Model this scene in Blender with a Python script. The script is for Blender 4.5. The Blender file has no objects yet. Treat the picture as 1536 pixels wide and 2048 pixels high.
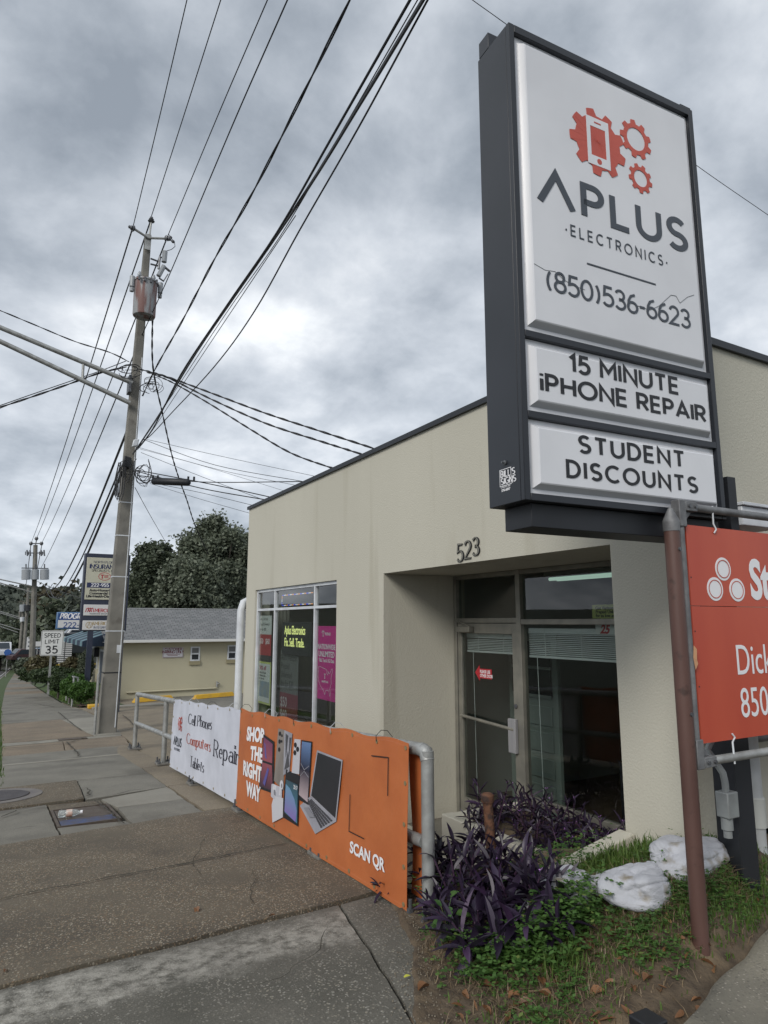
import bpy, math, random
import numpy as np
from mathutils import Vector, Matrix, noise
random.seed(7); RNG = np.random.default_rng(7)
sc = bpy.context.scene
COL = sc.collection
R = math.radians
# ---------------------------------------------------------------- camera
HC = 1.6; YAW = R(29.68); TILT = R(9.40); FPX = 1339.0
cam = bpy.data.cameras.new('camera'); cam.sensor_fit = 'VERTICAL'; cam.sensor_height = 24
cam.lens = FPX / 2048 * 24; cam.clip_start = .05; cam.clip_end = 3000
camo = bpy.data.objects.new('camera', cam); COL.objects.link(camo)
camo.location = (0, 0, HC); camo.rotation_euler = (R(90) + TILT, 0, -YAW)
sc.camera = camo
# ---------------------------------------------------------------- sky
SUN_AZ = R(238); SUN_EL = R(34)      # compass style azimuth from +Y towards +X
w = bpy.data.worlds.new('World'); sc.world = w; w.use_nodes = True
nt = w.node_tree; nt.nodes.clear(); N = nt.nodes.new; L = nt.links.new
out = N('ShaderNodeOutputWorld'); mix = N('ShaderNodeMixShader'); bg1 = N('ShaderNodeBackground'); bg2 = N('ShaderNodeBackground')
sky = N('ShaderNodeTexSky'); sky.sky_type = 'NISHITA'; sky.sun_disc = False; sky.sun_elevation = SUN_EL; sky.sun_rotation = SUN_AZ
L(sky.outputs[0], bg1.inputs[0]); bg1.inputs[1].default_value = .08
tc = N('ShaderNodeTexCoord'); sx = N('ShaderNodeSeparateXYZ'); L(tc.outputs['Generated'], sx.inputs[0])
def mth(op, a, b=None, c=None):
    m = N('ShaderNodeMath'); m.operation = op
    for i, v in enumerate((a, b, c)):
        if v is None: continue
        if isinstance(v, (int, float)): m.inputs[i].default_value = v
        else: L(v, m.inputs[i])
    return m.outputs[0]
zz = mth('ADD', mth('MAXIMUM', sx.outputs[2], 0.0), .40)
cx = N('ShaderNodeCombineXYZ'); L(mth('DIVIDE', sx.outputs[0], zz), cx.inputs[0]); L(mth('DIVIDE', sx.outputs[1], zz), cx.inputs[1])
def wnoise(scale, det, rough, dist, off):
    mp = N('ShaderNodeMapping'); mp.inputs['Location'].default_value = off; L(cx.outputs[0], mp.inputs[0])
    n = N('ShaderNodeTexNoise'); n.inputs['Scale'].default_value = scale; n.inputs['Detail'].default_value = det
    n.inputs['Roughness'].default_value = rough; n.inputs['Distortion'].default_value = dist
    L(mp.outputs[0], n.inputs['Vector']); return n.outputs['Fac']
n1 = wnoise(2.7, 9, .55, .12, (3.1, 1.7, 0)); n2 = wnoise(1.1, 4, .5, .3, (8.3, 2.2, 0)); n3 = wnoise(6.5, 8, .58, .25, (1, 5, 2))
tot = mth('ADD', mth('ADD', mth('MULTIPLY', n1, .62), mth('MULTIPLY', n2, .22)), mth('MULTIPLY', n3, .20))
ramp = N('ShaderNodeValToRGB'); L(tot, ramp.inputs[0])
e = ramp.color_ramp.elements
e[0].position = .40; e[0].color = (.235, .267, .31, 1)
e[1].position = .66; e[1].color = (.76, .785, .81, 1)
for p_, c_ in ((.46, (.315, .35, .396, 1)), (.51, (.40, .435, .482, 1)), (.555, (.48, .515, .562, 1)), (.60, (.575, .605, .645, 1))):
    q = e.new(p_); q.color = c_
# the deck is a little brighter towards the horizon, as in any thin overcast
hz = mth('POWER', mth('SUBTRACT', 1.0, mth('MAXIMUM', sx.outputs[2], 0.0)), 3.0)
mul = mth('ADD', mth('MULTIPLY', hz, .22), .86)
vm = N('ShaderNodeVectorMath'); vm.operation = 'SCALE'; L(ramp.outputs[0], vm.inputs[0]); L(mul, vm.inputs['Scale'])
L(vm.outputs[0], bg2.inputs[0]); bg2.inputs[1].default_value = 1.12
mix.inputs[0].default_value = .94; L(bg1.outputs[0], mix.inputs[1]); L(bg2.outputs[0], mix.inputs[2]); L(mix.outputs[0], out.inputs[0])
# ---------------------------------------------------------------- sun behind thin cloud
sl = bpy.data.lights.new('sun', 'SUN'); sl.energy = 1.5; sl.angle = R(22); sl.color = (1, .96, .9)
so = bpy.data.objects.new('sun', sl); COL.objects.link(so)
sd = Vector((math.sin(SUN_AZ) * math.cos(SUN_EL), math.cos(SUN_AZ) * math.cos(SUN_EL), math.sin(SUN_EL)))
so.rotation_euler = sd.to_track_quat('Z', 'Y').to_euler(); so.location = sd * 50
vs = sc.view_settings; vs.view_transform = 'Standard'; vs.look = 'None'; vs.gamma = 1; vs.exposure = 0.48; vs.use_curve_mapping = False
# ---------------------------------------------------------------- survey helpers (tape measure from the camera point)
_F = np.array([math.sin(YAW) * math.cos(TILT), math.cos(YAW) * math.cos(TILT), math.sin(TILT)])
_R = np.array([math.cos(YAW), -math.sin(YAW), 0]); _U = np.cross(_R, _F); _C = np.array([0, 0, HC])
def sight(x, y): return _F * FPX + _R * (x - 768) + _U * (1024 - y)
def at(x, y, X=None, Y=None, Z=None):
    r = sight(x, y); i, d = (0, X) if X is not None else (1, Y) if Y is not None else (2, Z)
    return Vector(_C + r * ((d - _C[i]) / r[i]))
YS = [-60, 0, 3.3, 4.7, 6.65, 8.55, 10.5, 13, 16.4, 25, 31, 65, 120, 180, 240, 330, 420, 520, 3000]
ZS = [.3, .02, 0, -.07, -.2, -.33, -.44, -.62, -.81, -1.2, -1.6, -3.37, -6.1, -8.5, -8.5, 3, 11, 16, 16]
def T(y): return float(np.interp(y, YS, ZS))
def P(y): return float(np.interp(y, [3.6, 7, 13, 14], [-.42, -.44, -.62, T(14)])) if y < 14 else T(y)
# ---------------------------------------------------------------- object helpers
def props(o, label=None, cat=None, group=None, kind=None):
    if label: o['label'] = label
    if cat: o['category'] = cat
    if group: o['group'] = group
    if kind: o['kind'] = kind
    return o
def thing(name, label, cat, loc=(0, 0, 0), group=None, kind=None, rotz=0):
    o = bpy.data.objects.new(name, None); COL.objects.link(o); o.location = loc; o.rotation_euler = (0, 0, rotz)
    o.empty_display_size = .1
    return props(o, label, cat, group, kind)
def wloc(o):
    v = Vector((0, 0, 0))
    while o is not None: v = v + Vector(o.location); o = o.parent
    return v
class MB:
    def __init__(s): s.v = []; s.f = []
    def add(s, vs, fs):
        n = len(s.v); s.v += [tuple(v) for v in vs]; s.f += [tuple(i + n for i in f) for f in fs]; return s
    def box(s, x0, x1, y0, y1, z0, z1):
        return s.add([(x, y, z) for z in (z0, z1) for y in (y0, y1) for x in (x0, x1)],
                     [(0, 2, 3, 1), (4, 5, 7, 6), (0, 1, 5, 4), (2, 6, 7, 3), (0, 4, 6, 2), (1, 3, 7, 5)])
    def obox(s, o, a, b, c):           # oriented box from corner o along three edge vectors
        o, a, b, c = map(Vector, (o, a, b, c))
        return s.add([o, o + a, o + b, o + a + b, o + c, o + a + c, o + b + c, o + a + b + c],
                     [(0, 2, 3, 1), (4, 5, 7, 6), (0, 1, 5, 4), (2, 6, 7, 3), (0, 4, 6, 2), (1, 3, 7, 5)])
    def tube(s, p0, p1, r, n=12, r1=None, cap=True):
        return s.path([p0, p1], r, n, cap, [r, r if r1 is None else r1])
    def path(s, pts, r, n=8, cap=True, rs=None):
        pts = [Vector(p) for p in pts]; k = len(pts); base = len(s.v); up = None
        for i, p in enumerate(pts):
            d = (pts[min(i + 1, k - 1)] - pts[max(i - 1, 0)])
            d = d.normalized() if d.length > 1e-9 else Vector((0, 0, 1))
            if up is None:
                up = Vector((0, 0, 1)) if abs(d.z) < .9 else Vector((1, 0, 0))
            a = d.cross(up).normalized(); up = a.cross(d).normalized(); b = up
            rr = rs[i] if rs else r
            for j in range(n):
                t = 2 * math.pi * j / n; s.v.append(tuple(p + a * (rr * math.cos(t)) + b * (rr * math.sin(t))))
        for i in range(k - 1):
            for j in range(n):
                a0 = base + i * n + j; a1 = base + i * n + (j + 1) % n
                s.f.append((a0, a0 + n, a1 + n, a1))
        if cap:
            s.f.append(tuple(base + j for j in range(n))); s.f.append(tuple(base + (k - 1) * n + j for j in reversed(range(n))))
        return s
    def lathe(s, prof, c, n=16, ax=(0, 0, 1)):
        ax = Vector(ax).normalized(); u = ax.orthogonal().normalized(); v = ax.cross(u); c = Vector(c); base = len(s.v)
        for r, h in prof:
            for j in range(n):
                t = 2 * math.pi * j / n; s.v.append(tuple(c + ax * h + u * (r * math.cos(t)) + v * (r * math.sin(t))))
        for i in range(len(prof) - 1):
            for j in range(n):
                a0 = base + i * n + j; a1 = base + i * n + (j + 1) % n
                s.f.append((a0, a1, a1 + n, a0 + n))
        s.f.append(tuple(base + j for j in reversed(range(n)))); s.f.append(tuple(base + (len(prof) - 1) * n + j for j in range(n)))
        return s
    def prism(s, poly, o, u, v, d):    # polygon (a,b) in frame o,u,v extruded by vector d
        o, u, v, d = map(Vector, (o, u, v, d)); n = len(poly)
        p = [o + u * a + v * b for a, b in poly]
        fs = [tuple(range(n)), tuple(reversed(range(n, 2 * n)))] + [(i, n + i, n + (i + 1) % n, (i + 1) % n) for i in range(n)]
        return s.add(p + [q + d for q in p], fs)
    def sheet(s, fn, nu, nv):
        b = len(s.v)
        for j in range(nv + 1):
            for i in range(nu + 1): s.v.append(tuple(fn(i / nu, j / nv)))
        for j in range(nv):
            for i in range(nu):
                a = b + j * (nu + 1) + i; s.f.append((a, a + 1, a + nu + 2, a + nu + 1))
        return s
    def mesh(s, name, off=(0, 0, 0)):
        me = bpy.data.meshes.new(name); o = Vector(off)
        me.from_pydata([(v[0] - o.x, v[1] - o.y, v[2] - o.z) for v in s.v], [], s.f); return me
def finish(me, m, ang=35, recalc=True):
    if recalc and len(me.polygons) < 60000:
        import bmesh
        bm = bmesh.new(); bm.from_mesh(me); bmesh.ops.recalc_face_normals(bm, faces=bm.faces); bm.to_mesh(me); bm.free()
    if m: me.materials.append(m)
    if ang:
        me.polygons.foreach_set('use_smooth', [True] * len(me.polygons)); me.set_sharp_from_angle(angle=R(ang))
    return me
def part(name, mb, m, parent=None, ang=35, bevel=0, label=None, recalc=True, kind=None):
    me = mb if isinstance(mb, bpy.types.Mesh) else mb.mesh(name, wloc(parent) if parent else (0, 0, 0))
    if isinstance(mb, bpy.types.Mesh) and parent: me.transform(Matrix.Translation(-wloc(parent)))
    finish(me, m, ang, recalc)
    o = bpy.data.objects.new(name, me); COL.objects.link(o)
    if parent: o.parent = parent
    if bevel:
        b = o.modifiers.new('bevel', 'BEVEL'); b.width = bevel; b.segments = 2; b.limit_method = 'ANGLE'; b.angle_limit = R(40)
    if label: o['label'] = label
    if kind: o['kind'] = kind
    return o
def solo(name, mb, m, label, cat, group=None, loc=None, **k):      # a thing that is one mesh
    off = Vector(loc) if loc is not None else Vector(mb.v[0])
    me = mb.mesh(name, off); finish(me, m, k.get('ang', 35), k.get('recalc', True))
    o = bpy.data.objects.new(name, me); COL.objects.link(o); o.location = off
    if k.get('bevel'):
        b = o.modifiers.new('bevel', 'BEVEL'); b.width = k['bevel']; b.segments = 2; b.limit_method = 'ANGLE'; b.angle_limit = R(40)
    return props(o, label, cat, group, k.get('kind'))
def copy_tree(o, parent=None):
    c = o.copy(); COL.objects.link(c); c.parent = parent
    for ch in list(o.children): copy_tree(ch, c)
    return c
# ---------------------------------------------------------------- materials
MATS = {}
def mat(name, c1, c2=None, scale=4, rough=.6, metal=0, bump=0, bscale=60, spec=.5, vec='Object', stretch=None, emit=0, detail=5, lo=.35, hi=.65, c3=None, s3=20, f3=.5, coat=0, st3=None):
    if name in MATS: return MATS[name]
    m = bpy.data.materials.new(name); m.use_nodes = True; t = m.node_tree; b = t.nodes['Principled BSDF']; MATS[name] = m
    b.inputs['Base Color'].default_value = (*c1, 1); b.inputs['Roughness'].default_value = rough; b.inputs['Metallic'].default_value = metal
    b.inputs['Specular IOR Level'].default_value = spec
    if coat: b.inputs['Coat Weight'].default_value = coat; b.inputs['Coat Roughness'].default_value = .08
    if emit: b.inputs['Emission Color'].default_value = (*c1, 1); b.inputs['Emission Strength'].default_value = emit
    g = t.nodes.new('ShaderNodeTexCoord'); src = g.outputs[vec]
    if stretch:
        mp = t.nodes.new('ShaderNodeMapping'); mp.inputs['Scale'].default_value = stretch; t.links.new(src, mp.inputs[0]); src2 = mp.outputs[0]
    else: src2 = src
    def nz(s, d, v): 
        n = t.nodes.new('ShaderNodeTexNoise'); n.inputs['Scale'].default_value = s; n.inputs['Detail'].default_value = d; t.links.new(v, n.inputs['Vector']); return n.outputs['Fac']
    if c2:
        mr = t.nodes.new('ShaderNodeMapRange'); mr.inputs[1].default_value = lo; mr.inputs[2].default_value = hi
        t.links.new(nz(scale, detail, src2), mr.inputs[0])
        mx = t.nodes.new('ShaderNodeMix'); mx.data_type = 'RGBA'; mx.inputs[6].default_value = (*c1, 1); mx.inputs[7].default_value = (*c2, 1)
        t.links.new(mr.outputs[0], mx.inputs[0]); last = mx.outputs[2]
        if c3:
            mr3 = t.nodes.new('ShaderNodeMapRange'); mr3.inputs[1].default_value = f3; mr3.inputs[2].default_value = f3 + .12
            v3 = src
            if st3: mp3 = t.nodes.new('ShaderNodeMapping'); mp3.inputs['Scale'].default_value = st3; t.links.new(src, mp3.inputs[0]); v3 = mp3.outputs[0]
            t.links.new(nz(s3, 4, v3), mr3.inputs[0])
            m3 = t.nodes.new('ShaderNodeMix'); m3.data_type = 'RGBA'; m3.inputs[7].default_value = (*c3, 1)
            t.links.new(mr3.outputs[0], m3.inputs[0]); t.links.new(last, m3.inputs[6]); last = m3.outputs[2]
        t.links.new(last, b.inputs['Base Color'])
        if emit: t.links.new(last, b.inputs['Emission Color'])
    if bump:
        bn = t.nodes.new('ShaderNodeBump'); bn.inputs['Strength'].default_value = bump; bn.inputs['Distance'].default_value = .01
        t.links.new(nz(bscale, 4, src), bn.inputs['Height']); t.links.new(bn.outputs[0], b.inputs['Normal'])
    return m
def paving(name, base, base2, pebs, pscale=55, thr=.5, stain=(.05, .045, .04), sstr=.5, band=None, sel=.3):
    """exposed aggregate concrete: cement matrix, pebbles of several colours, dark stains"""
    m = bpy.data.materials.new(name); m.use_nodes = True; t = m.node_tree; b = t.nodes['Principled BSDF']; nn = t.nodes.new; ll = t.links.new
    g = nn('ShaderNodeTexCoord').outputs['Object']
    def noi(s, d=5, r=.55):
        n = nn('ShaderNodeTexNoise'); n.inputs['Scale'].default_value = s; n.inputs['Detail'].default_value = d; n.inputs['Roughness'].default_value = r; ll(g, n.inputs[0]); return n.outputs['Fac']
    def rng(v, a, c):
        r_ = nn('ShaderNodeMapRange'); r_.inputs[1].default_value = a; r_.inputs[2].default_value = c; ll(v, r_.inputs[0]); return r_.outputs[0]
    def mixc(f, a, c):
        x = nn('ShaderNodeMix'); x.data_type = 'RGBA'
        for i, v in ((0, f), (6, a), (7, c)):
            if isinstance(v, tuple): x.inputs[i].default_value = (*v, 1)
            elif isinstance(v, (int, float)): x.inputs[i].default_value = v
            else: ll(v, x.inputs[i])
        return x.outputs[2]
    base_c = mixc(rng(noi(1.7), .35, .65), base, base2)
    base_c = mixc(rng(noi(90, 3), .3, .7), base_c, mixc(.5, base_c, (base[0] * .55, base[1] * .55, base[2] * .55)))
    dn = nn('ShaderNodeVectorMath'); dn.operation = 'ADD'; wn = nn('ShaderNodeTexNoise'); wn.inputs['Scale'].default_value = 30; ll(g, wn.inputs[0])
    sc_ = nn('ShaderNodeVectorMath'); sc_.operation = 'SCALE'; sc_.inputs['Scale'].default_value = .02; ll(wn.outputs['Color'], sc_.inputs[0]); ll(g, dn.inputs[0]); ll(sc_.outputs[0], dn.inputs[1])
    vo = nn('ShaderNodeTexVoronoi'); vo.inputs['Scale'].default_value = pscale; ll(dn.outputs[0], vo.inputs['Vector'])
    sepc = nn('ShaderNodeSeparateColor'); ll(vo.outputs['Color'], sepc.inputs[0])
    ra = nn('ShaderNodeValToRGB'); ra.color_ramp.interpolation = 'CONSTANT'; ll(sepc.outputs[0], ra.inputs[0])
    el = ra.color_ramp.elements; el[0].position = 0; el[0].color = (*pebs[0], 1); el[1].position = 1 / len(pebs); el[1].color = (*pebs[1], 1)
    for i in range(2, len(pebs)): q_ = el.new(i / len(pebs)); q_.color = (*pebs[i], 1)
    dist = rng(vo.outputs['Distance'], thr, thr - .12)
    pick = rng(sepc.outputs[1], sel, sel + .04)
    mm = nn('ShaderNodeMath'); mm.operation = 'MULTIPLY'; ll(dist, mm.inputs[0]); ll(pick, mm.inputs[1])
    wear = nn('ShaderNodeMath'); wear.operation = 'MULTIPLY'; ll(mm.outputs[0], wear.inputs[0]); ll(rng(noi(2.3, 4), .3, .52), wear.inputs[1])
    c = mixc(wear.outputs[0], base_c, ra.outputs[0])
    if band:
        sp_ = nn('ShaderNodeSeparateXYZ'); ll(g, sp_.inputs[0]); wv_ = nn('ShaderNodeMath'); wv_.operation = 'MULTIPLY_ADD'; wv_.inputs[1].default_value = .45; ll(noi(2.6, 6, .7), wv_.inputs[0]); ll(sp_.outputs[1], wv_.inputs[2])
        up1, dn1 = rng(wv_.outputs[0], band[0], band[0] + .12), rng(wv_.outputs[0], band[1], band[1] - .10)
        bm_ = nn('ShaderNodeMath'); bm_.operation = 'MULTIPLY'; ll(up1, bm_.inputs[0]); ll(dn1, bm_.inputs[1]); b3_ = nn('ShaderNodeMath'); b3_.operation = 'MULTIPLY'; ll(bm_.outputs[0], b3_.inputs[0]); ll(rng(noi(14, 5, .7), .38, .60), b3_.inputs[1])
        c = mixc(b3_.outputs[0], c, band[2])
    st = nn('ShaderNodeMath'); st.operation = 'MULTIPLY'; ll(rng(noi(.9, 6, .65), .5, .72), st.inputs[0]); st.inputs[1].default_value = sstr
    c = mixc(st.outputs[0], c, stain)
    ll(c, b.inputs['Base Color']); b.inputs['Roughness'].default_value = .85; b.inputs['Specular IOR Level'].default_value = .3
    bu = nn('ShaderNodeBump'); bu.inputs['Strength'].default_value = .5; bu.inputs['Distance'].default_value = .006
    ad = nn('ShaderNodeMath'); ad.operation = 'ADD'; ll(wear.outputs[0], ad.inputs[0]); ll(noi(140, 3), ad.inputs[1]); ll(ad.outputs[0], bu.inputs['Height']); ll(bu.outputs[0], b.inputs['Normal'])
    return m
def leafmat(name, c1, c2, rough=.5, trans=.25, spec=.4, c3=None):
    m = bpy.data.materials.new(name); m.use_nodes = True; t = m.node_tree; b = t.nodes['Principled BSDF']
    gi = t.nodes.new('ShaderNodeNewGeometry'); oi = t.nodes.new('ShaderNodeObjectInfo'); ad = t.nodes.new('ShaderNodeMath'); ad.operation = 'ADD'
    fr = t.nodes.new('ShaderNodeMath'); fr.operation = 'FRACT'
    t.links.new(gi.outputs['Random Per Island'], ad.inputs[0]); t.links.new(oi.outputs['Random'], ad.inputs[1]); t.links.new(ad.outputs[0], fr.inputs[0])
    ra = t.nodes.new('ShaderNodeValToRGB'); ra.color_ramp.elements[0].color = (*c1, 1); ra.color_ramp.elements[1].color = (*c2, 1)
    if c3: q_ = ra.color_ramp.elements.new(.93); q_.color = (*c2, 1); ra.color_ramp.elements[-1].color = (*c3, 1)
    t.links.new(fr.outputs[0], ra.inputs[0]); t.links.new(ra.outputs[0], b.inputs['Base Color'])
    b.inputs['Roughness'].default_value = rough; b.inputs['Specular IOR Level'].default_value = spec
    if trans:
        tl = t.nodes.new('ShaderNodeBsdfTranslucent'); t.links.new(ra.outputs[0], tl.inputs[0]); mx = t.nodes.new('ShaderNodeMixShader'); mx.inputs[0].default_value = trans
        o = t.nodes['Material Output']; t.links.new(b.outputs[0], mx.inputs[1]); t.links.new(tl.outputs[0], mx.inputs[2]); t.links.new(mx.outputs[0], o.inputs[0])
    return m
def glassmat(name, tint=(.75, .8, .78), refl=1.0):
    m = bpy.data.materials.new(name); m.use_nodes = True; t = m.node_tree; t.nodes.remove(t.nodes['Principled BSDF'])
    tr = t.nodes.new('ShaderNodeBsdfTransparent'); tr.inputs[0].default_value = (*tint, 1); gl = t.nodes.new('ShaderNodeBsdfGlossy'); gl.inputs['Roughness'].default_value = .01
    fz = t.nodes.new('ShaderNodeFresnel'); fz.inputs[0].default_value = 1.5; mu = t.nodes.new('ShaderNodeMath'); mu.operation = 'MULTIPLY'; t.links.new(fz.outputs[0], mu.inputs[0]); ge = t.nodes.new('ShaderNodeNewGeometry'); sb_ = t.nodes.new('ShaderNodeMath'); sb_.operation = 'MULTIPLY_ADD'; sb_.inputs[1].default_value = -refl; sb_.inputs[2].default_value = refl; t.links.new(ge.outputs['Backfacing'], sb_.inputs[0]); t.links.new(sb_.outputs[0], mu.inputs[1])
    mx = t.nodes.new('ShaderNodeMixShader'); t.links.new(mu.outputs[0], mx.inputs[0]); t.links.new(tr.outputs[0], mx.inputs[1]); t.links.new(gl.outputs[0], mx.inputs[2])
    t.links.new(mx.outputs[0], t.nodes['Material Output'].inputs[0]); return m
STUCCO = mat('cream_stucco', (.51, .492, .415), (.475, .458, .385), scale=.9, rough=.9, bump=.35, bscale=70, stretch=(1, 1, .22), c3=(.435, .415, .34), s3=3.2, f3=.58, st3=(1, 1, .10))
WOODCAP = mat('dark_coping_metal', (.014, .017, .022), rough=.5)
WHITEAL = mat('white_aluminium', (.62, .65, .68), (.5, .52, .55), scale=5, rough=.45)
BRONZE = mat('anodised_aluminium', (.20, .195, .17), (.27, .26, .22), scale=6, rough=.5, metal=.35)
GLASS = glassmat('window_glass', (.82, .85, .84), 1.7)
GALV = mat('galvanised_pipe', (.40, .41, .40), (.27, .27, .26), scale=9, rough=.5, metal=.45, bump=.15, bscale=90)
GALVD = mat('weathered_pipe', (.23, .235, .24), (.14, .14, .145), scale=12, rough=.6, metal=.4, bump=.2, bscale=60)
BLACK = mat('black_painted_metal', (.009, .011, .014), (.016, .018, .023), scale=3, rough=.55)
CABINET = mat('sign_cabinet_paint', (.017, .020, .027), (.012, .015, .020), scale=2, rough=.4, spec=.5)
ACRYL = mat('white_acrylic', (.69, .70, .73), (.63, .64, .67), scale=2, rough=.24, spec=.5)
INK = mat('charcoal_vinyl', (.045, .055, .07), rough=.4)
BLK = mat('black_vinyl', (.012, .013, .016), rough=.5)
REDV = mat('red_orange_vinyl', (.52, .085, .05), (.45, .07, .045), scale=3, rough=.4)
WHT = mat('white_print', (.78, .78, .80), rough=.5)
CONC = mat('concrete_pole', (.21, .20, .175), (.14, .135, .12), scale=2.2, rough=.85, bump=.4, bscale=50, c3=(.13, .12, .105), s3=3.5, f3=.6)
WIRE = mat('wire_rubber', (.012, .013, .016), rough=.6)
PORC = mat('grey_porcelain', (.30, .32, .34), rough=.3)
STEEL = mat('hardware_steel', (.16, .17, .18), (.1, .1, .11), scale=20, rough=.5, metal=.6)
RUST = mat('rusty_steel', (.085, .036, .022), (.15, .07, .038), scale=14, rough=.85, bump=.7, bscale=50, c3=(.05, .03, .025), s3=22, f3=.5)
BROWNP = mat('brown_painted_post', (.085, .042, .034), (.11, .058, .047), scale=7, rough=.5, stretch=(1, 1, .3), c3=(.055, .03, .024), s3=14, f3=.6)
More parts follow.
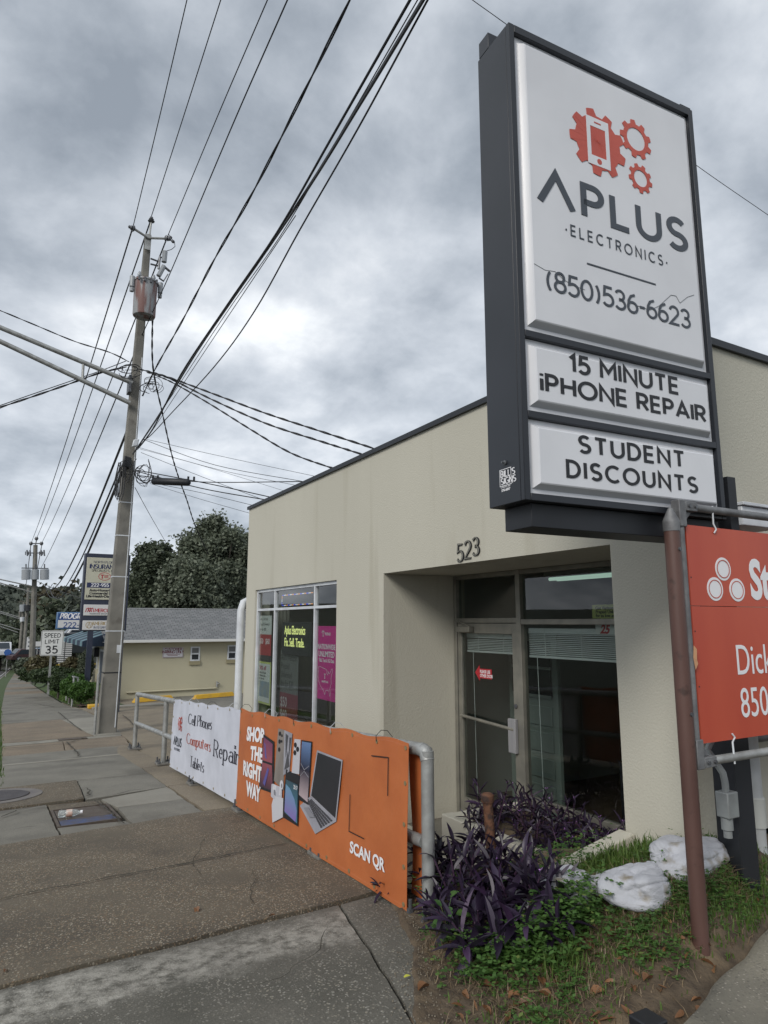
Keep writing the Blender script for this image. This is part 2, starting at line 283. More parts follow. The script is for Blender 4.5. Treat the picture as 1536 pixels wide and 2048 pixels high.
# ---------------------------------------------------------------- lettering
def arc(cx_, cy_, rx, ry, a0, a1, n=12):
    return [(cx_ + rx * math.cos(R(a0 + (a1 - a0) * i / n)), cy_ + ry * math.sin(R(a0 + (a1 - a0) * i / n))) for i in range(n + 1)]
GL = {
 'A': (.78, [[(0, 0), (.39, 1), (.78, 0)], [(.14, .3), (.64, .3)]]),
 'B': (.58, [[(0, 0), (0, 1), (.3, 1)] + arc(.3, .76, .22, .24, 90, -90) + [(0, .52)], [(.3, .52)] + arc(.3, .26, .27, .26, 90, -90) + [(0, 0)]]),
 'C': (.78, [arc(.46, .5, .46, .5, 48, 312, 20)]),
 'D': (.70, [[(0, 0), (0, 1), (.24, 1)] + arc(.24, .5, .46, .5, 90, -90, 16) + [(0, 0)]]),
 'E': (.54, [[(.54, 1), (0, 1), (0, 0), (.54, 0)], [(0, .5), (.5, .5)]]),
 'F': (.52, [[(.52, 1), (0, 1), (0, 0)], [(0, .5), (.46, .5)]]),
 'G': (.84, [arc(.46, .5, .46, .5, 48, 350, 20) + [(.92, .46), (.5, .46)]]),
 'H': (.68, [[(0, 0), (0, 1)], [(.68, 0), (.68, 1)], [(0, .5), (.68, .5)]]),
 'I': (.0, [[(0, 0), (0, 1)]]),
 'J': (.4, [[(.4, 1), (.4, .25)] + arc(.2, .22, .2, .22, 0, -160)]),
 'K': (.6, [[(0, 0), (0, 1)], [(.6, 1), (0, .42)], [(.18, .58), (.62, 0)]]),
 'L': (.5, [[(0, 1), (0, 0), (.5, 0)]]),
 'M': (.84, [[(0, 0), (0, 1), (.42, .38), (.84, 1), (.84, 0)]]),
 'N': (.72, [[(0, 0), (0, 1), (.72, 0), (.72, 1)]]),
 'O': (.96, [arc(.48, .5, .48, .5, 90, 450, 28)]),
 'P': (.56, [[(0, 0), (0, 1), (.28, 1)] + arc(.28, .73, .27, .27, 90, -90) + [(0, .46)]]),
 'Q': (.96, [arc(.48, .5, .48, .5, 90, 450, 28), [(.6, .25), (.95, -.05)]]),
 'R': (.60, [[(0, 0), (0, 1), (.30, 1)] + arc(.30, .73, .27, .27, 90, -90) + [(0, .46)], [(.28, .46), (.6, 0)]]),
 'S': (.58, [arc(.29, .745, .27, .255, 35, 270, 14) + arc(.29, .245, .29, .245, 90, -145, 14)]),
 'T': (.66, [[(0, 1), (.66, 1)], [(.33, 1), (.33, 0)]]),
 'U': (.70, [[(0, 1), (0, .35)] + arc(.35, .35, .35, .35, 180, 360, 14) + [(.70, 1)]]),
 'V': (.72, [[(0, 1), (.36, 0), (.72, 1)]]),
 'W': (1.1, [[(0, 1), (.28, 0), (.55, 1), (.82, 0), (1.1, 1)]]),
 'X': (.66, [[(0, 0), (.66, 1)], [(0, 1), (.66, 0)]]),
 'Y': (.68, [[(0, 1), (.34, .48), (.68, 1)], [(.34, .48), (.34, 0)]]),
 'Z': (.6, [[(0, 1), (.6, 1), (0, 0), (.6, 0)]]),
 '1': (.2, [[(-.02, .78), (.2, 1), (.2, 0)]]),
 '5': (.56, [[(.52, 1), (.1, 1), (.06, .56), (.22, .62)] + arc(.26, .31, .30, .31, 80, -145, 14)]),
 '2': (.58, [arc(.28, .72, .27, .28, 165, -35, 12) + [(0, 0), (.58, 0)]]),
 '3': (.56, [arc(.26, .75, .25, .25, 155, -88, 12) + arc(.26, .26, .29, .26, 88, -150, 12)]),
 '7': (.5, [[(0, 1), (.5, 1), (.15, 0)]]), '6': (.56, [arc(.28, .28, .28, .28, 90, 450, 20), [(.02, .3), (.06, .62), (.2, .88), (.45, 1)]]),
 '8': (.56, [arc(.28, .76, .22, .24, 90, 450, 16), arc(.28, .27, .28, .27, 90, 450, 16)]),
 '4': (.6, [[(.45, 0), (.45, 1), (0, .3), (.6, .3)]]), '9': (.56, [arc(.28, .7, .28, .28, 90, 450, 20), [(.56, .7), (.5, .3), (.36, .1), (.12, 0)]]),
 '0': (.60, [arc(.30, .5, .30, .5, 90, 450, 24)]),
 "'": (.05, [[(.03, 1), (.03, .8)]]), '-': (.3, [[(0, .42), (.3, .42)]]), '.': (.03, [[(0, 0), (.04, 0.0), (.04, .05)]]), ',': (.03, [[(.04, .06), (0, -.12)]]),
 '(': (.22, [arc(.5, .44, .5, .68, 136, 224, 10)]), ')': (.30, [arc(-.28, .44, .5, .68, 44, -44, 10)]),
 '*': (.1, [arc(.05, .4, .03, .03, 0, 360, 8)]),
 'i': (.0, [[(0, 0), (0, .7)], [(0, .9), (0, 1.02)]]),
 'a': (.42, [arc(.2, .19, .19, .19, 30, 330, 12), [(.4, 0), (.4, .4)] + arc(.22, .42, .18, .18, 0, 150, 8)]),
 'b': (.44, [[(0, 0), (0, 1)], arc(.2, .3, .22, .3, 150, -150, 14)]),
 'e': (.42, [[(.03, .32), (.42, .32)] + arc(.22, .32, .2, .28, 0, 310, 14)]),
 'h': (.40, [[(0, 0), (0, 1)], [(0, .38)] + arc(.2, .4, .2, .2, 170, 0, 8) + [(.4, 0)]]),
 'l': (.0, [[(0, 0), (0, 1)]]),
 'm': (.68, [[(0, 0), (0, .6)], [(0, .4)] + arc(.17, .42, .17, .18, 170, 0, 7) + [(.34, 0)], [(.34, .4)] + arc(.51, .42, .17, .18, 170, 0, 7) + [(.68, 0)]]),
 'n': (.40, [[(0, 0), (0, .6)], [(0, .38)] + arc(.2, .4, .2, .2, 170, 0, 8) + [(.4, 0)]]),
 'o': (.44, [arc(.22, .3, .22, .3, 90, 450, 18)]),
 'p': (.44, [[(0, -.3), (0, .6)], arc(.2, .3, .22, .3, 150, -150, 14)]),
 'r': (.28, [[(0, 0), (0, .6)], [(0, .36)] + arc(.16, .42, .15, .17, 170, 40, 6)]),
 's': (.34, [arc(.17, .45, .15, .15, 40, 270, 9) + arc(.17, .15, .17, .15, 90, -145, 9)]),
 't': (.28, [[(.1, .82), (.1, .15)] + arc(.2, .13, .1, .13, 180, 300, 6), [(-.04, .6), (.28, .6)]]),
 'u': (.40, [[(0, .6), (0, .2)] + arc(.2, .2, .2, .2, 180, 360, 8), [(.4, .6), (.4, 0)]]),
}
GL['^'] = (.95, [[(0, 0), (.475, 1), (.95, 0)]])                        # the crossbar-less A of the shop's name
def ribbon(mb, pts, wv, wh, z0, z1, fn):
    pts = [p for i, p in enumerate(pts) if i == 0 or math.hypot(p[0] - pts[i - 1][0], p[1] - pts[i - 1][1]) > 1e-5]
    n = len(pts); closed = n > 3 and math.hypot(pts[0][0] - pts[-1][0], pts[0][1] - pts[-1][1]) < 1e-6
    Ls, Rs = [], []
    def nrm(a, b):
        dx, dy = b[0] - a[0], b[1] - a[1]; l = math.hypot(dx, dy) or 1e-9; return (-dy / l, dx / l)
    def hw(nv): return .5 * math.hypot(wv * nv[0], wh * nv[1])
    for i in range(n):
        p = pts[i]
        if closed: a, b = pts[i - 1] if i else pts[-2], pts[(i + 1) if i < n - 1 else 1]
        else: a, b = pts[max(i - 1, 0)], pts[min(i + 1, n - 1)]
        n0 = nrm(a, p) if a != p else nrm(p, b); n1 = nrm(p, b) if b != p else n0
        mx, my = n0[0] + n1[0], n0[1] + n1[1]; l = math.hypot(mx, my)
        if l < .35: mx, my, l = n1[0], n1[1], 1
        mx, my = mx / l, my / l; k = 1 / max(.42, mx * n1[0] + my * n1[1]); h = (hw(n0) + hw(n1)) / 2 * k
        Ls.append((p[0] + mx * h, p[1] + my * h)); Rs.append((p[0] - mx * h, p[1] - my * h))
    b = len(mb.v)
    for z in (z1, z0):
        for q in Ls: mb.v.append(tuple(fn(q[0], q[1], z)))
        for q in Rs: mb.v.append(tuple(fn(q[0], q[1], z)))
    for i in range(n - 1):
        l0, l1, r0, r1 = b + i, b + i + 1, b + n + i, b + n + i + 1
        mb.f += [(l0, l1, r1, r0), (l0, l0 + 2 * n, l1 + 2 * n, l1), (r0, r1, r1 + 2 * n, r0 + 2 * n)]
    if not closed:
        mb.f += [(b, b + n, b + 3 * n, b + 2 * n), (b + n - 1, b + 3 * n - 1, b + 4 * n - 1, b + 2 * n - 1)]
def strokes(mb, txt, h, fn, wv=.15, wh=None, gap=.26, sx=1, space=.45, x0=0, y0=0, serif=0, depth=.003, align='l', zb=0):
    """lettering with a pen of width wv/wh (fractions of the height) on the surface fn(x, y, z)"""
    wh = wv if wh is None else wh
    width = sum((GL[c][0] * sx + gap) if c != ' ' else space for c in txt) - gap
    cx0 = -width / 2 if align == 'c' else 0; k = 0
    for c in txt:
        if c == ' ': cx0 += space; continue
        wd, st = GL[c]
        for s_ in st:
            k += 1; pts = [((cx0 + a * sx) * h + x0, b * h + y0) for a, b in s_]
            # pull open ends in so that the letter keeps its height
            ribbon(mb, pts, wv * h, wh * h, zb, zb + depth + .00015 * (k % 4), fn)
            if serif:
                for a, b_ in ((0, 1), (-1, -2)):
                    p, q_ = s_[a], s_[b_]
                    if math.hypot(s_[0][0] - s_[-1][0], s_[0][1] - s_[-1][1]) < 1e-6: continue
                    if abs(p[0] - q_[0]) < .45 * abs(p[1] - q_[1]) and (p[1] < .02 or p[1] > .55):
                        k += 1; yy = p[1] * h + y0; xx = (cx0 + p[0] * sx) * h + x0; hh = wh * h * .5 * (1 if p[1] < .02 else -1)
                        ribbon(mb, [(xx - serif * h, yy + hh), (xx + serif * h, yy + hh)], wv * h, max(wh, .06) * h, zb, zb + depth + .00015 * (k % 4), fn)
        cx0 += wd * sx + gap
    return width * h
def plane_fn(o, u, v, n):
    o, u, v, n = Vector(o), Vector(u).normalized(), Vector(v).normalized(), Vector(n).normalized()
    return lambda x, y, z: o + u * x + v * y + n * z
def txt(body, size, fn, x0=0, y0=0, sx=1, bold=0, depth=.003, align='CENTER', shear=0, zb=0, space=1):
    cu = bpy.data.curves.new('t', 'FONT'); cu.body = body; cu.size = size; cu.extrude = depth / 2; cu.offset = bold; cu.align_x = align; cu.shear = shear
    cu.resolution_u = 4; cu.space_character = space
    o = bpy.data.objects.new('t', cu); me = bpy.data.meshes.new_from_object(o); bpy.data.objects.remove(o)
    for v in me.vertices: v.co = fn(x0 + v.co.x * sx, y0 + v.co.y, zb + depth / 2 + v.co.z)
    mb = MB(); mb.v = [tuple(v.co) for v in me.vertices]; mb.f = [tuple(p.vertices) for p in me.polygons]
    bpy.data.meshes.remove(me); return mb
def merge(*ms):
    o = MB()
    for m in ms: o.add(m.v, m.f)
    return o
def flat(polys, fn, z0=0, z1=.002):     # flat print: polygons in sheet coordinates
    mb = MB()
    for k, p in enumerate(polys):
        n = len(p); zt = z1 + .0002 * (k % 3)
        mb.add([fn(a, b, zt) for a, b in p] + [fn(a, b, z0) for a, b in p], [tuple(range(n))] + [(i, (i + 1) % n, n + (i + 1) % n, n + i) for i in range(n)])
    return mb
def gear(cx_, cy_, r, teeth, hole, ph=0):
    """a ring with teeth as quads between an inner and an outer outline"""
    o_, i_ = [], []; n = teeth * 8
    for k in range(n):
        t = 2 * math.pi * k / n + ph; j = k % 8; rr = r if j in (1, 2, 3, 4) else r * .80
        tt = t
        o_.append((cx_ + rr * math.cos(tt), cy_ + rr * math.sin(tt))); i_.append((cx_ + hole * r * math.cos(t), cy_ + hole * r * math.sin(t)))
    return [[o_[k], o_[(k + 1) % n], i_[(k + 1) % n], i_[k]] for k in range(n)]
def circ(cx_, cy_, rx, ry=None, n=24): return [(cx_ + rx * math.cos(2 * math.pi * k / n), cy_ + (ry or rx) * math.sin(2 * math.pi * k / n)) for k in range(n)]
def rrect(x0, y0, x1, y1, r, n=4):
    p = []
    for cx_, cy_, a in ((x1 - r, y1 - r, 0), (x0 + r, y1 - r, 90), (x0 + r, y0 + r, 180), (x1 - r, y0 + r, 270)):
        p += [(cx_ + r * math.cos(R(a + 90 * k / n)), cy_ + r * math.sin(R(a + 90 * k / n))) for k in range(n + 1)]
    return p
def rect(x0, y0, x1, y1): return [(x0, y0), (x1, y0), (x1, y1), (x0, y1)]
# ================================================================ THE SETTING
def S(t): t = max(0., min(1., t)); return t * t * (3 - 2 * t)
def garden_z(x, y):
    fy = float(np.interp(y, [1.2, 1.8, 2.2, 2.5, 2.72, 2.95, 3.1, 3.5, 3.75], [.25, .42, .78, 1, 1, .78, .66, .3, .1]))
    fy *= S((y - (1.93 + .305 * (x - 2.36))) / .5 + .42)
    return .34 * S((x - 1.95) / 1.55) * fy + .012 + .014 * noise.noise(Vector((x * 5, y * 5, 0))) + .009 * noise.noise(Vector((x * 17, y * 17, 3))) + .005 * noise.noise(Vector((x * 43, y * 43, 7)))
def hit(px_, py_, f, off=0):
    r = Vector(sight(px_, py_)).normalized(); c = Vector((0, 0, HC)); t = .5
    while t < 300:
        p = c + r * t
        if p.z < f(p.x, p.y) + off: return p
        t += .01 if t < 10 else .03
    return p
ASPH = mat('asphalt', (.055, .055, .055), (.085, .083, .08), scale=2, rough=.9, bump=.4, bscale=120)
SOIL = mat('garden_soil', (.060, .043, .028), (.125, .092, .058), scale=11, rough=.95, bump=1.0, bscale=70, c3=(.17, .125, .075), s3=3.2, f3=.56)
GRASSG = mat('turf_ground', (.035, .06, .016), (.065, .10, .03), scale=14, rough=.95, bump=.8, bscale=120, c3=(.09, .075, .04), s3=2.5, f3=.62)
FARG = mat('far_ground', (.03, .04, .02), (.06, .06, .04), scale=.2, rough=.95)
SLAB_BROWN = paving('brown_exposed_aggregate', (.15, .128, .095), (.105, .09, .068), [(.23, .185, .125), (.17, .135, .09), (.29, .24, .17), (.13, .10, .07), (.22, .155, .10), (.37, .33, .26)], 96, .55, sstr=.5)
SLAB_GREY = paving('grey_worn_concrete', (.185, .175, .148), (.245, .232, .195), [(.20, .19, .16), (.16, .15, .13), (.12, .11, .10), (.24, .22, .19)], 80, .34, sstr=.55)
SLAB_NEAR = paving('dark_pebbled_concrete', (.10, .096, .08), (.17, .16, .135), [(.22, .21, .18), (.29, .275, .24), (.17, .16, .135), (.25, .23, .185)], 74, .46, sstr=.5, sel=.45)
SLAB_SCRAPED = paving('scraped_pebbled_concrete', (.10, .096, .08), (.17, .16, .135), [(.22, .21, .18), (.29, .275, .24), (.17, .16, .135), (.25, .23, .185)], 74, .46, sel=.45, sstr=.35, band=(-.50, -.02, (.34, .325, .285)))
SLAB_TAN = paving('tan_pebbled_concrete', (.26, .22, .16), (.20, .17, .13), [(.28, .23, .17), (.2, .15, .11), (.34, .3, .24)], 60, .4, sstr=.35)
SLAB_PALE = paving('pale_concrete', (.31, .295, .25), (.24, .225, .19), [(.3, .28, .25), (.24, .22, .19)], 60, .25, sstr=.35)
SLAB_PINK = paving('pinkish_aggregate', (.25, .205, .15), (.19, .16, .12), [(.26, .19, .13), (.19, .13, .09), (.32, .26, .2)], 60, .5, sstr=.3)
# one big sheet under everything
xs = np.unique(np.concatenate([np.linspace(-900, -20, 30), np.linspace(-20, 20, 41), np.linspace(20, 900, 30)]))
ys_ = np.unique(np.concatenate([np.linspace(-300, 0, 12), np.arange(0, 70, 2.), np.linspace(70, 700, 60), np.linspace(700, 2500, 8)]))
mb = MB()
for y in ys_:
    for x in xs:
        z = min(T(y), P(y) if y > 3 else T(y)) - .16
        if 0 < y < 4 : z = -.6
        if y > 200: z += 4 * noise.noise(Vector((x * .006, y * .006, 1)))
        mb.v.append((x, y, z))
nx_ = len(xs)
for j in range(len(ys_) - 1):
    for i in range(nx_ - 1): a = j * nx_ + i; mb.f.append((a, a + 1, a + nx_ + 1, a + nx_))
props(part('ground', mb, FARG, ang=60), kind='structure')
def ribbon_sheet(name, xa, xb, y0, y1, n, m_, dz, zf=T, kind='structure', nx=6, parent=None):
    mb = MB()
    def fn(u, v):
        y = y0 + (y1 - y0) * v; a = xa(y); b_ = xb(y); x = a + (b_ - a) * u; return (x, y, zf(y) + dz)
    mb.sheet(fn, nx, n); return part(name, mb, m_, parent, ang=60, kind=kind)
XLs = lambda y: float(np.interp(y, [0, 9, 15, 27, 49, 65, 120, 180], [.16, .18, .27, .34, .75, 1.15, 2.9, 5]))
XRs = lambda y: float(np.interp(y, [0, 13, 16, 22, 27, 40, 65, 120, 180], [2.3, 2.35, 2.55, 2.72, 2.5, 2.55, 2.78, 4.7, 7]))
ribbon_sheet('road', lambda y: XLs(y) - 9.5, lambda y: XLs(y) - 1.15, -20, 180, 100, ASPH, -.12)
ribbon_sheet('road_marking', lambda y: XLs(y) - 1.65, lambda y: XLs(y) - 1.53, -20, 180, 100, mat('road_paint', (.6, .6, .58), (.4, .4, .38), scale=8, rough=.7), -.116, nx=1)
mb = MB()
for k in range(66):
    y0, y1 = -10 + k * 3, -10 + k * 3 + 2.985
    a, b_ = XLs(y0) - 1.15, XLs(y1) - 1.15
    mb.prism([(0, 0), (0, 0)], (0, 0, 0), (1, 0, 0), (0, 1, 0), (0, 0, 1)) if False else None
    mb.add([(a, y0, T(y0) - .3), (a + .15, y0, T(y0) - .3), (b_ + .15, y1, T(y1) - .3), (b_, y1, T(y1) - .3), (a + .02, y0, T(y0) - .01), (a + .15, y0, T(y0)), (b_ + .15, y1, T(y1)), (b_ + .02, y1, T(y1) - .01)],
           [(0, 3, 2, 1), (4, 5, 6, 7), (0, 1, 5, 4), (1, 2, 6, 5), (2, 3, 7, 6), (3, 0, 4, 7)])
part('kerb', mb, SLAB_PALE, kind='structure')
ribbon_sheet('grass_verge', lambda y: XLs(y) - 1.0, lambda y: XLs(y) + .03, 9.75, 180, 120, GRASSG, -.03)
# ---------------------------------------------------------------- pavement slabs
def wob(x, y): return (x + .012 * noise.noise(Vector((x * 3.3, y * 3.3, 5))) + .006 * noise.noise(Vector((x * 14, y * 14, 2))), y + .016 * noise.noise(Vector((x * 2.7, y * 2.7, 9))) + .007 * noise.noise(Vector((x * 15, y * 15, 4))))
def slab(c, m_, parent, name='slab', dz=0, zf=T, gap=.0085, n=None, label=None, tilt=(0, 0)):
    c = [Vector((a, b, 0)) for a, b in c]; cen = sum(c, Vector()) / 4
    c = [p + Vector((math.copysign(gap, cen.x - p.x), math.copysign(gap, cen.y - p.y), 0)) for p in c]
    lx = (c[1] - c[0]).length; ly = (c[3] - c[0]).length
    nu = n or max(3, min(26, int(lx / .09))); nv = n or max(3, min(26, int(ly / .09)))
    mb = MB()
    def fn(u, v):
        p = (c[0] * (1 - u) + c[1] * u) * (1 - v) + (c[3] * (1 - u) + c[2] * u) * v
        x, y = wob(p.x, p.y); e_ = min(u, 1 - u, v, 1 - v)
        z = zf(y) + dz + tilt[0] * (u - .5) + tilt[1] * (v - .5) + .003 * noise.noise(Vector((x * 2, y * 2, 0))) - (.007 if e_ < 1e-6 else 0)
        return (x, y, z)
    mb.sheet(fn, nu, nv)
    ring = [i for i in range(nu + 1)] + [j * (nu + 1) + nu for j in range(1, nv + 1)] + [nv * (nu + 1) + i for i in range(nu - 1, -1, -1)] + [j * (nu + 1) for j in range(nv - 1, 0, -1)]
    b0 = len(mb.v)
    for i in ring: x, y, z = mb.v[i]; mb.v.append((x, y, z - .16))
    k = len(ring)
    for i in range(k): mb.f.append((ring[i], b0 + i, b0 + (i + 1) % k, ring[(i + 1) % k]))
    return part(name, mb, m_, parent, ang=50, label=label, recalc=False)
walk = thing('sidewalk', None, None, (1, 4, 0), kind='structure')
SL = -.75
slab([(SL, .3), (1.30, .3), (1.60, 2.55), (SL, 2.35)], SLAB_NEAR, walk)
slab([(SL, 2.35), (1.60, 2.55), (1.88, 3.84), (SL, 3.70)], SLAB_SCRAPED, walk, label='dark worn slab with pale scraped edge')
slab([(1.60, 2.55), (1.96, 3.05), (2.26, 3.86), (1.88, 3.84)], SLAB_NEAR, walk)
slab([(SL, 3.70), (2.28, 3.88), (2.30, 5.28), (SL, 4.98)], SLAB_BROWN, walk, dz=.012)
slab([(SL, 4.98), (2.30, 5.28), (2.32, 6.95), (SL, 6.55)], SLAB_BROWN, walk, dz=.008)
slab([(SL, 6.55), (.62, 6.68), (.62, 8.05), (SL, 8.0)], SLAB_GREY, walk)
slab([(.62, 6.68), (1.22, 6.75), (1.20, 7.0), (.62, 7.08)], SLAB_GREY, walk)
slab([(1.22, 6.75), (1.90, 6.85), (1.92, 7.72), (1.22, 7.72)], SLAB_GREY, walk)
slab([(1.22, 7.72), (1.92, 7.72), (1.94, 8.65), (1.15, 8.35)], SLAB_PALE, walk, label='pale patched slab with scribbled surface')
slab([(.62, 8.05), (1.15, 7.98), (1.15, 8.35), (.62, 8.42)], SLAB_BROWN, walk, dz=-.01)
slab([(SL, 8.0), (.62, 8.05), (.62, 8.42), (SL, 8.38)], SLAB_GREY, walk, dz=-.005)
slab([(SL, 8.38), (1.0, 8.42), (1.05, 9.82), (SL, 9.8)], SLAB_BROWN, walk, dz=.016)
slab([(1.0, 8.42), (1.94, 8.65), (1.95, 9.84), (1.05, 9.82)], SLAB_GREY, walk)
slab([(.16, 9.8), (1.95, 9.84), (1.98, 12.38), (.24, 12.3)], SLAB_GREY, walk)
slab([(.24, 12.3), (1.98, 12.38), (1.98, 12.52), (.24, 12.46)], SLAB_PALE, walk, dz=.003, label='narrow pale concrete strip across the sidewalk')
slab([(.24, 12.46), (1.98, 12.52), (2.3, 13.9), (.25, 13.7)], SLAB_GREY, walk)
slab([(.25, 13.7), (1.25, 13.8), (1.35, 15.5), (.27, 15.4)], SLAB_PINK, walk, dz=-.004)
slab([(1.25, 13.8), (2.37, 13.9), (2.55, 15.7), (1.35, 15.5)], SLAB_PINK, walk)
slab([(.27, 15.4), (2.5, 15.7), (2.6, 16.1), (.28, 16.0)], SLAB_PALE, walk)
slab([(.28, 16.0), (2.0, 16.1), (1.75, 21.0), (.3, 20.6)], SLAB_PINK, walk, dz=.006, label='pinkish aggregate slab beside the near utility pole')
slab([(2.0, 16.1), (2.62, 16.15), (2.74, 21.2), (1.75, 21.0)], SLAB_PALE, walk)
y = 20.8
while y < 120:
    d = 2.6 if y < 40 else 4.2; y2 = y + d
    slab([(XLs(y), y), (XRs(y), y + .15), (XRs(y2), y2 + .15), (XLs(y2), y2)], SLAB_GREY if y < 34 or random.random() < .5 else SLAB_PINK, walk, gap=.011, n=5); y = y2
for a, b_ in ((6.95, 8.7), (8.7, 10.4), (10.4, 12.1), (12.1, 13.85)):
    slab([(1.93 if a > 7 else 1.93, a), (2.34, a), (2.36, b_), (1.95, b_)], SLAB_TAN, walk)
# under the pavement: dirt that shows in the joints
ribbon_sheet('pavement_bed', lambda y: SL - .02 if y < 9.8 else XLs(y), lambda y: XRs(y) + .01 if y > 3.9 else 1.4, .3, 120, 120, mat('joint_dirt', (.035, .03, .02), (.065, .056, .036), scale=12, rough=1), -.045)
# lower entrance court between the rail and the shop, parking lot beyond
court = thing('entrance_court', None, None, (3, 6, -.42), kind='structure')
Pf = lambda y: P(y)
for a, b_ in ((3.86, 5.6), (5.6, 7.6), (7.6, 9.6), (9.6, 11.6), (11.6, 13.6)):
    slab([(2.36, a), (3.5, a), (3.5, b_), (2.36, b_)], SLAB_TAN, court, zf=Pf)
for a, b_ in ((10.86, 13.6),):
    slab([(3.5, a), (8.0, a), (8.0, b_), (3.5, b_)], SLAB_TAN, court, zf=Pf)
slab([(3.52, 5.24), (4.46, 5.24), (4.46, 6.20), (3.52, 6.20)], SLAB_GREY, court, zf=lambda y: -.42, name='doorstep_slab')
lot = thing('parking_lot', None, None, (6, 20, -1), kind='structure')
for (a, b_) in ((13.6, 17.5), (17.5, 22), (22, 26.2), (26.2, 31.0)):
    for c0, c1 in ((0, 6.2), (6.2, 10.5), (10.5, 15)):
        x0a = (XRs(a) + .02) if c0 == 0 else c0; x0b = (XRs(b_) + .02) if c0 == 0 else c0
        slab([(x0a, a), (c1, a), (c1, b_), (x0b, b_)], SLAB_TAN if c0 == 0 else SLAB_GREY, lot, n=8)
slab([(2.9, 23.9), (5.2, 23.9), (5.2, 24.7), (2.9, 24.7)], SLAB_PALE, lot, dz=.06, n=6)
# garden bed
bed = MB(); n_ = 220
def edge_x(y): return float(np.interp(y, [1.0, 1.8, 2.35, 2.6, 3.1, 3.5, 3.8], [1.40, 1.51, 1.585, 1.65, 1.96, 2.11, 2.24]))
def bedfn(u, v):
    y = 1.0 + v * 2.74; x0 = edge_x(y) - .05 + .03 * noise.noise(Vector((0, y * 7, 0))); x1 = 7.0; x = x0 + (x1 - x0) * u ** 1.7
    z = garden_z(x, y)
    z = -.03 + (z + .03) * S(u / .06)
    if v > .985: z = min(z, .0)
    return (x, min(y, 2.67) if x > 3.52 else y, z)
bed.sheet(bedfn, n_, 150)
part('garden_bed', bed, SOIL, ang=60, kind='structure')
DRIVE = paving('worn_driveway_concrete', (.26, .24, .19), (.11, .105, .09), [(.22, .2, .17), (.34, .31, .26), (.14, .13, .11)], 70, .4, sstr=.85, stain=(.06, .058, .05))
# driveway of the neighbour lot, lower right corner
dw = MB()
def dwfn(u, v):
    a = Vector((2.36 + .05 * noise.noise(Vector((v * 6, 0, 0))), 1.93, 0)).lerp(Vector((3.9, 2.40, 0)), u); a.y += .035 * noise.noise(Vector((u * 5, 2, 0))); b_ = Vector((2.2 + 2.6 * u, .6, 0)); p = a.lerp(b_, v)
    return (p.x, p.y, .085 - .05 * S((v - .0) / .3) + .004 * noise.noise(p * 9) - (.05 if v == 0 else 0))
dw.sheet(dwfn, 46, 40)
part('driveway', dw, DRIVE, ang=60, kind='structure')
# iron covers in the pavement
IRON = mat('rusty_iron_cover', (.09, .068, .055), (.12, .10, .08), scale=9, rough=.7, metal=.3, bump=.6, bscale=70)
cov = thing('utility_cover', 'rectangular iron cover sunk in the sidewalk, half rust brown and half worn blue', 'utility cover', (.9, 7.4, T(7.4)))
def tf(x, y, z): return (x, y, T(y) + z)
def quadplate(x0, x1, y0, y1, z0, z1, sk=.0):
    mb = MB(); mb.add([tf(x0, y0, z0), tf(x1, y0, z0), tf(x1, y1, z0), tf(x0, y1, z0), tf(x0, y0, z1), tf(x1, y0, z1), tf(x1, y1, z1), tf(x0, y1, z1)], [(0, 3, 2, 1), (4, 5, 6, 7), (0, 1, 5, 4), (1, 2, 6, 5), (2, 3, 7, 6), (3, 0, 4, 7)]); return mb
part('plate', quadplate(.66, 1.14, 7.40, 7.96, -.05, -.006), IRON, cov)
part('plate', quadplate(.66, 1.14, 7.12, 7.385, -.05, -.004), mat('worn_blue_iron', (.045, .07, .16), (.06, .05, .06), scale=10, rough=.6, bump=.4, bscale=60), cov, label='blue plate')
part('rim', merge(quadplate(.625, .65, 7.09, 7.99, -.05, .002), quadplate(1.15, 1.175, 7.09, 7.99, -.05, .002), quadplate(.65, 1.15, 7.09, 7.11, -.05, .002), quadplate(.65, 1.15, 7.97, 7.99, -.05, .002)), IRON, cov)
mh = thing('manhole_cover', 'round iron manhole cover in a worn concrete ring at the left edge of the sidewalk', 'manhole cover', (.12, 9.15, T(9.15) + .012))
def disc(cx_, cy_, r0, r1, dz, th, n=40):
    mb = MB()
    for k in range(n):
        t = 2 * math.pi * k / n
        for r_, z_ in ((r0, dz), (r1, dz), (r1, dz - th)): x, y = cx_ + r_ * math.cos(t), cy_ + r_ * math.sin(t); mb.v.append((x, y, T(y) + z_))
    for k in range(n): a, b_ = 3 * k, 3 * ((k + 1) % n); mb.f += [(a, a + 1, b_ + 1, b_), (a + 1, a + 2, b_ + 2, b_ + 1)]
    return mb
part('cover', disc(.12, 9.15, .005, .36, .027, .05), mat('iron_lid', (.05, .042, .045), (.08, .07, .07), scale=10, rough=.6, metal=.4, bump=.8, bscale=45), mh)
part('ring', disc(.12, 9.15, .372, .50, .022, .04), mat('ring_concrete', (.13, .12, .12), (.18, .165, .15), scale=6, rough=.9), mh)
cov2 = thing('meter_cover', 'small flat dark meter lid set in the sidewalk before the near pole', 'meter cover', (1.55, 15.75, T(15.75)))
part('lid', quadplate(1.28, 1.82, 15.60, 15.92, -.02, .012), IRON, cov2)
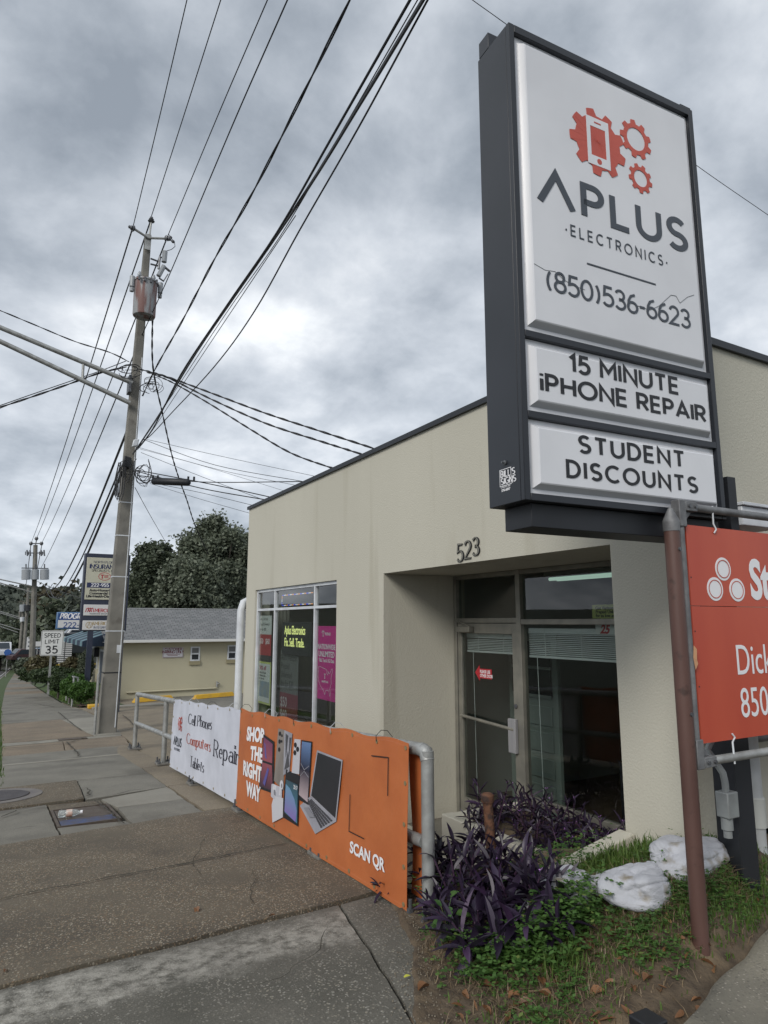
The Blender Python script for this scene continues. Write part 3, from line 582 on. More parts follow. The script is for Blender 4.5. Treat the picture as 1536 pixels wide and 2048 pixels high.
# ================================================================ SHOP
XF, YN, YE, ZT = 3.54, 2.68, 10.80, 3.50
shop = thing('shop_building', 'cream stucco shop with flat roof, corner window and recessed glass entrance', 'building', (XF, 6, -.45))
YW0, YW1, ZW0, ZW1 = 7.37, 10.36, -.12, 2.115
YR0, YR1, ZR = 3.14, 6.22, 2.12
def cells(xs0, xs1, ys, zs, keep):
    mb = MB(); V = {}
    def v(x, y, z):
        k = (round(x, 4), round(y, 4), round(z, 4))
        if k not in V: V[k] = len(mb.v); mb.v.append((x, y, z))
        return V[k]
    ny, nz = len(ys) - 1, len(zs) - 1
    for i in range(ny):
        for j in range(nz):
            if not keep(i, j): continue
            a, b_, c, d = ys[i], ys[i + 1], zs[j], zs[j + 1]
            mb.f.append((v(xs0, b_, c), v(xs0, a, c), v(xs0, a, d), v(xs0, b_, d)))
            mb.f.append((v(xs1, a, c), v(xs1, b_, c), v(xs1, b_, d), v(xs1, a, d)))
            for di, dj, q in ((-1, 0, ((a, c), (a, d))), (1, 0, ((b_, d), (b_, c))), (0, -1, ((b_, c), (a, c))), (0, 1, ((a, d), (b_, d)))):
                ii, jj = i + di, j + dj
                if not (0 <= ii < ny and 0 <= jj < nz and keep(ii, jj)):
                    (p, q_), (r_, s_) = q; mb.f.append((v(xs0, p, q_), v(xs0, r_, s_), v(xs1, r_, s_), v(xs1, p, q_)))
    return mb
yy = [YN, YR0, YR1, YW0, YW1, YE]; zz_ = [-.9, -.42, ZW0, ZW1, ZR, ZT]
def keep(i, j):
    if i == 1 and j in (1, 2, 3): return False
    if i == 3 and j == 2: return False
    return True
part('wall', cells(XF, XF + .25, yy, zz_, keep), STUCCO, shop, ang=0)
part('wall', MB().box(XF + .25, 16, YN, YN + .25, -.6, ZT), STUCCO, shop, ang=0)
part('wall', MB().box(XF + .25, 16, YE - .25, YE, -1.0, ZT), STUCCO, shop, ang=0)
part('parapet_coping', merge(MB().box(XF - .025, XF + .28, YN - .025, YE + .025, ZT + .002, ZT + .03), MB().box(XF - .03, XF - .003, YN - .03, YE + .03, ZT - .018, ZT + .032),
     MB().box(XF + .285, 16.03, YN - .025, YN + .28, ZT + .002, ZT + .03), MB().box(XF - .003, 16.03, YN - .03, YN - .003, ZT - .018, ZT + .032)), WOODCAP, shop)
part('roof', MB().box(XF + .25, 16, YN + .25, YE - .25, 3.0, 3.1), mat('roof_felt', (.12, .12, .12), rough=.9), shop)
part('soffit', MB().box(XF + .25, 4.60, YR0 - .02, YR1 + .15, ZR + .002, ZR + .12), STUCCO, shop, ang=0)
part('recess_wall', MB().box(XF + .25, 4.60, YR1, YR1 + .15, -.9, ZR), STUCCO, shop, ang=0)
part('recess_wall', MB().box(XF + .25, 4.52, YR0 - .16, YR0, -.9, ZR), STUCCO, shop, ang=0)
# interior shell
INW = mat('interior_wall_paint', (.32, .34, .33), (.26, .28, .27), scale=1.5, rough=.8)
part('interior_floor', MB().box(XF + .26, 15.5, YN + .26, YE - .26, -.6, -.43), mat('wood_floor', (.09, .065, .045), (.06, .042, .03), scale=3, rough=.4, stretch=(.4, 6, 1)), shop)
part('interior_ceiling', MB().box(XF + .26, 15.5, YN + .26, YE - .26, 2.72, 2.80), mat('ceiling_tile', (.20, .20, .19), rough=.9), shop)
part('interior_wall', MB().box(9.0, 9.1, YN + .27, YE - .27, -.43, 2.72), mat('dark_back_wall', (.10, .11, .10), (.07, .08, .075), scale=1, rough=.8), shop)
part('interior_wall', MB().box(4.62, 9.0, 6.75, 6.85, -.43, 2.72), INW, shop)
# --- storefront in the recess (plane x = 4.47)
SX = 4.47
part('frame', merge(MB().box(SX - .03, SX + .05, 6.165, 6.215, -.42, ZR), MB().box(SX - .03, SX + .05, 5.10, 5.165, -.42, ZR), MB().box(SX - .03, SX + .05, YR0 + .002, YR0 + .05, -.07, ZR),
     MB().box(SX - .025, SX + .045, 5.167, 6.163, ZR - .045, ZR - .002), MB().box(SX - .025, SX + .045, YR0 + .052, 5.098, ZR - .045, ZR - .002),
     MB().box(SX - .026, SX + .045, YR0 + .052, 5.098, 1.585, 1.635), MB().box(SX - .026, SX + .045, 5.167, 6.163, 1.60, 1.65), MB().box(SX - .026, SX + .045, YR0 + .052, 5.098, -.07, .0)), BRONZE, shop, bevel=.003)
for a, b_, c, d in ((5.17, 6.16, 1.652, ZR - .047), (YR0 + .054, 5.096, 1.637, ZR - .047), (YR0 + .054, 5.096, .002, 1.583)):
    part('pane', MB().box(SX + .01, SX + .016, a, b_, c, d), GLASS, shop, ang=0)
dr = part('door', merge(MB().box(SX - .02, SX + .03, 6.09, 6.155, -.41, 1.595), MB().box(SX - .02, SX + .03, 5.172, 5.245, -.41, 1.595), MB().box(SX - .019, SX + .029, 5.246, 6.089, 1.49, 1.594), MB().box(SX - .019, SX + .029, 5.246, 6.089, -.41, -.22)), BRONZE, shop, bevel=.003)
def sub(name, mb, m_, parent, **k): return part(name, mb, m_, parent, **k)
sub('pane', MB().box(SX + .002, SX + .008, 5.247, 6.088, -.218, 1.488), GLASS, dr, ang=0)
sub('push_bar', MB().tube((SX - .05, 6.08, .62), (SX - .05, 5.22, .58), .016, 8), BRONZE, dr)
sub('handle_box', MB().box(SX - .06, SX - .021, 5.19, 5.30, .36, .68), mat('pale_handle_cover', (.30, .30, .31), (.24, .24, .25), scale=3, rough=.5, stretch=(1, 12, .2)), dr, bevel=.006)
sub('lock', MB().lathe([(.02, 0), (.022, .01), (.012, .014)], (SX - .021, 5.21, .80), 12, (-1, 0, 0)), STEEL, dr)
sub('closer', merge(MB().box(SX - .085, SX - .022, 5.86, 6.10, 1.50, 1.56), MB().tube((SX - .05, 5.9, 1.56), (SX - .04, 6.15, 1.63), .01, 6)), BRONZE, dr, bevel=.008)
# --- corner window
W0 = thing_w = part('window_frame', merge(*[MB().box(XF + .03, XF + .085, a, b_, ZW0, ZW1) for a, b_ in ((YW0, YW0 + .045), (8.085, 8.118), (9.550, 9.583), (YW1 - .045, YW1))],
     *[MB().box(XF + .032, XF + .083, a, b_, c, d) for a, b_ in ((YW0 + .046, 8.084), (8.119, 9.549), (9.584, YW1 - .046)) for c, d in ((ZW0, ZW0 + .05), (1.782, 1.818), (ZW1 - .045, ZW1))]), WHITEAL, shop, bevel=.003)
for a, b_ in ((YW0 + .047, 8.073), (8.127, 9.543), (9.592, YW1 - .047)):
    for c, d in ((ZW0 + .052, 1.773), (1.827, ZW1 - .047)):
        sub('pane', MB().box(XF + .06, XF + .066, a, b_, c, d), GLASS, W0, ang=0)
part('window_sill', MB().box(XF - .04, XF + .02, YW0, YW1, ZW0 - .05, ZW0 - .002), STUCCO, shop)
# --- address digits, wrought letters with an inline
fd = plane_fn((XF - .004, 4.90, 2.14), (0, -1, 0), (0, 0, 1), (-1, 0, 0))
for k, c in enumerate('523'):
    m1 = MB(); strokes(m1, c, .15, fd, wv=.20, wh=.08, x0=.03 + k * .115, y0=.0 + k * .018, serif=.0, depth=.008)
    dg = part('address_digit', m1, BLK, shop)
    m2 = MB(); strokes(m2, c, .15, fd, wv=.045, wh=.02, x0=.03 + k * .115, y0=.0 + k * .018, zb=.009, depth=.001)
    sub('inline', m2, mat('pale_inline', (.35, .34, .28), rough=.6), dg)
# --- downpipe at the far corner
dp = MB(); dp.path([(4.6, YE + .10, 1.98), (3.62, YE + .10, 1.98), (3.52, YE + .085, 1.93), (3.475, YE + .06, 1.80), (3.47, YE + .05, 1.62), (3.47, YE + .05, -.40)], .062, 10)
part('downpipe', dp, WHITEAL, shop, ang=45)
# --- planter in the recess
pl_ = thing('planter', 'low cream masonry planter across the recessed shop window', 'planter', (3.6, 4.2, -.42))
part('planter_wall', MB().box(XF + .02, XF + .14, 3.2, 5.22, -.8, -.07), STUCCO, pl_, bevel=.008)
part('planter_wall', MB().box(XF + .142, 4.43, 5.10, 5.22, -.8, -.075), STUCCO, pl_, bevel=.008)
pw = MB(); pw.add([(2.88, 3.12, -.1), (3.53, 3.06, -.1), (3.53, 3.18, -.1), (2.88, 3.24, -.1), (2.88, 3.12, .155), (3.53, 3.06, .315), (3.53, 3.18, .315), (2.88, 3.24, .155)], [(0, 3, 2, 1), (4, 5, 6, 7), (0, 1, 5, 4), (1, 2, 6, 5), (2, 3, 7, 6), (3, 0, 4, 7)])
part('planter_wall', pw, STUCCO, pl_, bevel=.008)
part('soil', MB().box(XF + .143, 4.42, 3.16, 5.098, -.5, -.13), SOIL, pl_)
kb = thing('retaining_kerb', 'short rough concrete kerb holding the garden bed beside the handrail end', 'kerb', (2.4, 3.8, -.4))
part('kerb_block', MB().box(2.30, 2.86, 3.72, 3.85, -.55, .0), SLAB_TAN, kb, bevel=.01)
part('kerb_block', MB().box(2.87, 3.53, 3.72, 3.85, -.55, .01), SLAB_TAN, kb, bevel=.01)

# cracks: narrow open joints with dirt in them
DIRT = mat('crack_dirt', (.030, .026, .020), (.05, .045, .03), scale=20, rough=1)
def crack(pts_px, w_=.008):
    P0 = [hit(x, y, lambda a, b: T(b) + .012) for x, y in pts_px]; L_, R_ = [], []; mb = MB(); pts = []
    for a, b in zip(P0, P0[1:]):
        n = max(2, int((b - a).length / .05))
        for i in range(n):
            p = a.lerp(b, i / n); q = noise.noise(Vector((p.x * 9, p.y * 9, 3))) * .035; pts.append((p.x + q, p.y + .03 * noise.noise(Vector((p.x * 8, p.y * 8, 8)))))
    for i, (x, y) in enumerate(pts):
        a, b = pts[max(i - 1, 0)], pts[min(i + 1, len(pts) - 1)]; d = Vector((b[0] - a[0], b[1] - a[1])).normalized(); h = w_ * (.35 + 1.1 * abs(noise.noise(Vector((x * 6, y * 6, 1))))) * (1 if 0 < i < len(pts) - 1 else .1)
        for s_ in (-1, 1): mb.v.append((x - d.y * h * s_, y + d.x * h * s_, T(y) + .0195))
    for i in range(len(pts) - 1): mb.f.append((2 * i, 2 * i + 1, 2 * i + 3, 2 * i + 2))
    part('crack', mb, DIRT, walk, ang=0, recalc=False)
for pts_, w_ in (([(0, 1799), (150, 1771), (300, 1742), (450, 1713), (590, 1685)], .011), ([(134, 1484), (145, 1497), (158, 1507), (156, 1514)], .02), ([(116, 1424), (142, 1446), (164, 1462)], .02), ([(0, 1637), (33, 1622), (96, 1610), (153, 1601), (178, 1590), (180, 1581), (167, 1575)], .014), ([(189, 1601), (219, 1623), (249, 1651)], .014),
                 ([(189, 1598), (230, 1590), (262, 1582), (300, 1578)], .008), ([(46, 1574), (150, 1562), (262, 1551)], .006), ([(3, 1498), (60, 1494), (130, 1488), (170, 1475)], .018), ([(400, 1752), (385, 1730), (398, 1700), (412, 1672)], .004), ([(505, 1810), (500, 1782), (512, 1762), (505, 1735)], .0035),
                 ([(25, 1660), (55, 1655), (95, 1652)], .006), ([(245, 1380 + 50), (258, 1440), (268, 1452)], .02), ([(60, 1930), (180, 1915), (300, 1925)], .0025), ([(470, 1990), (560, 1960), (640, 1900), (655, 1850)], .003), ([(30, 1410), (75, 1408), (110, 1414)], .02)): crack(pts_, w_)
# ================================================================ things in the windows
POSTW = mat('poster_white', (.60, .62, .60), rough=.6); LIME = mat('poster_lime', (.50, .55, .16), rough=.6); PRED = mat('poster_red', (.42, .03, .04), rough=.6)
MAG = mat('poster_magenta', (.62, .02, .27), (.54, .018, .24), scale=2, rough=.5); PDK = mat('poster_dark', (.03, .03, .035), rough=.6); PBLUE = mat('poster_photo_blue', (.22, .30, .38), (.30, .33, .30), scale=9, rough=.6)
GLOWY = mat('led_yellow', (.75, .8, .28), emit=.7); 
def wplane(y, z, x=XF + .075): return plane_fn((x, y, z), (0, -1, 0), (0, 0, 1), (-1, 0, 0))
p = thing('phone_plan_poster', 'tall poster with white, red and black bands in the narrow left window bay', 'poster', (XF + .12, 9.95, 1))
f0_ = wplane(10.37, .0, XF + .085); f = lambda a, b, z: f0_(a * 1.22, 1.02 + (b - .74) * .72, z)
part('sheet', flat([rect(0, 1.30, .46, 1.70)], f, -.003, 0), POSTW, p); part('red_band', flat([rect(0, .86, .46, 1.30)], f, -.003, .0), PRED, p); part('dark_band', flat([rect(0, .74, .46, .86)], f, -.003, 0), PDK, p)
part('lettering', merge(txt('Add a Verizon', .085, f, .02, 1.60, .62, align='LEFT', depth=.001), txt('Prepaid Unlimited', .085, f, .02, 1.49, .58, align='LEFT', depth=.001), txt('line for $30', .085, f, .02, 1.38, .62, align='LEFT', depth=.001)), BLK, p, ang=0)
part('price_lettering', merge(txt('$50', .16, f, .02, 1.10, .62, .002, align='LEFT', depth=.001), txt('$60', .16, f, .25, 1.10, .62, .002, align='LEFT', depth=.001)), WHT, p, ang=0)
p = thing('discount_poster', 'lime bordered poster with red offer and a photo, low in the narrow left bay', 'poster', (XF + .12, 9.95, 0))
f1_ = wplane(10.34, .0, XF + .085); f = lambda a, b, z: f1_(a * 1.1, .38 + (b + .12) * .75, z)
part('border', flat([rect(0, -.12, .50, .72)], f, -.004, -.001), LIME, p); part('sheet', flat([rect(.03, -.08, .47, .68)], f, 0, .001), POSTW, p)
part('photo', flat([rect(.05, .02, .45, .33)], f, .002, .003), PBLUE, p)
part('offer_lettering', txt('50% off', .12, f, .04, .55, .75, .002, align='LEFT', depth=.001, zb=.002), mat('offer_red', (.35, .02, .08)), p, ang=0)
part('lettering', merge(txt('selected Prepaid', .06, f, .04, .48, .7, align='LEFT', depth=.001, zb=.002), txt('Unlimited plans', .06, f, .04, .42, .7, align='LEFT', depth=.001, zb=.002), txt('for one year', .06, f, .04, .36, .7, align='LEFT', depth=.001, zb=.002)), BLK, p, ang=0)
p = thing('scrolling_led_sign', 'black LED text display reading Aplus Electronics in the middle window bay', 'LED sign', (XF + .2, 8.6, 1.2))
part('housing', MB().box(XF + .10, XF + .15, 8.34, 9.40, 1.15, 1.61), BLK, p, bevel=.005)
f = wplane(9.30, 0, XF + .098)
part('lettering', merge(txt('Aplus Electronics', .17, f, .0, 1.44, .64, .002, align='LEFT', depth=.002), txt('Fix. Sell. Trade.', .17, f, .0, 1.27, .70, .002, align='LEFT', depth=.002)), GLOWY, p, ang=0)
p = thing('led_border_sign', 'dark panel outlined with coloured LED dashes above the middle window bay', 'LED sign', (XF + .2, 8.8, 1.95))
part('housing', MB().box(XF + .10, XF + .14, 8.30, 9.44, 1.84, 2.01), BLK, p)
cl = [mat('led_blue', (.05, .08, .7), emit=.6), mat('led_white', (.7, .7, .75), emit=.5), mat('led_orange', (.8, .32, .1), emit=.5)]
segs = [[], [], []]
k = 0; yv = 9.42
while yv > 8.34:
    for zv in (1.852, 2.0): segs[(k + (zv > 2)) % 3].append((yv - .07, yv, zv - .006, zv + .006))
    yv -= .075; k += 1
for q in range(3):
    segs[q].append((9.425, 9.436, 1.858 + q * .047, 1.858 + q * .047 + .042))
    part('light_dashes', merge(*[MB().box(XF + .095, XF + .099, a, b_, c, d) for a, b_, c, d in segs[q]]), cl[q], p)
p = thing('network_poster', 'magenta poster with white outline map in the right window bay', 'poster', (XF + .1, 7.75, .8))
f2_ = wplane(8.12, 0, XF + .088); f = lambda a, b, z: f2_(a * 1.04, .65 + (b - .17) * .722, z)
part('sheet', flat([rect(0, .17, .56, 1.43)], f, -.003, 0), MAG, p)
part('emblem', merge(flat([rect(.15, 1.335, .21, 1.347), rect(.174, 1.26, .186, 1.334), rect(.145, 1.305, .152, 1.346), rect(.208, 1.305, .215, 1.346), rect(.163, 1.25, .197, 1.259)], f, .001, .002), txt('PREPAID', .07, f, .23, 1.27, .62, .001, align='LEFT', depth=.001)), WHT, p, ang=0)
part('headline', merge(txt('NATIONWIDE', .125, f, .28, 1.03, .62, .003, depth=.001), txt('UNLIMITED', .135, f, .28, .90, .66, .003, depth=.001), txt('Talk, Text & 5G Data', .085, f, .28, .81, .58, .002, depth=.001)), WHT, p, ang=0)
usa = [(.06, .72), (.10, .725), (.22, .70), (.28, .69), (.31, .665), (.30, .62), (.325, .60), (.345, .655), (.37, .62), (.40, .645), (.43, .70), (.455, .71), (.46, .66), (.43, .60), (.42, .53), (.43, .47), (.41, .41), (.39, .37), (.41, .30), (.395, .25), (.365, .33), (.33, .345), (.28, .335), (.25, .26), (.21, .33), (.17, .36), (.12, .40), (.07, .47), (.045, .56), (.06, .65), (.06, .72)]
mo = MB(); ribbon(mo, usa, .006, .006, .001, .002, f)
part('outline_map', merge(mo, txt('LEADER IN 5G', .05, f, .25, .46, .6, .001, depth=.001), flat([rect(.22, .60, .27, .612), rect(.239, .54, .251, .599), rect(.228, .53, .262, .539)], f, .001, .002)), WHT, p, ang=0)
p = thing('dimmed_plan_poster', 'poster painted dim as if seen through dark glass, listing $50 and $60 plans behind the middle window bay', 'poster', (XF + .4, 9.3, .5))
f3_ = wplane(9.54, 0, XF + .14); f = lambda a, b, z: f3_(a * 1.1, .22 + (b + .1) * .88, z)
part('sheet', flat([rect(0, -.1, .62, .34)], f, -.003, 0), mat('dim_red', (.16, .02, .03)), p); part('upper_sheet', flat([rect(0, .34, .62, 1.02)], f, -.003, 0), mat('dim_grey', (.12, .125, .12)), p)  # sheet and ink colours darkened to paint in the dimness behind dark glass
part('lettering', merge(txt('Add a Verizon', .15, f, .02, .86, .62, align='LEFT', depth=.001), txt('Prepaid', .15, f, .02, .72, .66, align='LEFT', depth=.001), txt('Unlimited', .15, f, .02, .58, .66, align='LEFT', depth=.001), txt('line for $30', .15, f, .02, .44, .62, align='LEFT', depth=.001)), BLK, p, ang=0)
part('price_lettering', merge(txt('$50', .22, f, .02, .12, .7, .003, align='LEFT', depth=.001), txt('$60', .22, f, .02, -.08, .7, .003, align='LEFT', depth=.001)), mat('dim_white', (.4, .38, .38)), p, ang=0)
solo('rolled_banner', MB().tube((XF + .35, 9.25, -.02), (XF + .30, 8.15, .02), .10, 18), mat('orange_fabric', (.50, .15, .05), (.42, .12, .04), scale=4, rough=.6), 'orange rolled up banner lying on the sill inside the middle window bay', 'banner roll')
p = thing('vertical_blind', 'pale vertical blind slats behind the narrow left window bay', 'blind', (XF + .35, 9.9, .9))
for k in range(5): part('slat', MB().box(XF + .33, XF + .34, 9.72 + k * .14, 9.82 + k * .14, .2, 2.1), mat('blind_cream', (.22, .21, .18), rough=.7), p)
p = thing('entrance_poster', 'lime edged white poster with black phone offer text high in the entrance window', 'poster', (SX + .06, 4.1, 1.7))
f = plane_fn((SX + .04, 4.24, 0), (0, -1, 0), (0, 0, 1), (-1, 0, 0))
part('border', flat([rect(0, 1.637, .9, 1.755)], f, -.004, -.001), LIME, p); part('sheet', flat([rect(.03, 1.50, .9, 1.583)], f, -.003, 0), POSTW, p)
part('lettering', merge(txt('Get Verizon', .040, f, .04, 1.712, 1, .001, align='LEFT', depth=.001), txt('Prepaid Unlimited', .040, f, .04, 1.680, 1, .001, align='LEFT', depth=.001), txt('for as low as', .040, f, .04, 1.648, 1, .001, align='LEFT', depth=.001)), BLK, p, ang=0)
part('price_lettering', txt('25', .10, f, .08, 1.512, 1, .004, align='LEFT', depth=.001, shear=.3), mat('price_red', (.4, .02, .03)), p, ang=0)
BL = mat('blind_white', (.62, .66, .66), (.52, .56, .55), scale=6, rough=.6, stretch=(1, 1, 12))
for nm, y0, y1, z0, z1, lb in (('mini_blind', 5.25, 6.085, 1.295, 1.488, 'short raised white mini blind inside the glass door'), ('mini_blind', YR0 + .1, 5.08, 1.28, 1.55, 'wide raised white mini blind inside the entrance window')):
    p = thing(nm, lb, 'blind', (SX + .08, (y0 + y1) / 2, z1), group='raised mini blinds at the entrance')
    part('head_rail', MB().box(SX + .05, SX + .10, y0, y1, z1 - .05, z1), BL, p, bevel=.004)
    zz0 = z0 + .02
    while zz0 < z1 - .06: part('slat', MB().box(SX + .055, SX + .085, y0 + .004, y1 - .004, zz0, zz0 + .009), BL, p, ang=0); zz0 += .017
    part('bottom_rail', MB().box(SX + .052, SX + .092, y0, y1, z0 - .01, z0 + .012), BL, p, bevel=.003)
    part('cord', MB().tube((SX + .045, y1 - .12, z0), (SX + .045, y1 - .14, -.2), .003, 5), BL, p)
    n = 2 if y1 - y0 < 1 else 4
    for k in range(n): yk = y0 + (k + .5) * (y1 - y0) / n; part('ladder_cord', MB().tube((SX + .05, yk, z0), (SX + .05, yk, z1), .004, 5), BL, p)
p = thing('arrow_sticker', 'red arrow sticker reading PLEASE USE OTHER DOOR on the glass door', 'sticker', (SX - .01, 5.7, 1.1))
f = plane_fn((SX - .0, 5.88, 1.02), (0, -1, 0), (0, 0, 1), (-1, 0, 0))
part('arrow', flat([[(0, .06), (.08, .14), (.08, .105), (.28, .105), (.28, .005), (.08, .005), (.08, -.025)]], f, 0, .001), mat('sticker_red', (.42, .02, .03)), p, ang=0)
part('lettering', merge(txt('PLEASE USE', .045, f, .085, .06, .75, .001, align='LEFT', depth=.0006, zb=.0015), txt('OTHER DOOR', .045, f, .085, .018, .72, .001, align='LEFT', depth=.0006, zb=.0015)), WHT, p, ang=0)
p = thing('ceiling_light', 'lit fluorescent strip light under the shop ceiling behind the entrance window', 'light', (5.6, 3.9, 2.3))
a = at(1098, 1156, X=5.5); b_ = Vector((5.5, 3.1, a.z + .0))
part('housing', MB().box(5.42, 5.62, 3.2, a.y, a.z, a.z + .07), mat('fixture_white', (.4, .42, .4)), p)
part('tube', merge(MB().tube((5.46, 3.25, a.z - .02), (5.46, a.y - .05, a.z - .02), .018, 8), MB().tube((5.58, 3.25, a.z - .02), (5.58, a.y - .05, a.z - .02), .018, 8)), mat('tube_glow', (.5, .7, .58), emit=.5), p)
p = thing('interior_door', 'pale green panelled door standing open inside behind the glass door', 'door', (5.2, 5.9, -.42))
G1 = mat('pale_green_paint', (.20, .24, .22), rough=.6)
part('leaf', MB().box(5.2, 5.24, 5.42, 6.2, -.42, 1.5), G1, p)
for k in range(4): part('raised_panel', MB().box(5.185, 5.199, 5.50, 6.12, -.3 + k * .27, -.3 + k * .27 + .20), G1, p, bevel=.006)
part('pane_lite', MB().box(5.18, 5.199, 5.50, 6.12, .82, 1.40), mat('dark_lite', (.03, .035, .035), rough=.2), p)
for k in range(3): part('glazing_bar', MB().box(5.168, 5.179, 5.49, 6.13, .80 + k * .3, .83 + k * .3), G1, p)
solo('display_counter', MB().box(6.0, 6.6, 3.2, 5.0, -.43, .62), mat('counter_grey', (.20, .21, .21), (.16, .17, .17), scale=3, rough=.5), 'grey display counter standing deep inside the entrance window', 'counter', bevel=.01)
solo('black_cabinet', merge(MB().box(4.75, 5.35, 3.2, 4.25, -.43, .42)), BLK, 'black low cabinet just inside the entrance window on the right', 'cabinet', bevel=.01)
# ================================================================ HANDRAIL
RP = [(2.20, 3.36), (2.10, 4.74), (2.12, 6.65), (2.15, 8.52), (2.20, 10.5), (2.30, 13.0)]
hr = thing('handrail', 'long grey galvanised pipe handrail carrying two banners along the sidewalk', 'handrail', (2.15, 8, T(8)))
rz = [T(y) + 1.06 for x, y in RP]; rz[0] = 1.07; rz[1] = .99
pr = .042
_rn = at(863, 1493, X=2.20).z - .03; _rf = at(277, 1386, Y=13.0).z - .02
def railz(y): return float(np.interp(y, [3.36, 13.0], [_rn, _rf]))
pr = .037
tp = [(RP[0][0], RP[0][1], railz(3.36) - .0)] + [(float(np.interp(t, [q[1] for q in RP], [q[0] for q in RP])) if False else 2.20 + (2.30 - 2.20) * ((t - 3.36) / 9.64), t, railz(t)) for t in (4.7, 6.6, 8.5, 10.5)] + [(2.30, 13.0, railz(13))]
part('top_rail', MB().path([(p[0], p[1] + (.03 if i == 0 else 0), p[2]) for i, p in enumerate(tp)], pr, 20), GALV, hr, ang=50)
part('middle_rail', MB().path([(p[0] + .0, p[1] + (.04 if i == 0 else 0), p[2] - .50) for i, p in enumerate(tp)], pr * .92, 16), GALV, hr, ang=50)
RX = lambda y: 2.20 + .10 * ((y - 3.36) / 9.64)
for i, (x, y) in enumerate(RP):
    x = RX(y); z0 = -.02 if i == 0 else T(y)
    part('post', MB().tube((x, y, z0 - .02), (x, y, railz(y) + (.0 if i not in (0,) else .0)), pr, 20), GALV, hr, ang=50)
    bp = part('base_plate', MB().box(x - .105, x + .105, y - .10, y + .10, z0 + .004, z0 + .03), mat('plate_concrete_grey', (.19, .185, .165), (.13, .12, .11), scale=20, rough=.8, bump=.3, bscale=60), hr, bevel=.004)
    for dx in (-.075, .075):
        for dy in (-.072, .072):
            sub('bolt', merge(MB().tube((x + dx, y + dy, z0 + .03), (x + dx, y + dy, z0 + .10), .011, 8), MB().lathe([(.022, 0), (.022, .02)], (x + dx, y + dy, z0 + .031), 6)), STEEL, bp, ang=30)
part('elbow', MB().path([(RX(3.36), 3.36 + .06, railz(3.4)), (RX(3.36), 3.36 + .015, railz(3.4) - .006), (RX(3.36), 3.36, railz(3.4) - .05)], pr + .004, 20), GALV, hr, ang=50)
# ================================================================ BANNERS
def banner_fn(y0, y1, zt0, zt1, zb0, zb1, amp, seed, x_off):
    """x runs from far end (y0) to near end (y1), y 0..1 from bottom to top (in metres of the banner's mean height)"""
    Lh = y0 - y1; Hm = ((zt0 - zb0) + (zt1 - zb1)) / 2
    def fn(a, b, z):
        u = a / Lh; v = b / Hm; y = y0 - a
        zt = zt0 + (zt1 - zt0) * u; zb = zb0 + (zb1 - zb0) * u
        sc_top = .009 * math.sin(u * 34 + seed) * v
        w_ = amp * (math.sin(a * 5.1 + seed + 1.6 * v) * .5 + math.sin(a * 11 + seed * 2 - 2.2 * v) * .22 + noise.noise(Vector((a * 1.6, b * 1.9, seed))) * 1.0) * (.3 + .7 * (1 - abs(2 * v - 1)))
        x = RX(y) - .052 - .012 - .02 * (1 - v) + w_ + x_off
        return Vector((x - z, y, zb + (zt - zb) * v + (sc_top if v > .5 else 0)))
    return fn, Lh, Hm
BW = mat('white_vinyl_banner', (.62, .64, .72), (.54, .56, .63), scale=3, rough=.4, bump=1.0, bscale=4.5)
BO = mat('orange_vinyl_banner', (.51, .155, .05), (.44, .125, .04), scale=2.5, rough=.4, bump=1.0, bscale=4)
GROM = mat('brass_grommet', (.45, .38, .22), rough=.4, metal=.7)
def banner(name, label, args, m_, gr):
    fn, Lh, Hm = banner_fn(*args)
    t = thing(name, label, 'banner', fn(Lh / 2, 0, 0), group='banners on the handrail')
    mb = MB(); nu, nv = 90, 26
    mb.sheet(lambda u, v: fn(u * Lh, v * Hm, 0), nu, nv); k = len(mb.v)
    mb.sheet(lambda u, v: fn(u * Lh, v * Hm, -.002), nu, nv)
    part('cloth', mb, m_, t, ang=80)
    hem = MB()
    for y_ in (.022, Hm - .022): hem.path([fn(Lh * i / 60, y_, -.002) for i in range(61)], .003, 5)
    part('hem', hem, m_, t)
    n = gr
    for i in range(n):
        for y_ in (.03, Hm - .03):
            a = .03 + (Lh - .06) * i / (n - 1); g = part('grommet', MB().lathe([(.006, 0), (.013, 0), (.013, .003), (.006, .003)], fn(a, y_, .001), 10, (-1, 0, 0)), GROM, t)
            if y_ > .5 and i % 2 == 0:
                c = fn(a, y_, 0); part('zip_tie', MB().path([c + Vector((-.006, 0, 0)), c + Vector((-.008, .0, .035)), c + Vector((.03, 0, .066)), c + Vector((.075, 0, .06)), c + Vector((.11, 0, .02)), c + Vector((.09, 0, -.03)), c + Vector((.0, 0, -.01))], .0022, 5), BLK if i % 4 == 0 else WHITEAL, t)
    for i in range(2):
        for j in range(1, 4):
            part('grommet', MB().lathe([(.006, 0), (.013, 0), (.013, .003), (.006, .003)], fn(.03 + (Lh - .06) * i, Hm * j / 4, .001), 10, (-1, 0, 0)), GROM, t)
    return t, fn, Lh, Hm
ow0 = at(480, 1417, X=2.17); ow1 = at(817, 1484, X=2.14)
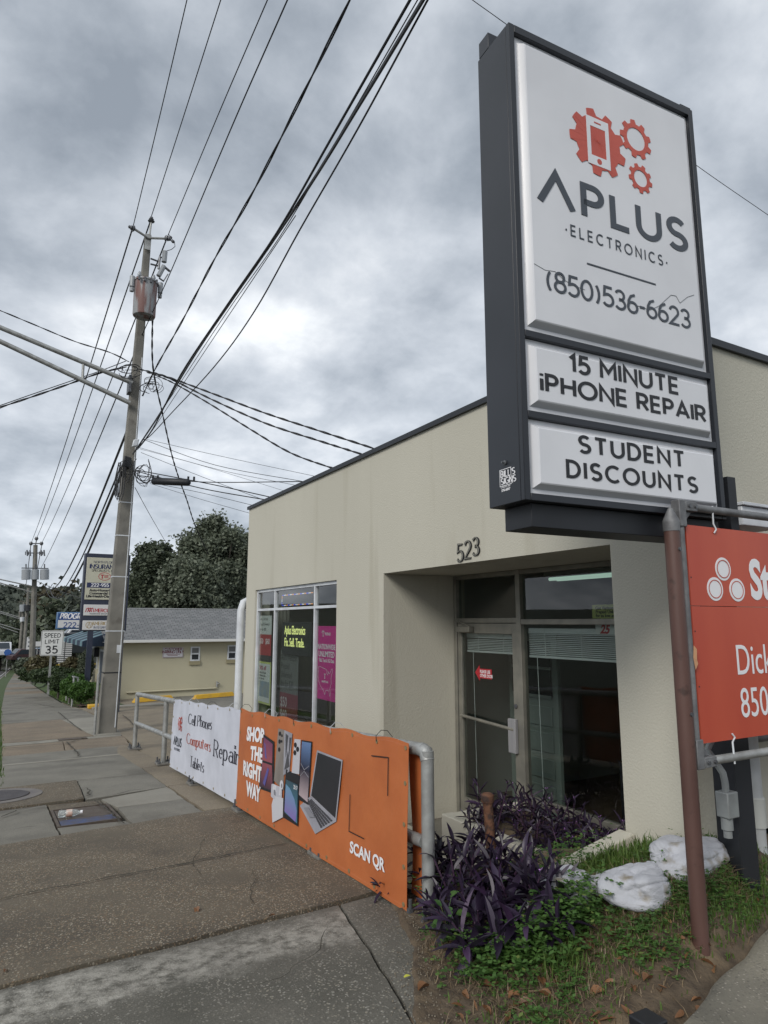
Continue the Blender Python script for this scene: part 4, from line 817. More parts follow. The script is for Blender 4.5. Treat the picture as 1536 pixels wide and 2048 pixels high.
# orange banner: far end y~6.3, near end y~3.45
ob = thing
yo0, yo1 = 6.62, 3.50
zt0, zt1 = at(480, 1418, X=2.16).z, at(817, 1485, X=2.13).z
zb0, zb1 = at(471, 1612, X=2.14).z, at(820, 1832, X=2.10).z
yo0 = at(480, 1418, X=2.16).y; yo1 = at(817, 1485, X=2.13).y
tO, fO, LO, HO = banner('orange_banner', 'orange vinyl banner reading SHOP THE RIGHT WAY with phones and a laptop', (yo0, yo1, zt0, zt1, zb0, zb1, .013, 1.3, -.004), BO, 10)
yw0 = at(345, 1399, X=2.19).y; yw1 = yo0 - .05
tW, fW, LW, HW = banner('white_banner', 'white vinyl banner reading Cell Phones Computers Tablets Repair', (yw0, yw1, at(345, 1399, X=2.19).z, at(478, 1417, X=2.17).z, at(340, 1537, X=2.17).z, at(470, 1609, X=2.15).z, .012, 4.1, .012), BW, 8)
# the orange one: pictures at fractions of width u and height v measured off the photo
def OU(u, v): return (u * LO, v * HO)
def op(pts): return [OU(*p) for p in pts]
def grad(name, c0, c1, axis, a, b_, rough=.45, c2=None):
    """flat print whose ink runs from c0 to c1 along an object axis"""
    m = bpy.data.materials.new(name); m.use_nodes = True; t = m.node_tree; b = t.nodes['Principled BSDF']
    g = t.nodes.new('ShaderNodeTexCoord'); s_ = t.nodes.new('ShaderNodeSeparateXYZ'); t.links.new(g.outputs['Object'], s_.inputs[0])
    mr = t.nodes.new('ShaderNodeMapRange'); mr.inputs[1].default_value = a; mr.inputs[2].default_value = b_; t.links.new(s_.outputs[axis], mr.inputs[0])
    ra = t.nodes.new('ShaderNodeValToRGB'); ra.color_ramp.elements[0].color = (*c0, 1); ra.color_ramp.elements[1].color = (*c1, 1)
    if c2: q_ = ra.color_ramp.elements.new(.5); q_.color = (*c2, 1)
    t.links.new(mr.outputs[0], ra.inputs[0]); t.links.new(ra.outputs[0], b.inputs['Base Color']); b.inputs['Roughness'].default_value = rough; return m
def fo(a, b_, z): return fO(a, b_, z + .0055)
def fw(a, b_, z): return fW(a, b_, z + .004)
def opart(name, polys, m_, z=0): return part(name, flat([op(p) for p in polys], lambda a, b_, zz: fo(a, b_, zz + z), 0, .0015), m_, tO, ang=0)
def fitted(body, u0, v0, u1, v1, L_, H_, f, m_, parent, name='lettering', bold=.0, z=0, shear=0):
    """text scaled to fill the box u0..u1, v0..v1 of a banner"""
    cu = txt(body, 1.0, lambda x, y, z_: (x, y, z_), align='LEFT', bold=bold, depth=.0001, shear=shear)
    xs_ = [v[0] for v in cu.v]; ys2 = [v[1] for v in cu.v]
    X0, X1, Y0, Y1 = min(xs_), max(xs_), min(ys2), max(ys2)
    mb = MB(); mb.f = cu.f
    mb.v = [tuple(f(((x - X0) / (X1 - X0) * (u1 - u0) + u0) * L_, ((y - Y0) / (Y1 - Y0) * (v1 - v0) + v0) * H_, z + zz * 10)) for x, y, zz in cu.v]
    return part(name, mb, m_, parent, ang=0)
for s_, u0, v0, u1, v1 in (('SHOP', .085, .705, .228, .852), ('THE', .128, .525, .226, .664), ('RIGHT', .07, .345, .228, .497), ('WAY', .102, .16, .226, .31)):
    fitted(s_, u0, v0, u1, v1, LO, HO, fo, WHT, tO, bold=.048)
fitted('SCAN QR', .775, .145, .925, .24, LO, HO, fo, WHT, tO, bold=.03)
opart('bracket_line', [[(.863, .868), (.929, .868), (.929, .63), (.925, .63), (.925, .873), (.863, .873)][::1]], BLK) if False else None
bk = MB()
ribbon(bk, op([(.863, .870), (.929, .870), (.929, .63)]), .006, .006, 0, .0015, fo); ribbon(bk, op([(.767, .547), (.767, .297), (.835, .297)]), .006, .006, 0, .0015, fo)
part('bracket_line', bk, BLK, tO, ang=0)
_zb = fO(LO * .5, HO * .5, 0).z - wloc(tO).z
DKS = mat('print_black', (.014, .014, .018), rough=.4); SILV = mat('print_silver', (.36, .36, .40), (.28, .28, .32), scale=6, rough=.4)
opart('folding_phone_print', [[(.212, .29), (.326, .305), (.310, .768), (.222, .800)]], DKS)
opart('folding_phone_screen', [[(.220, .315), (.318, .325), (.303, .55), (.228, .54)], [(.225, .56), (.304, .57), (.300, .745), (.230, .775)]], grad('print_purple', (.02, .02, .04), (.10, .03, .12), 2, .22, .74, c2=(.30, .08, .10)), .0016)
opart('folding_phone_glow', [[(.245, .36), (.262, .34), (.285, .50), (.275, .52)], [(.25, .60), (.262, .59), (.245, .72), (.236, .73)]], mat('print_blue_glow', (.10, .09, .30), rough=.4), .003)
opart('grey_phone_print', [[(.322, .418), (.398, .375), (.383, .885), (.337, .891)]], mat('print_taupe', (.25, .22, .20), (.19, .17, .155), scale=5, rough=.4))
opart('grey_phone_front', [[(.392, .50), (.438, .56), (.442, .886), (.383, .883)]], SILV, .001)
opart('grey_phone_petals', [[(.40, .55), (.436, .60), (.42, .72)], [(.395, .86), (.415, .85), (.405, .66)], [(.44, .85), (.425, .84), (.43, .68)]], mat('print_dark_silver', (.07, .07, .08), rough=.4), .0028)
opart('camera_print', [circ(.352, v_, .009, .02, 12) for v_ in (.845, .775, .705)] + [circ(.367, v_, .006, .013, 10) for v_ in (.83, .78)], DKS, .002)
opart('white_phone_print', [[(.454, .56), (.50, .565), (.498, .852), (.459, .848)]], mat('print_white_phone', (.50, .50, .54), rough=.4))
opart('camera_print', [circ(.468, .80, .009, .022, 12), circ(.468, .735, .009, .022, 12), circ(.484, .77, .009, .022, 12)], DKS, .002)
opart('purple_phone_print', [[(.499, .358), (.561, .352), (.565, .845), (.504, .850)]], DKS)
opart('purple_phone_screen', [[(.504, .40), (.556, .37), (.560, .832), (.508, .838)]], grad('print_night', (.45, .36, .38), (.13, .22, .42), 2, .34, .78, c2=(.012, .012, .03)), .0016)
pm = MB(); ribbon(pm, op([(.508, .555), (.53, .60), (.556, .56)]), .004, .004, 0, .001, lambda a, b_, z: fo(a, b_, z + .003)); ribbon(pm, op([(.508, .66), (.53, .61), (.556, .65)]), .004, .004, 0, .001, lambda a, b_, z: fo(a, b_, z + .003)); part('screen_lines', pm, SILV, tO, ang=0)
opart('laptop_base_print', [[(.510, .315), (.605, .160), (.705, .322), (.570, .425)]], SILV)
opart('laptop_lid_print', [[(.569, .43), (.704, .322), (.728, .770), (.596, .795)]], SILV, .0012)
opart('laptop_screen', [[(.577, .435), (.700, .342), (.723, .758), (.601, .780)]], mat('print_screen_grey', (.022, .024, .028), (.03, .03, .036), scale=2, rough=.3), .0028)
keys = []
def q4(A, B, C_, D_, u, v): return tuple(A[i] * (1 - u) * (1 - v) + B[i] * u * (1 - v) + C_[i] * u * v + D_[i] * (1 - u) * v for i in (0, 1))
KA, KB, KC, KD = (.557, .375), (.632, .222), (.690, .318), (.577, .412)
for i in range(14):
    for j in range(5):
        u0, u1, v0, v1 = i / 14 + .008, (i + 1) / 14 - .008, j / 5 + .03, (j + 1) / 5 - .03
        keys.append([q4(KA, KB, KC, KD, a, b_) for a, b_ in ((u0, v0), (u1, v0), (u1, v1), (u0, v1))])
opart('keyboard_print', keys, mat('print_key', (.06, .06, .07), rough=.4), .003)
opart('touchpad_print', [[(.535, .315), (.572, .262), (.600, .285), (.560, .335)]], mat('print_pad', (.24, .24, .27), rough=.4), .003)
opart('tablet_print', [[(.395, .15), (.503, .145), (.503, .558), (.413, .562)]], DKS, .002)
opart('tablet_screen', [[(.414, .20), (.497, .165), (.497, .475), (.418, .48)]], grad('print_tablet', (.07, .22, .32), (.03, .05, .06), 2, .12, .5), .0036)
opart('tablet_planet', [[(.414, .21), (.49, .17), (.495, .26), (.478, .35), (.45, .42), (.418, .44)]], grad('print_planet', (.22, .14, .42), (.14, .34, .46), 2, .14, .42), .0052)
fitted('20:17', .472, .43, .496, .465, LO, HO, lambda a, b_, z: fo(a, b_, z + .005), WHT, tO, name='clock_print')
opart('earbud_case_print', [[(.318, .205), (.33, .285), (.40, .31), (.402, .15), (.33, .055)]], mat('print_case', (.56, .56, .60), rough=.4), .004)
opart('case_lid_print', [rrect(.309, .265, .388, .39, .015)], mat('print_case_lid', (.48, .48, .53), rough=.4), .0036)
opart('earbud_print', [circ(.335, .355, .014, .035, 14), circ(.385, .415, .014, .04, 14), [(.373, .41), (.385, .41), (.380, .32), (.368, .32)]], mat('print_bud', (.62, .62, .66), rough=.4), .0055)
opart('earbud_shadow_print', [[(.329, .345), (.341, .345), (.345, .30), (.333, .30)], circ(.388, .41, .005, .02, 8)], mat('print_shadow', (.2, .2, .23), rough=.4), .007)
# --- white banner
SER = mat('banner_ink', (.025, .025, .04), rough=.5)
def wser(s_, u0, v0, h, width, m_, wv=.075, wh=.028):
    mb = MB(); w_ = strokes(MB(), s_, 1, lambda x, y, z: (x, y, z), wv=wv, wh=wh, gap=.19, serif=.09, sx=1)
    k = width * LW / w_
    strokes(mb, s_, 1, lambda x, y, z: fw(x * k + u0 * LW, y * h * HW + v0 * HW, z), wv=wv * 1.25, wh=wh * 1.2, gap=.19, serif=.10, depth=.002)
    part('lettering', mb, m_, tW, ang=0)
ORI = mat('banner_orange_ink', (.42, .075, .04), rough=.5)
wser('Cell Phones', .30, .70, .135, .34, SER); wser('Computers', .295, .435, .135, .345, ORI); wser('Tablets', .365, .155, .135, .20, SER); wser('Repair', .695, .405, .19, .27, SER)
gp = [[(a * LW, b_ * HW) for a, b_ in q_] for q_ in (lambda sx_: [[(x * sx_ / 1.0, y) for x, y in p] for p in []])(1)]
def logo(f, x, y, s_, parent, gapf=1.0):
    polys = gear(x, y, s_, 9, .0, .2)
    polys = [p for p in gear(x, y, s_, 9, .002, .2)]
    sm = gear(x + 1.45 * s_, y + .62 * s_, s_ * .60, 9, .58, .1) + gear(x + 1.53 * s_, y - .58 * s_, s_ * .45, 9, .56, .3)
    part('gear_emblem', flat(polys + sm, f, 0, .002), REDV, parent, ang=0)
    ph_ = [rect(x - .42 * s_, y - .72 * s_, x - .36 * s_, y + .72 * s_)]
    w1, h1, w0_, h0_ = .40 * s_, .72 * s_, .27 * s_, .44 * s_
    fr = [rect(x - w1, y + h0_, x + w1, y + h1), rect(x - w1, y - h1, x + w1, y - h0_), rect(x - w1, y - h0_, x - w0_, y + h0_), rect(x + w0_, y - h0_, x + w1, y + h0_)]
    part('phone_outline', flat(fr, f, 0, .0032), ACRYL if parent is not tW else BW, parent, ang=0)
    part('phone_button', flat([circ(x, y - .58 * s_, .085 * s_, None, 12), rect(x - .12 * s_, y + .56 * s_, x + .12 * s_, y + .60 * s_)], f, 0, .0042), REDV, parent, ang=0)
kx = 1.0
logo(lambda a, b_, z: fw((a - .14 * LW) * .9 + .14 * LW, b_, z), .125 * LW, .655 * HW, .085, tW)
mb = MB()
strokes(mb, '^PLUS', .10, lambda x, y, z: fw(x + .05 * LW, y + .345 * HW, z), wv=.17, gap=.28, sx=.95, depth=.002); part('lettering', mb, INK, tW, ang=0)
mb = MB(); strokes(mb, 'ELECTRONICS', .028, lambda x, y, z: fw(x + .075 * LW, y + .275 * HW, z), wv=.14, gap=.4, depth=.002); part('lettering', mb, INK, tW, ang=0)
# the second orange sheet that hangs behind the first at the near end
mb = MB(); mb.sheet(lambda u, v: (RX(3.5) + .035 + .012 * math.sin(v * 5), 3.60 - .19 * u, at(820, 1832, X=2.10).z + .03 + v * (railz(3.45) - .06 - at(820, 1832, X=2.10).z)), 8, 14)
solo('folded_banner_back', mb, BO, 'plain orange banner sheet hanging behind the lettered one at the rail end', 'banner', ang=60, recalc=False)
# ================================================================ BIG SHOP SIGN
Y0, Y1 = 2.30, 2.58
SROT = R(3.3); _so = Vector((2.055, 2.30, 0)); _su = Vector((math.cos(SROT), -math.sin(SROT), 0)); _sn = Vector((math.sin(SROT), math.cos(SROT), 0))
def ats(x, y, Y=2.30):     # survey on the sign's own face, in the sign's unrotated coordinates
    r = Vector(sight(x, y)); c = Vector((0, 0, HC)); o = _so + _sn * (Y - 2.30); p = c + r * ((o - c).dot(_sn) / r.dot(_sn)); d = p - _so
    return Vector((2.055 + d.dot(_su), 2.30 + d.dot(_sn), p.z))
xl, xr = 2.055, ats(1412, 630).x + .03; zt, zbm = (ats(1015, 45).z + ats(1377, 215).z) / 2, (ats(1052, 992).z + ats(1447, 1045).z) / 2
ps = thing('shop_pylon_sign', 'tall dark framed shop sign with gear logo and three white panels on a black post', 'sign', (2.055, 2.30, .2))
# cabinet: back, top and bottom skins with a front retainer frame
part('cabinet', merge(MB().box(xl, xr, Y0 + .03, Y1, zbm, zt), MB().box(xl, xl + .035, Y0, Y0 + .029, zbm, zt), MB().box(xr - .035, xr, Y0, Y0 + .029, zbm, zt),
     MB().box(xl + .036, xr - .036, Y0, Y0 + .029, zt - .045, zt), MB().box(xl + .036, xr - .036, Y0, Y0 + .029, zbm, zbm + .035)), CABINET, ps, bevel=.003)
zm1, zm2 = ats(1047, 664, Y=Y0).z, ats(1053, 826, Y=Y0).z
part('divider_bar', MB().box(xl + .036, xr - .036, Y0 - .001, Y0 + .028, zm1 - .017, zm1 + .017), CABINET, ps, bevel=.002)
part('divider_bar', MB().box(xl + .036, xr - .036, Y0 - .001, Y0 + .028, zm2 - .017, zm2 + .017), CABINET, ps, bevel=.002)
part('corner_cap', merge(MB().box(xl + .0, xl + .09, Y1 - .10, Y1 - .012, zt + .002, zt + .10), MB().box(xr - .09, xr, Y0 + .01, Y0 + .06, zt + .002, zt + .022)), CABINET, ps, bevel=.003)
part('raceway', MB().box(xl + .07, xr - .01, Y0 + .045, Y1 - .03, zbm - .115, zbm - .002), BLACK, ps, bevel=.003)
def pan(z0, z1, ins):      # embossed acrylic panel: flat rim, sloped shoulder, raised face
    x0, x1 = xl + .037, xr - .037; mb = MB()
    rings = [(0, .024), (ins, .024), (ins + .005, .018), (ins + .022, -.008), (ins + .028, -.0115)]
    for i, d in rings: mb.v += [(x0 + i, Y0 + d, z0 + i), (x1 - i, Y0 + d, z0 + i), (x1 - i, Y0 + d, z1 - i), (x0 + i, Y0 + d, z1 - i)]
    for k in range(len(rings) - 1):
        for j in range(4): a = 4 * k + j; b_ = 4 * k + (j + 1) % 4; mb.f.append((a, b_, b_ + 4, a + 4))
    n = 4 * (len(rings) - 1); mb.f.append((n, n + 1, n + 2, n + 3))
    mb.box(x0, x1, Y0 + .0245, Y0 + .029, z0, z1); return mb
pn = []
for k, (a, b_, i_) in enumerate(((zm1 + .019, zt - .047, .03), (zm2 + .019, zm1 - .019, .026), (zbm + .037, zm2 - .019, .022))):
    pn.append((a, b_, part('panel', pan(a, b_, i_), ACRYL, ps, ang=25)))
fp = plane_fn((0, Y0 - .012, 0), (1, 0, 0), (0, 0, 1), (0, -1, 0))
def big(s_, x0px, y0px, x1px, y1px, hpx, wv, m_=INK, gap=.3, sx=1, zlift=0, y=Y0 - .0125, name='lettering', wh=None):
    """line of lettering between two surveyed baseline ends"""
    a, b_ = ats(x0px, y0px, Y=y), ats(x1px, y1px, Y=y); top = ats(x0px, y0px - hpx, Y=y)
    h = abs(top.z - a.z); w_ = strokes(MB(), s_, h, lambda x, yy_, z: (x, yy_, z), wv=wv, gap=gap, sx=sx)
    k = (b_.x - a.x) / w_; mb = MB()
    strokes(mb, s_, h, lambda x, yy_, z: (a.x + x * k, y - z, (a.z + b_.z) / 2 + yy_), wv=wv, wh=wh, gap=gap, sx=sx, depth=.002)
    return part(name, mb, m_, ps, ang=0)
big('^PLUS', 1080, 402, 1372, 500, 62, .19, gap=.36, sx=1.05)
big('*ELECTRONICS*', 1132, 473, 1334, 528, 20, .13, gap=.55)
a, b_ = ats(1174, 529, Y=Y0 - .0125), ats(1311, 567, Y=Y0 - .0125); zc = (a.z + b_.z) / 2
part('rule_line', MB().box(a.x, b_.x, Y0 - .0145, Y0 - .012, zc - .004, zc + .004), INK, ps, ang=0)
c = ats(1196, 286, Y=Y0 - .0125)
logo(lambda a, b__, z: (c.x + a, Y0 - .0125 - z, c.z + b__), 0, 0, .20, ps)
big('(850)536-6623', 1096, 583, 1380, 652, 38, .13, INK, gap=.17, name='phone_number')
big('15 MINUTE', 1142, 744, 1356, 785, 32, .19, BLK, gap=.30)
big('iPHONE REPAIR', 1084, 784, 1410, 839, 32, .19, BLK, gap=.28)
big('STUDENT', 1160, 906, 1368, 931, 31, .19, BLK, gap=.36)
big('DISCOUNTS', 1136, 954, 1394, 983, 31, .19, BLK, gap=.38)
ck = MB()
ribbon(ck, [(ats(x, y, Y=Y0 - .0125).x, ats(x, y, Y=Y0 - .0125).z) for x, y in ((1068, 527), (1090, 540), (1110, 543), (1128, 560), (1150, 572), (1170, 580))], .0022, .0022, 0, .0008, lambda a, b__, z: (a, Y0 - .0125 - z, b__))
ribbon(ck, [(ats(x, y, Y=Y0 - .0125).x, ats(x, y, Y=Y0 - .0125).z) for x, y in ((1270, 610), (1300, 620), (1318, 612), (1342, 590), (1352, 592), (1360, 606), (1375, 594), (1388, 590))], .003, .003, 0, .0008, lambda a, b__, z: (a, Y0 - .0125 - z, b__))
part('crack', ck, mat('crack_grey', (.16, .17, .18), rough=.7), ps, ang=0)
fs = plane_fn((xl - .001, 0, 0), (0, -1, 0), (0, 0, 1), (-1, 0, 0))
sy0, sz0 = -(Y0 + .185), 2.215
stf = lambda x, y, z: fs(sy0 + x, sz0 + y, z)
mbp = MB(); ribbon(mbp, [(0, .035), (0, .115), (.088, .115), (.088, .035), (0, .035)], .003, .003, 0, .001, stf)
strokes(mbp, "BILL'S", .030, stf, wv=.22, wh=.13, gap=.28, serif=.08, x0=.009, y0=.078, depth=.001); strokes(mbp, "SIGNS", .030, stf, wv=.22, wh=.13, gap=.26, serif=.08, x0=.010, y0=.042, depth=.001)
part('maker_sticker', merge(mbp, txt('& SERVICE, INC.', .011, stf, .044, .025, 1, depth=.0006), txt('576-6847', .017, stf, .044, .008, 1.05, .0006, depth=.0006)), WHT, ps, ang=0)
part('side_bolt', MB().lathe([(.012, 0), (.012, .006), (.006, .008), (.005, .022)], (xl - .001, Y0 + .14, 2.36), 10, (-1, 0, 0)), STEEL, ps)
part('post', MB().box(3.55, 3.69, 2.47, 2.61, .0, zbm + .2), BLACK, ps, bevel=.006)
part('post_bracket', MB().box(3.532, 3.60, 2.35, 2.445, 2.06, 2.42), BLACK, ps)
ps.rotation_euler = (0, 0, -SROT)
cbx = thing('conduit_box', 'small grey electrical box with flexible conduit on the black sign post', 'electrical box', (3.6, 2.38, .6))
GP = mat('grey_box_paint', (.27, .29, .29), (.21, .22, .22), scale=10, rough=.5, metal=.2)
c = at(1443, 1603, Y=2.40)
part('box', MB().box(c.x - .045, c.x + .045, 2.33, 2.405, c.z - .07, c.z + .06), GP, cbx, bevel=.006)
part('fitting', MB().lathe([(.03, 0), (.03, .06), (.022, .065), (.022, .10)], (c.x - .01, 2.37, c.z - .072), 12, (0, 0, -1)), GP, cbx)
a = at(1412, 1500, Y=2.40)
part('flexible_conduit', MB().path([(c.x, 2.37, c.z + .06), (c.x, 2.37, c.z + .10), (c.x - .005, 2.375, c.z + .15), (c.x - .02, 2.40, c.z + .20), (c.x - .03, 2.44, c.z + .26), (c.x + .03, 2.455, c.z + .30)], .018, 10), GP, cbx)
wp = thing('wall_downpipe', 'white plastic pipe standing against the wall behind the black sign post', 'pipe', (4.0, 2.6, .4))
a, b_ = at(1512, 1645, Y=2.60), at(1503, 1480, Y=2.60)
part('pipe', MB().tube((a.x, 2.60, .2), (a.x, 2.60, 1.5), .05, 18), mat('pvc_white', (.52, .54, .55), (.42, .43, .43), scale=5, rough=.4), wp)
part('coupling', MB().lathe([(.06, 0), (.06, .16), (.052, .17)], (a.x, 2.60, a.z - .02), 18), mat('pvc_white2', (.50, .51, .48), rough=.4), wp)
a, b_ = at(1418, 1490, Y=2.64), at(1536, 1490, Y=2.64)
solo('wall_conduit', MB().tube((a.x, 2.645, a.z), (6.5, 2.645, a.z), .028, 12), GALVD, 'grey conduit running along the side wall behind the orange sign', 'conduit')
a = at(1447, 1055, Y=2.55); b_ = at(1518, 1018, Y=2.55)
wl_ = thing('wall_light_box', 'white metal light box on the side wall behind the big sign', 'light box', (4.2, 2.6, 2.2))
part('box', MB().box(a.x, b_.x, 2.42, 2.678, a.z, b_.z - .03), WHITEAL, wl_, bevel=.006)
part('lid', MB().box(a.x - .01, b_.x + .03, 2.40, 2.679, b_.z - .028, b_.z - .008), WHITEAL, wl_, bevel=.003)
# ================================================================ ORANGE HANGING SIGN
YB = 2.20
fr_ = thing('sign_frame', 'brown round post with grey pipe arms holding the orange board', 'sign frame', (2.93, YB, .15))
b0, b1 = at(1402, 1873, Y=YB), at(1341, 1045, Y=YB)
bx = (b0.x + b1.x) / 2
part('post', MB().tube((bx, YB, -.1), (bx, YB, b1.z), .038, 24), BROWNP, fr_, ang=60)
part('post_cap', MB().lathe([(.0405, -.055), (.0415, -.01), (.0405, .0), (.012, .062), (.003, .066)], (bx, YB, b1.z + .01), 24), GALVD, fr_, ang=30)
g0, g1 = at(1353, 1030, Y=YB), at(1396, 1515, Y=YB)
gx = bx + .066
part('upright_pipe', MB().tube((gx, YB, g1.z - .0), (gx, YB, g0.z + .03), .021, 14), GALVD, fr_)
zr1 = at(1536, 1030, Y=YB).z; zr0 = at(1380, 1012, Y=YB).z
part('top_arm', MB().tube((gx, YB, at(1360, 1012, Y=YB).z), (5.2, YB, at(1360, 1012, Y=YB).z + .0), .021, 14), GALVD, fr_)
part('bottom_arm', MB().tube((gx, YB, at(1405, 1524, Y=YB).z), (5.2, YB, at(1405, 1524, Y=YB).z), .021, 14), GALV, fr_)
for zc in (at(1360, 1012, Y=YB).z, at(1405, 1524, Y=YB).z):
    s_ = -1 if zc > 1.5 else 1
    m_ = merge(MB().box(gx - .026, gx + .026, YB - .026, YB + .026, min(zc - s_ * .028, zc + s_ * .11), max(zc - s_ * .028, zc + s_ * .11)), MB().box(gx + .027, gx + .12, YB - .025, YB + .025, zc - .025, zc + .025),
               MB().prism([(0, 0), (.07, 0), (0, .07)], (gx + .027, YB - .004, zc + s_ * .026), (1, 0, 0), (0, 0, s_), (0, .008, 0)))
    br = part('clamp', m_, GALVD, fr_, bevel=.006)
    for dx in (.05, .10): sub('bolt', MB().lathe([(.009, 0), (.009, .01)], (gx + dx, YB - .026, zc), 8, (0, -1, 0)), STEEL, br)
for px_, py_ in ((1329, 1095), (1360, 1432)):
    c = at(px_, py_, Y=YB - .045); part('bolt', MB().lathe([(.010, 0), (.010, .008)], (bx, YB - .037, c.z), 10, (0, -1, 0)), STEEL, fr_)
c = at(1374, 1315, Y=YB)
part('tape_scrap', MB().add([(gx + .01, YB - .022, c.z + .06), (gx + .03, YB - .024, c.z + .04), (gx + .025, YB - .024, c.z - .01), (gx + .035, YB - .022, c.z - .03), (gx + .01, YB - .023, c.z - .06), (gx, YB - .022, c.z)], [(0, 1, 2, 5), (5, 2, 3, 4)]), mat('torn_tape', (.55, .30, .16), rough=.8), fr_, ang=0)
ZO0, ZO1 = at(1405, 1487, Y=YB).z, at(1367, 1049, Y=YB).z; XO = (at(1405, 1487, Y=YB).x + at(1367, 1049, Y=YB).x) / 2; XO1 = XO + 1.85
ob_ = thing('hanging_board', 'orange red insurance board with white three oval logo hanging from grey pipes', 'sign', (XO + .9, YB, ZO0))
ORB = mat('orange_sign_paint', (.50, .085, .042), (.43, .06, .032), scale=2.2, rough=.45, c3=(.44, .055, .03), s3=2.5, f3=.6, stretch=(1, 1, .3))
zsplit = at(1400, 1212, Y=YB).z
part('board', MB().box(XO, XO1, YB - .004, YB + .004, ZO0, zsplit - .0015), ORB, ob_, ang=0); part('board', MB().box(XO, XO1, YB - .004, YB + .004, zsplit + .0015, ZO1), ORB, ob_, ang=0)
fb = plane_fn((0, YB - .0045, 0), (1, 0, 0), (0, 0, 1), (0, -1, 0))
def bp_(x, y): q_ = at(x, y, Y=YB - .005); return q_.x, q_.z
ov = []
for px_, py_ in ((1446, 1138), (1430, 1178), (1474, 1180)):
    x_, z_ = bp_(px_, py_); r_ = .066; n = 32
    ov.append([(x_ + r_ * math.cos(2 * math.pi * k / n), z_ + r_ * .93 * math.sin(2 * math.pi * k / n)) for k in range(n)])
OR_ = []
for i, p_ in enumerate(ov):
    part('logo_oval', flat([p_], fb, 0, .001 + .0006 * i), WHT, ob_, ang=0)
for i, (px_, py_) in enumerate(((1446, 1138), (1430, 1178), (1474, 1180))):
    x_, z_ = bp_(px_, py_); n = 32; r1, r0 = .054, .049
    part('logo_line', flat([[(x_ + r1 * math.cos(2 * math.pi * k / n), z_ + r1 * .9 * math.sin(2 * math.pi * k / n)), (x_ + r1 * math.cos(2 * math.pi * (k + 1) / n), z_ + r1 * .9 * math.sin(2 * math.pi * (k + 1) / n)), (x_ + r0 * math.cos(2 * math.pi * (k + 1) / n), z_ + r0 * .9 * math.sin(2 * math.pi * (k + 1) / n)), (x_ + r0 * math.cos(2 * math.pi * k / n), z_ + r0 * .9 * math.sin(2 * math.pi * k / n))] for k in range(n)], fb, .0026, .0034), ORB, ob_, ang=0)
def bt(s_, x0, y0, x1, y1, bold, kx):
    (a, b__), (c_, d_) = bp_(x0, y0), bp_(x1, y1); t_ = txt(s_, 1, lambda x, y, z: (x, y, z), align='LEFT', bold=bold, depth=.0001)
    X0 = min(v[0] for v in t_.v); Y0_, Y1_ = min(v[1] for v in t_.v), max(v[1] for v in t_.v); k = (d_ - b__) / (Y1_ - Y0_)
    mb = MB(); mb.f = t_.f; mb.v = [tuple(fb(a + (x - X0) * k * kx, b__ + (y - Y0_) * k, .001 + z * 8)) for x, y, z in t_.v]; part('lettering', mb, WHT, ob_, ang=0)
bt('State', 1503, 1200, 1503, 1117, .035, .80); bt('Dick', 1476, 1350, 1474, 1290, .0, .78); bt('850', 1484, 1436, 1482, 1376, .0, .78)
for i, (px_, z0_, z1_) in enumerate(((1424, ZO1 - .015, zr1), (1462, at(1405, 1524, Y=YB).z, ZO0 + .02))):
    x_ = at(px_, 1050 if i == 0 else 1480, Y=YB).x; zt_ = at(1360, 1012, Y=YB).z + .02 if i == 0 else at(1405, 1524, Y=YB).z - .03
    part('hook', MB().path([(x_, YB - .008, ZO1 - .03 if i == 0 else ZO0 + .03), (x_ + .012, YB - .014, ZO1 - .01 if i == 0 else ZO0 + .012), (x_, YB - .008, ZO1 + .02 if i == 0 else ZO0 - .01), (x_, YB - .01, zt_)], .0045, 6), WHITEAL, ob_)
for zc in (.25, .5, .75): part('rivet', MB().lathe([(.004, 0), (.004, .002)], (XO + .012, YB - .004, ZO0 + (ZO1 - ZO0) * zc), 8, (0, -1, 0)), BLACK, ob_)
# ================================================================ FOLIAGE HELPERS
def quads(name, C_, size, m_, parent=None, normal_up=.0, aspect=1.6, flat_=None, kind=None):
    n = len(C_); C_ = np.asarray(C_, dtype=np.float32)
    a = RNG.normal(size=(n, 3)); a[:, 2] *= .7; a /= np.linalg.norm(a, axis=1)[:, None]
    b = RNG.normal(size=(n, 3)); b = np.cross(a, b); b /= np.linalg.norm(b, axis=1)[:, None]
    s_ = (size * RNG.uniform(.6, 1.4, n))[:, None] if np.isscalar(size) else (size * RNG.uniform(.6, 1.4, n))[:, None]
    v = np.stack([C_ - a * s_ * aspect / 2, C_ - b * s_ / 2 + a * s_ * .1, C_ + a * s_ * aspect / 2, C_ + b * s_ / 2 + a * s_ * .1], 1).reshape(-1, 3)
    off = np.array(wloc(parent)) if parent else np.zeros(3)
    v = (v - off).astype(np.float32)
    me = bpy.data.meshes.new(name); me.vertices.add(4 * n); me.vertices.foreach_set('co', v.ravel())
    me.loops.add(4 * n); me.loops.foreach_set('vertex_index', np.arange(4 * n, dtype=np.int32)); me.polygons.add(n)
    me.polygons.foreach_set('loop_start', np.arange(0, 4 * n, 4, dtype=np.int32)); me.update(calc_edges=True); me.materials.append(m_)
    o = bpy.data.objects.new(name, me); COL.objects.link(o)
    if parent: o.parent = parent
    if kind: o['kind'] = kind
    return o
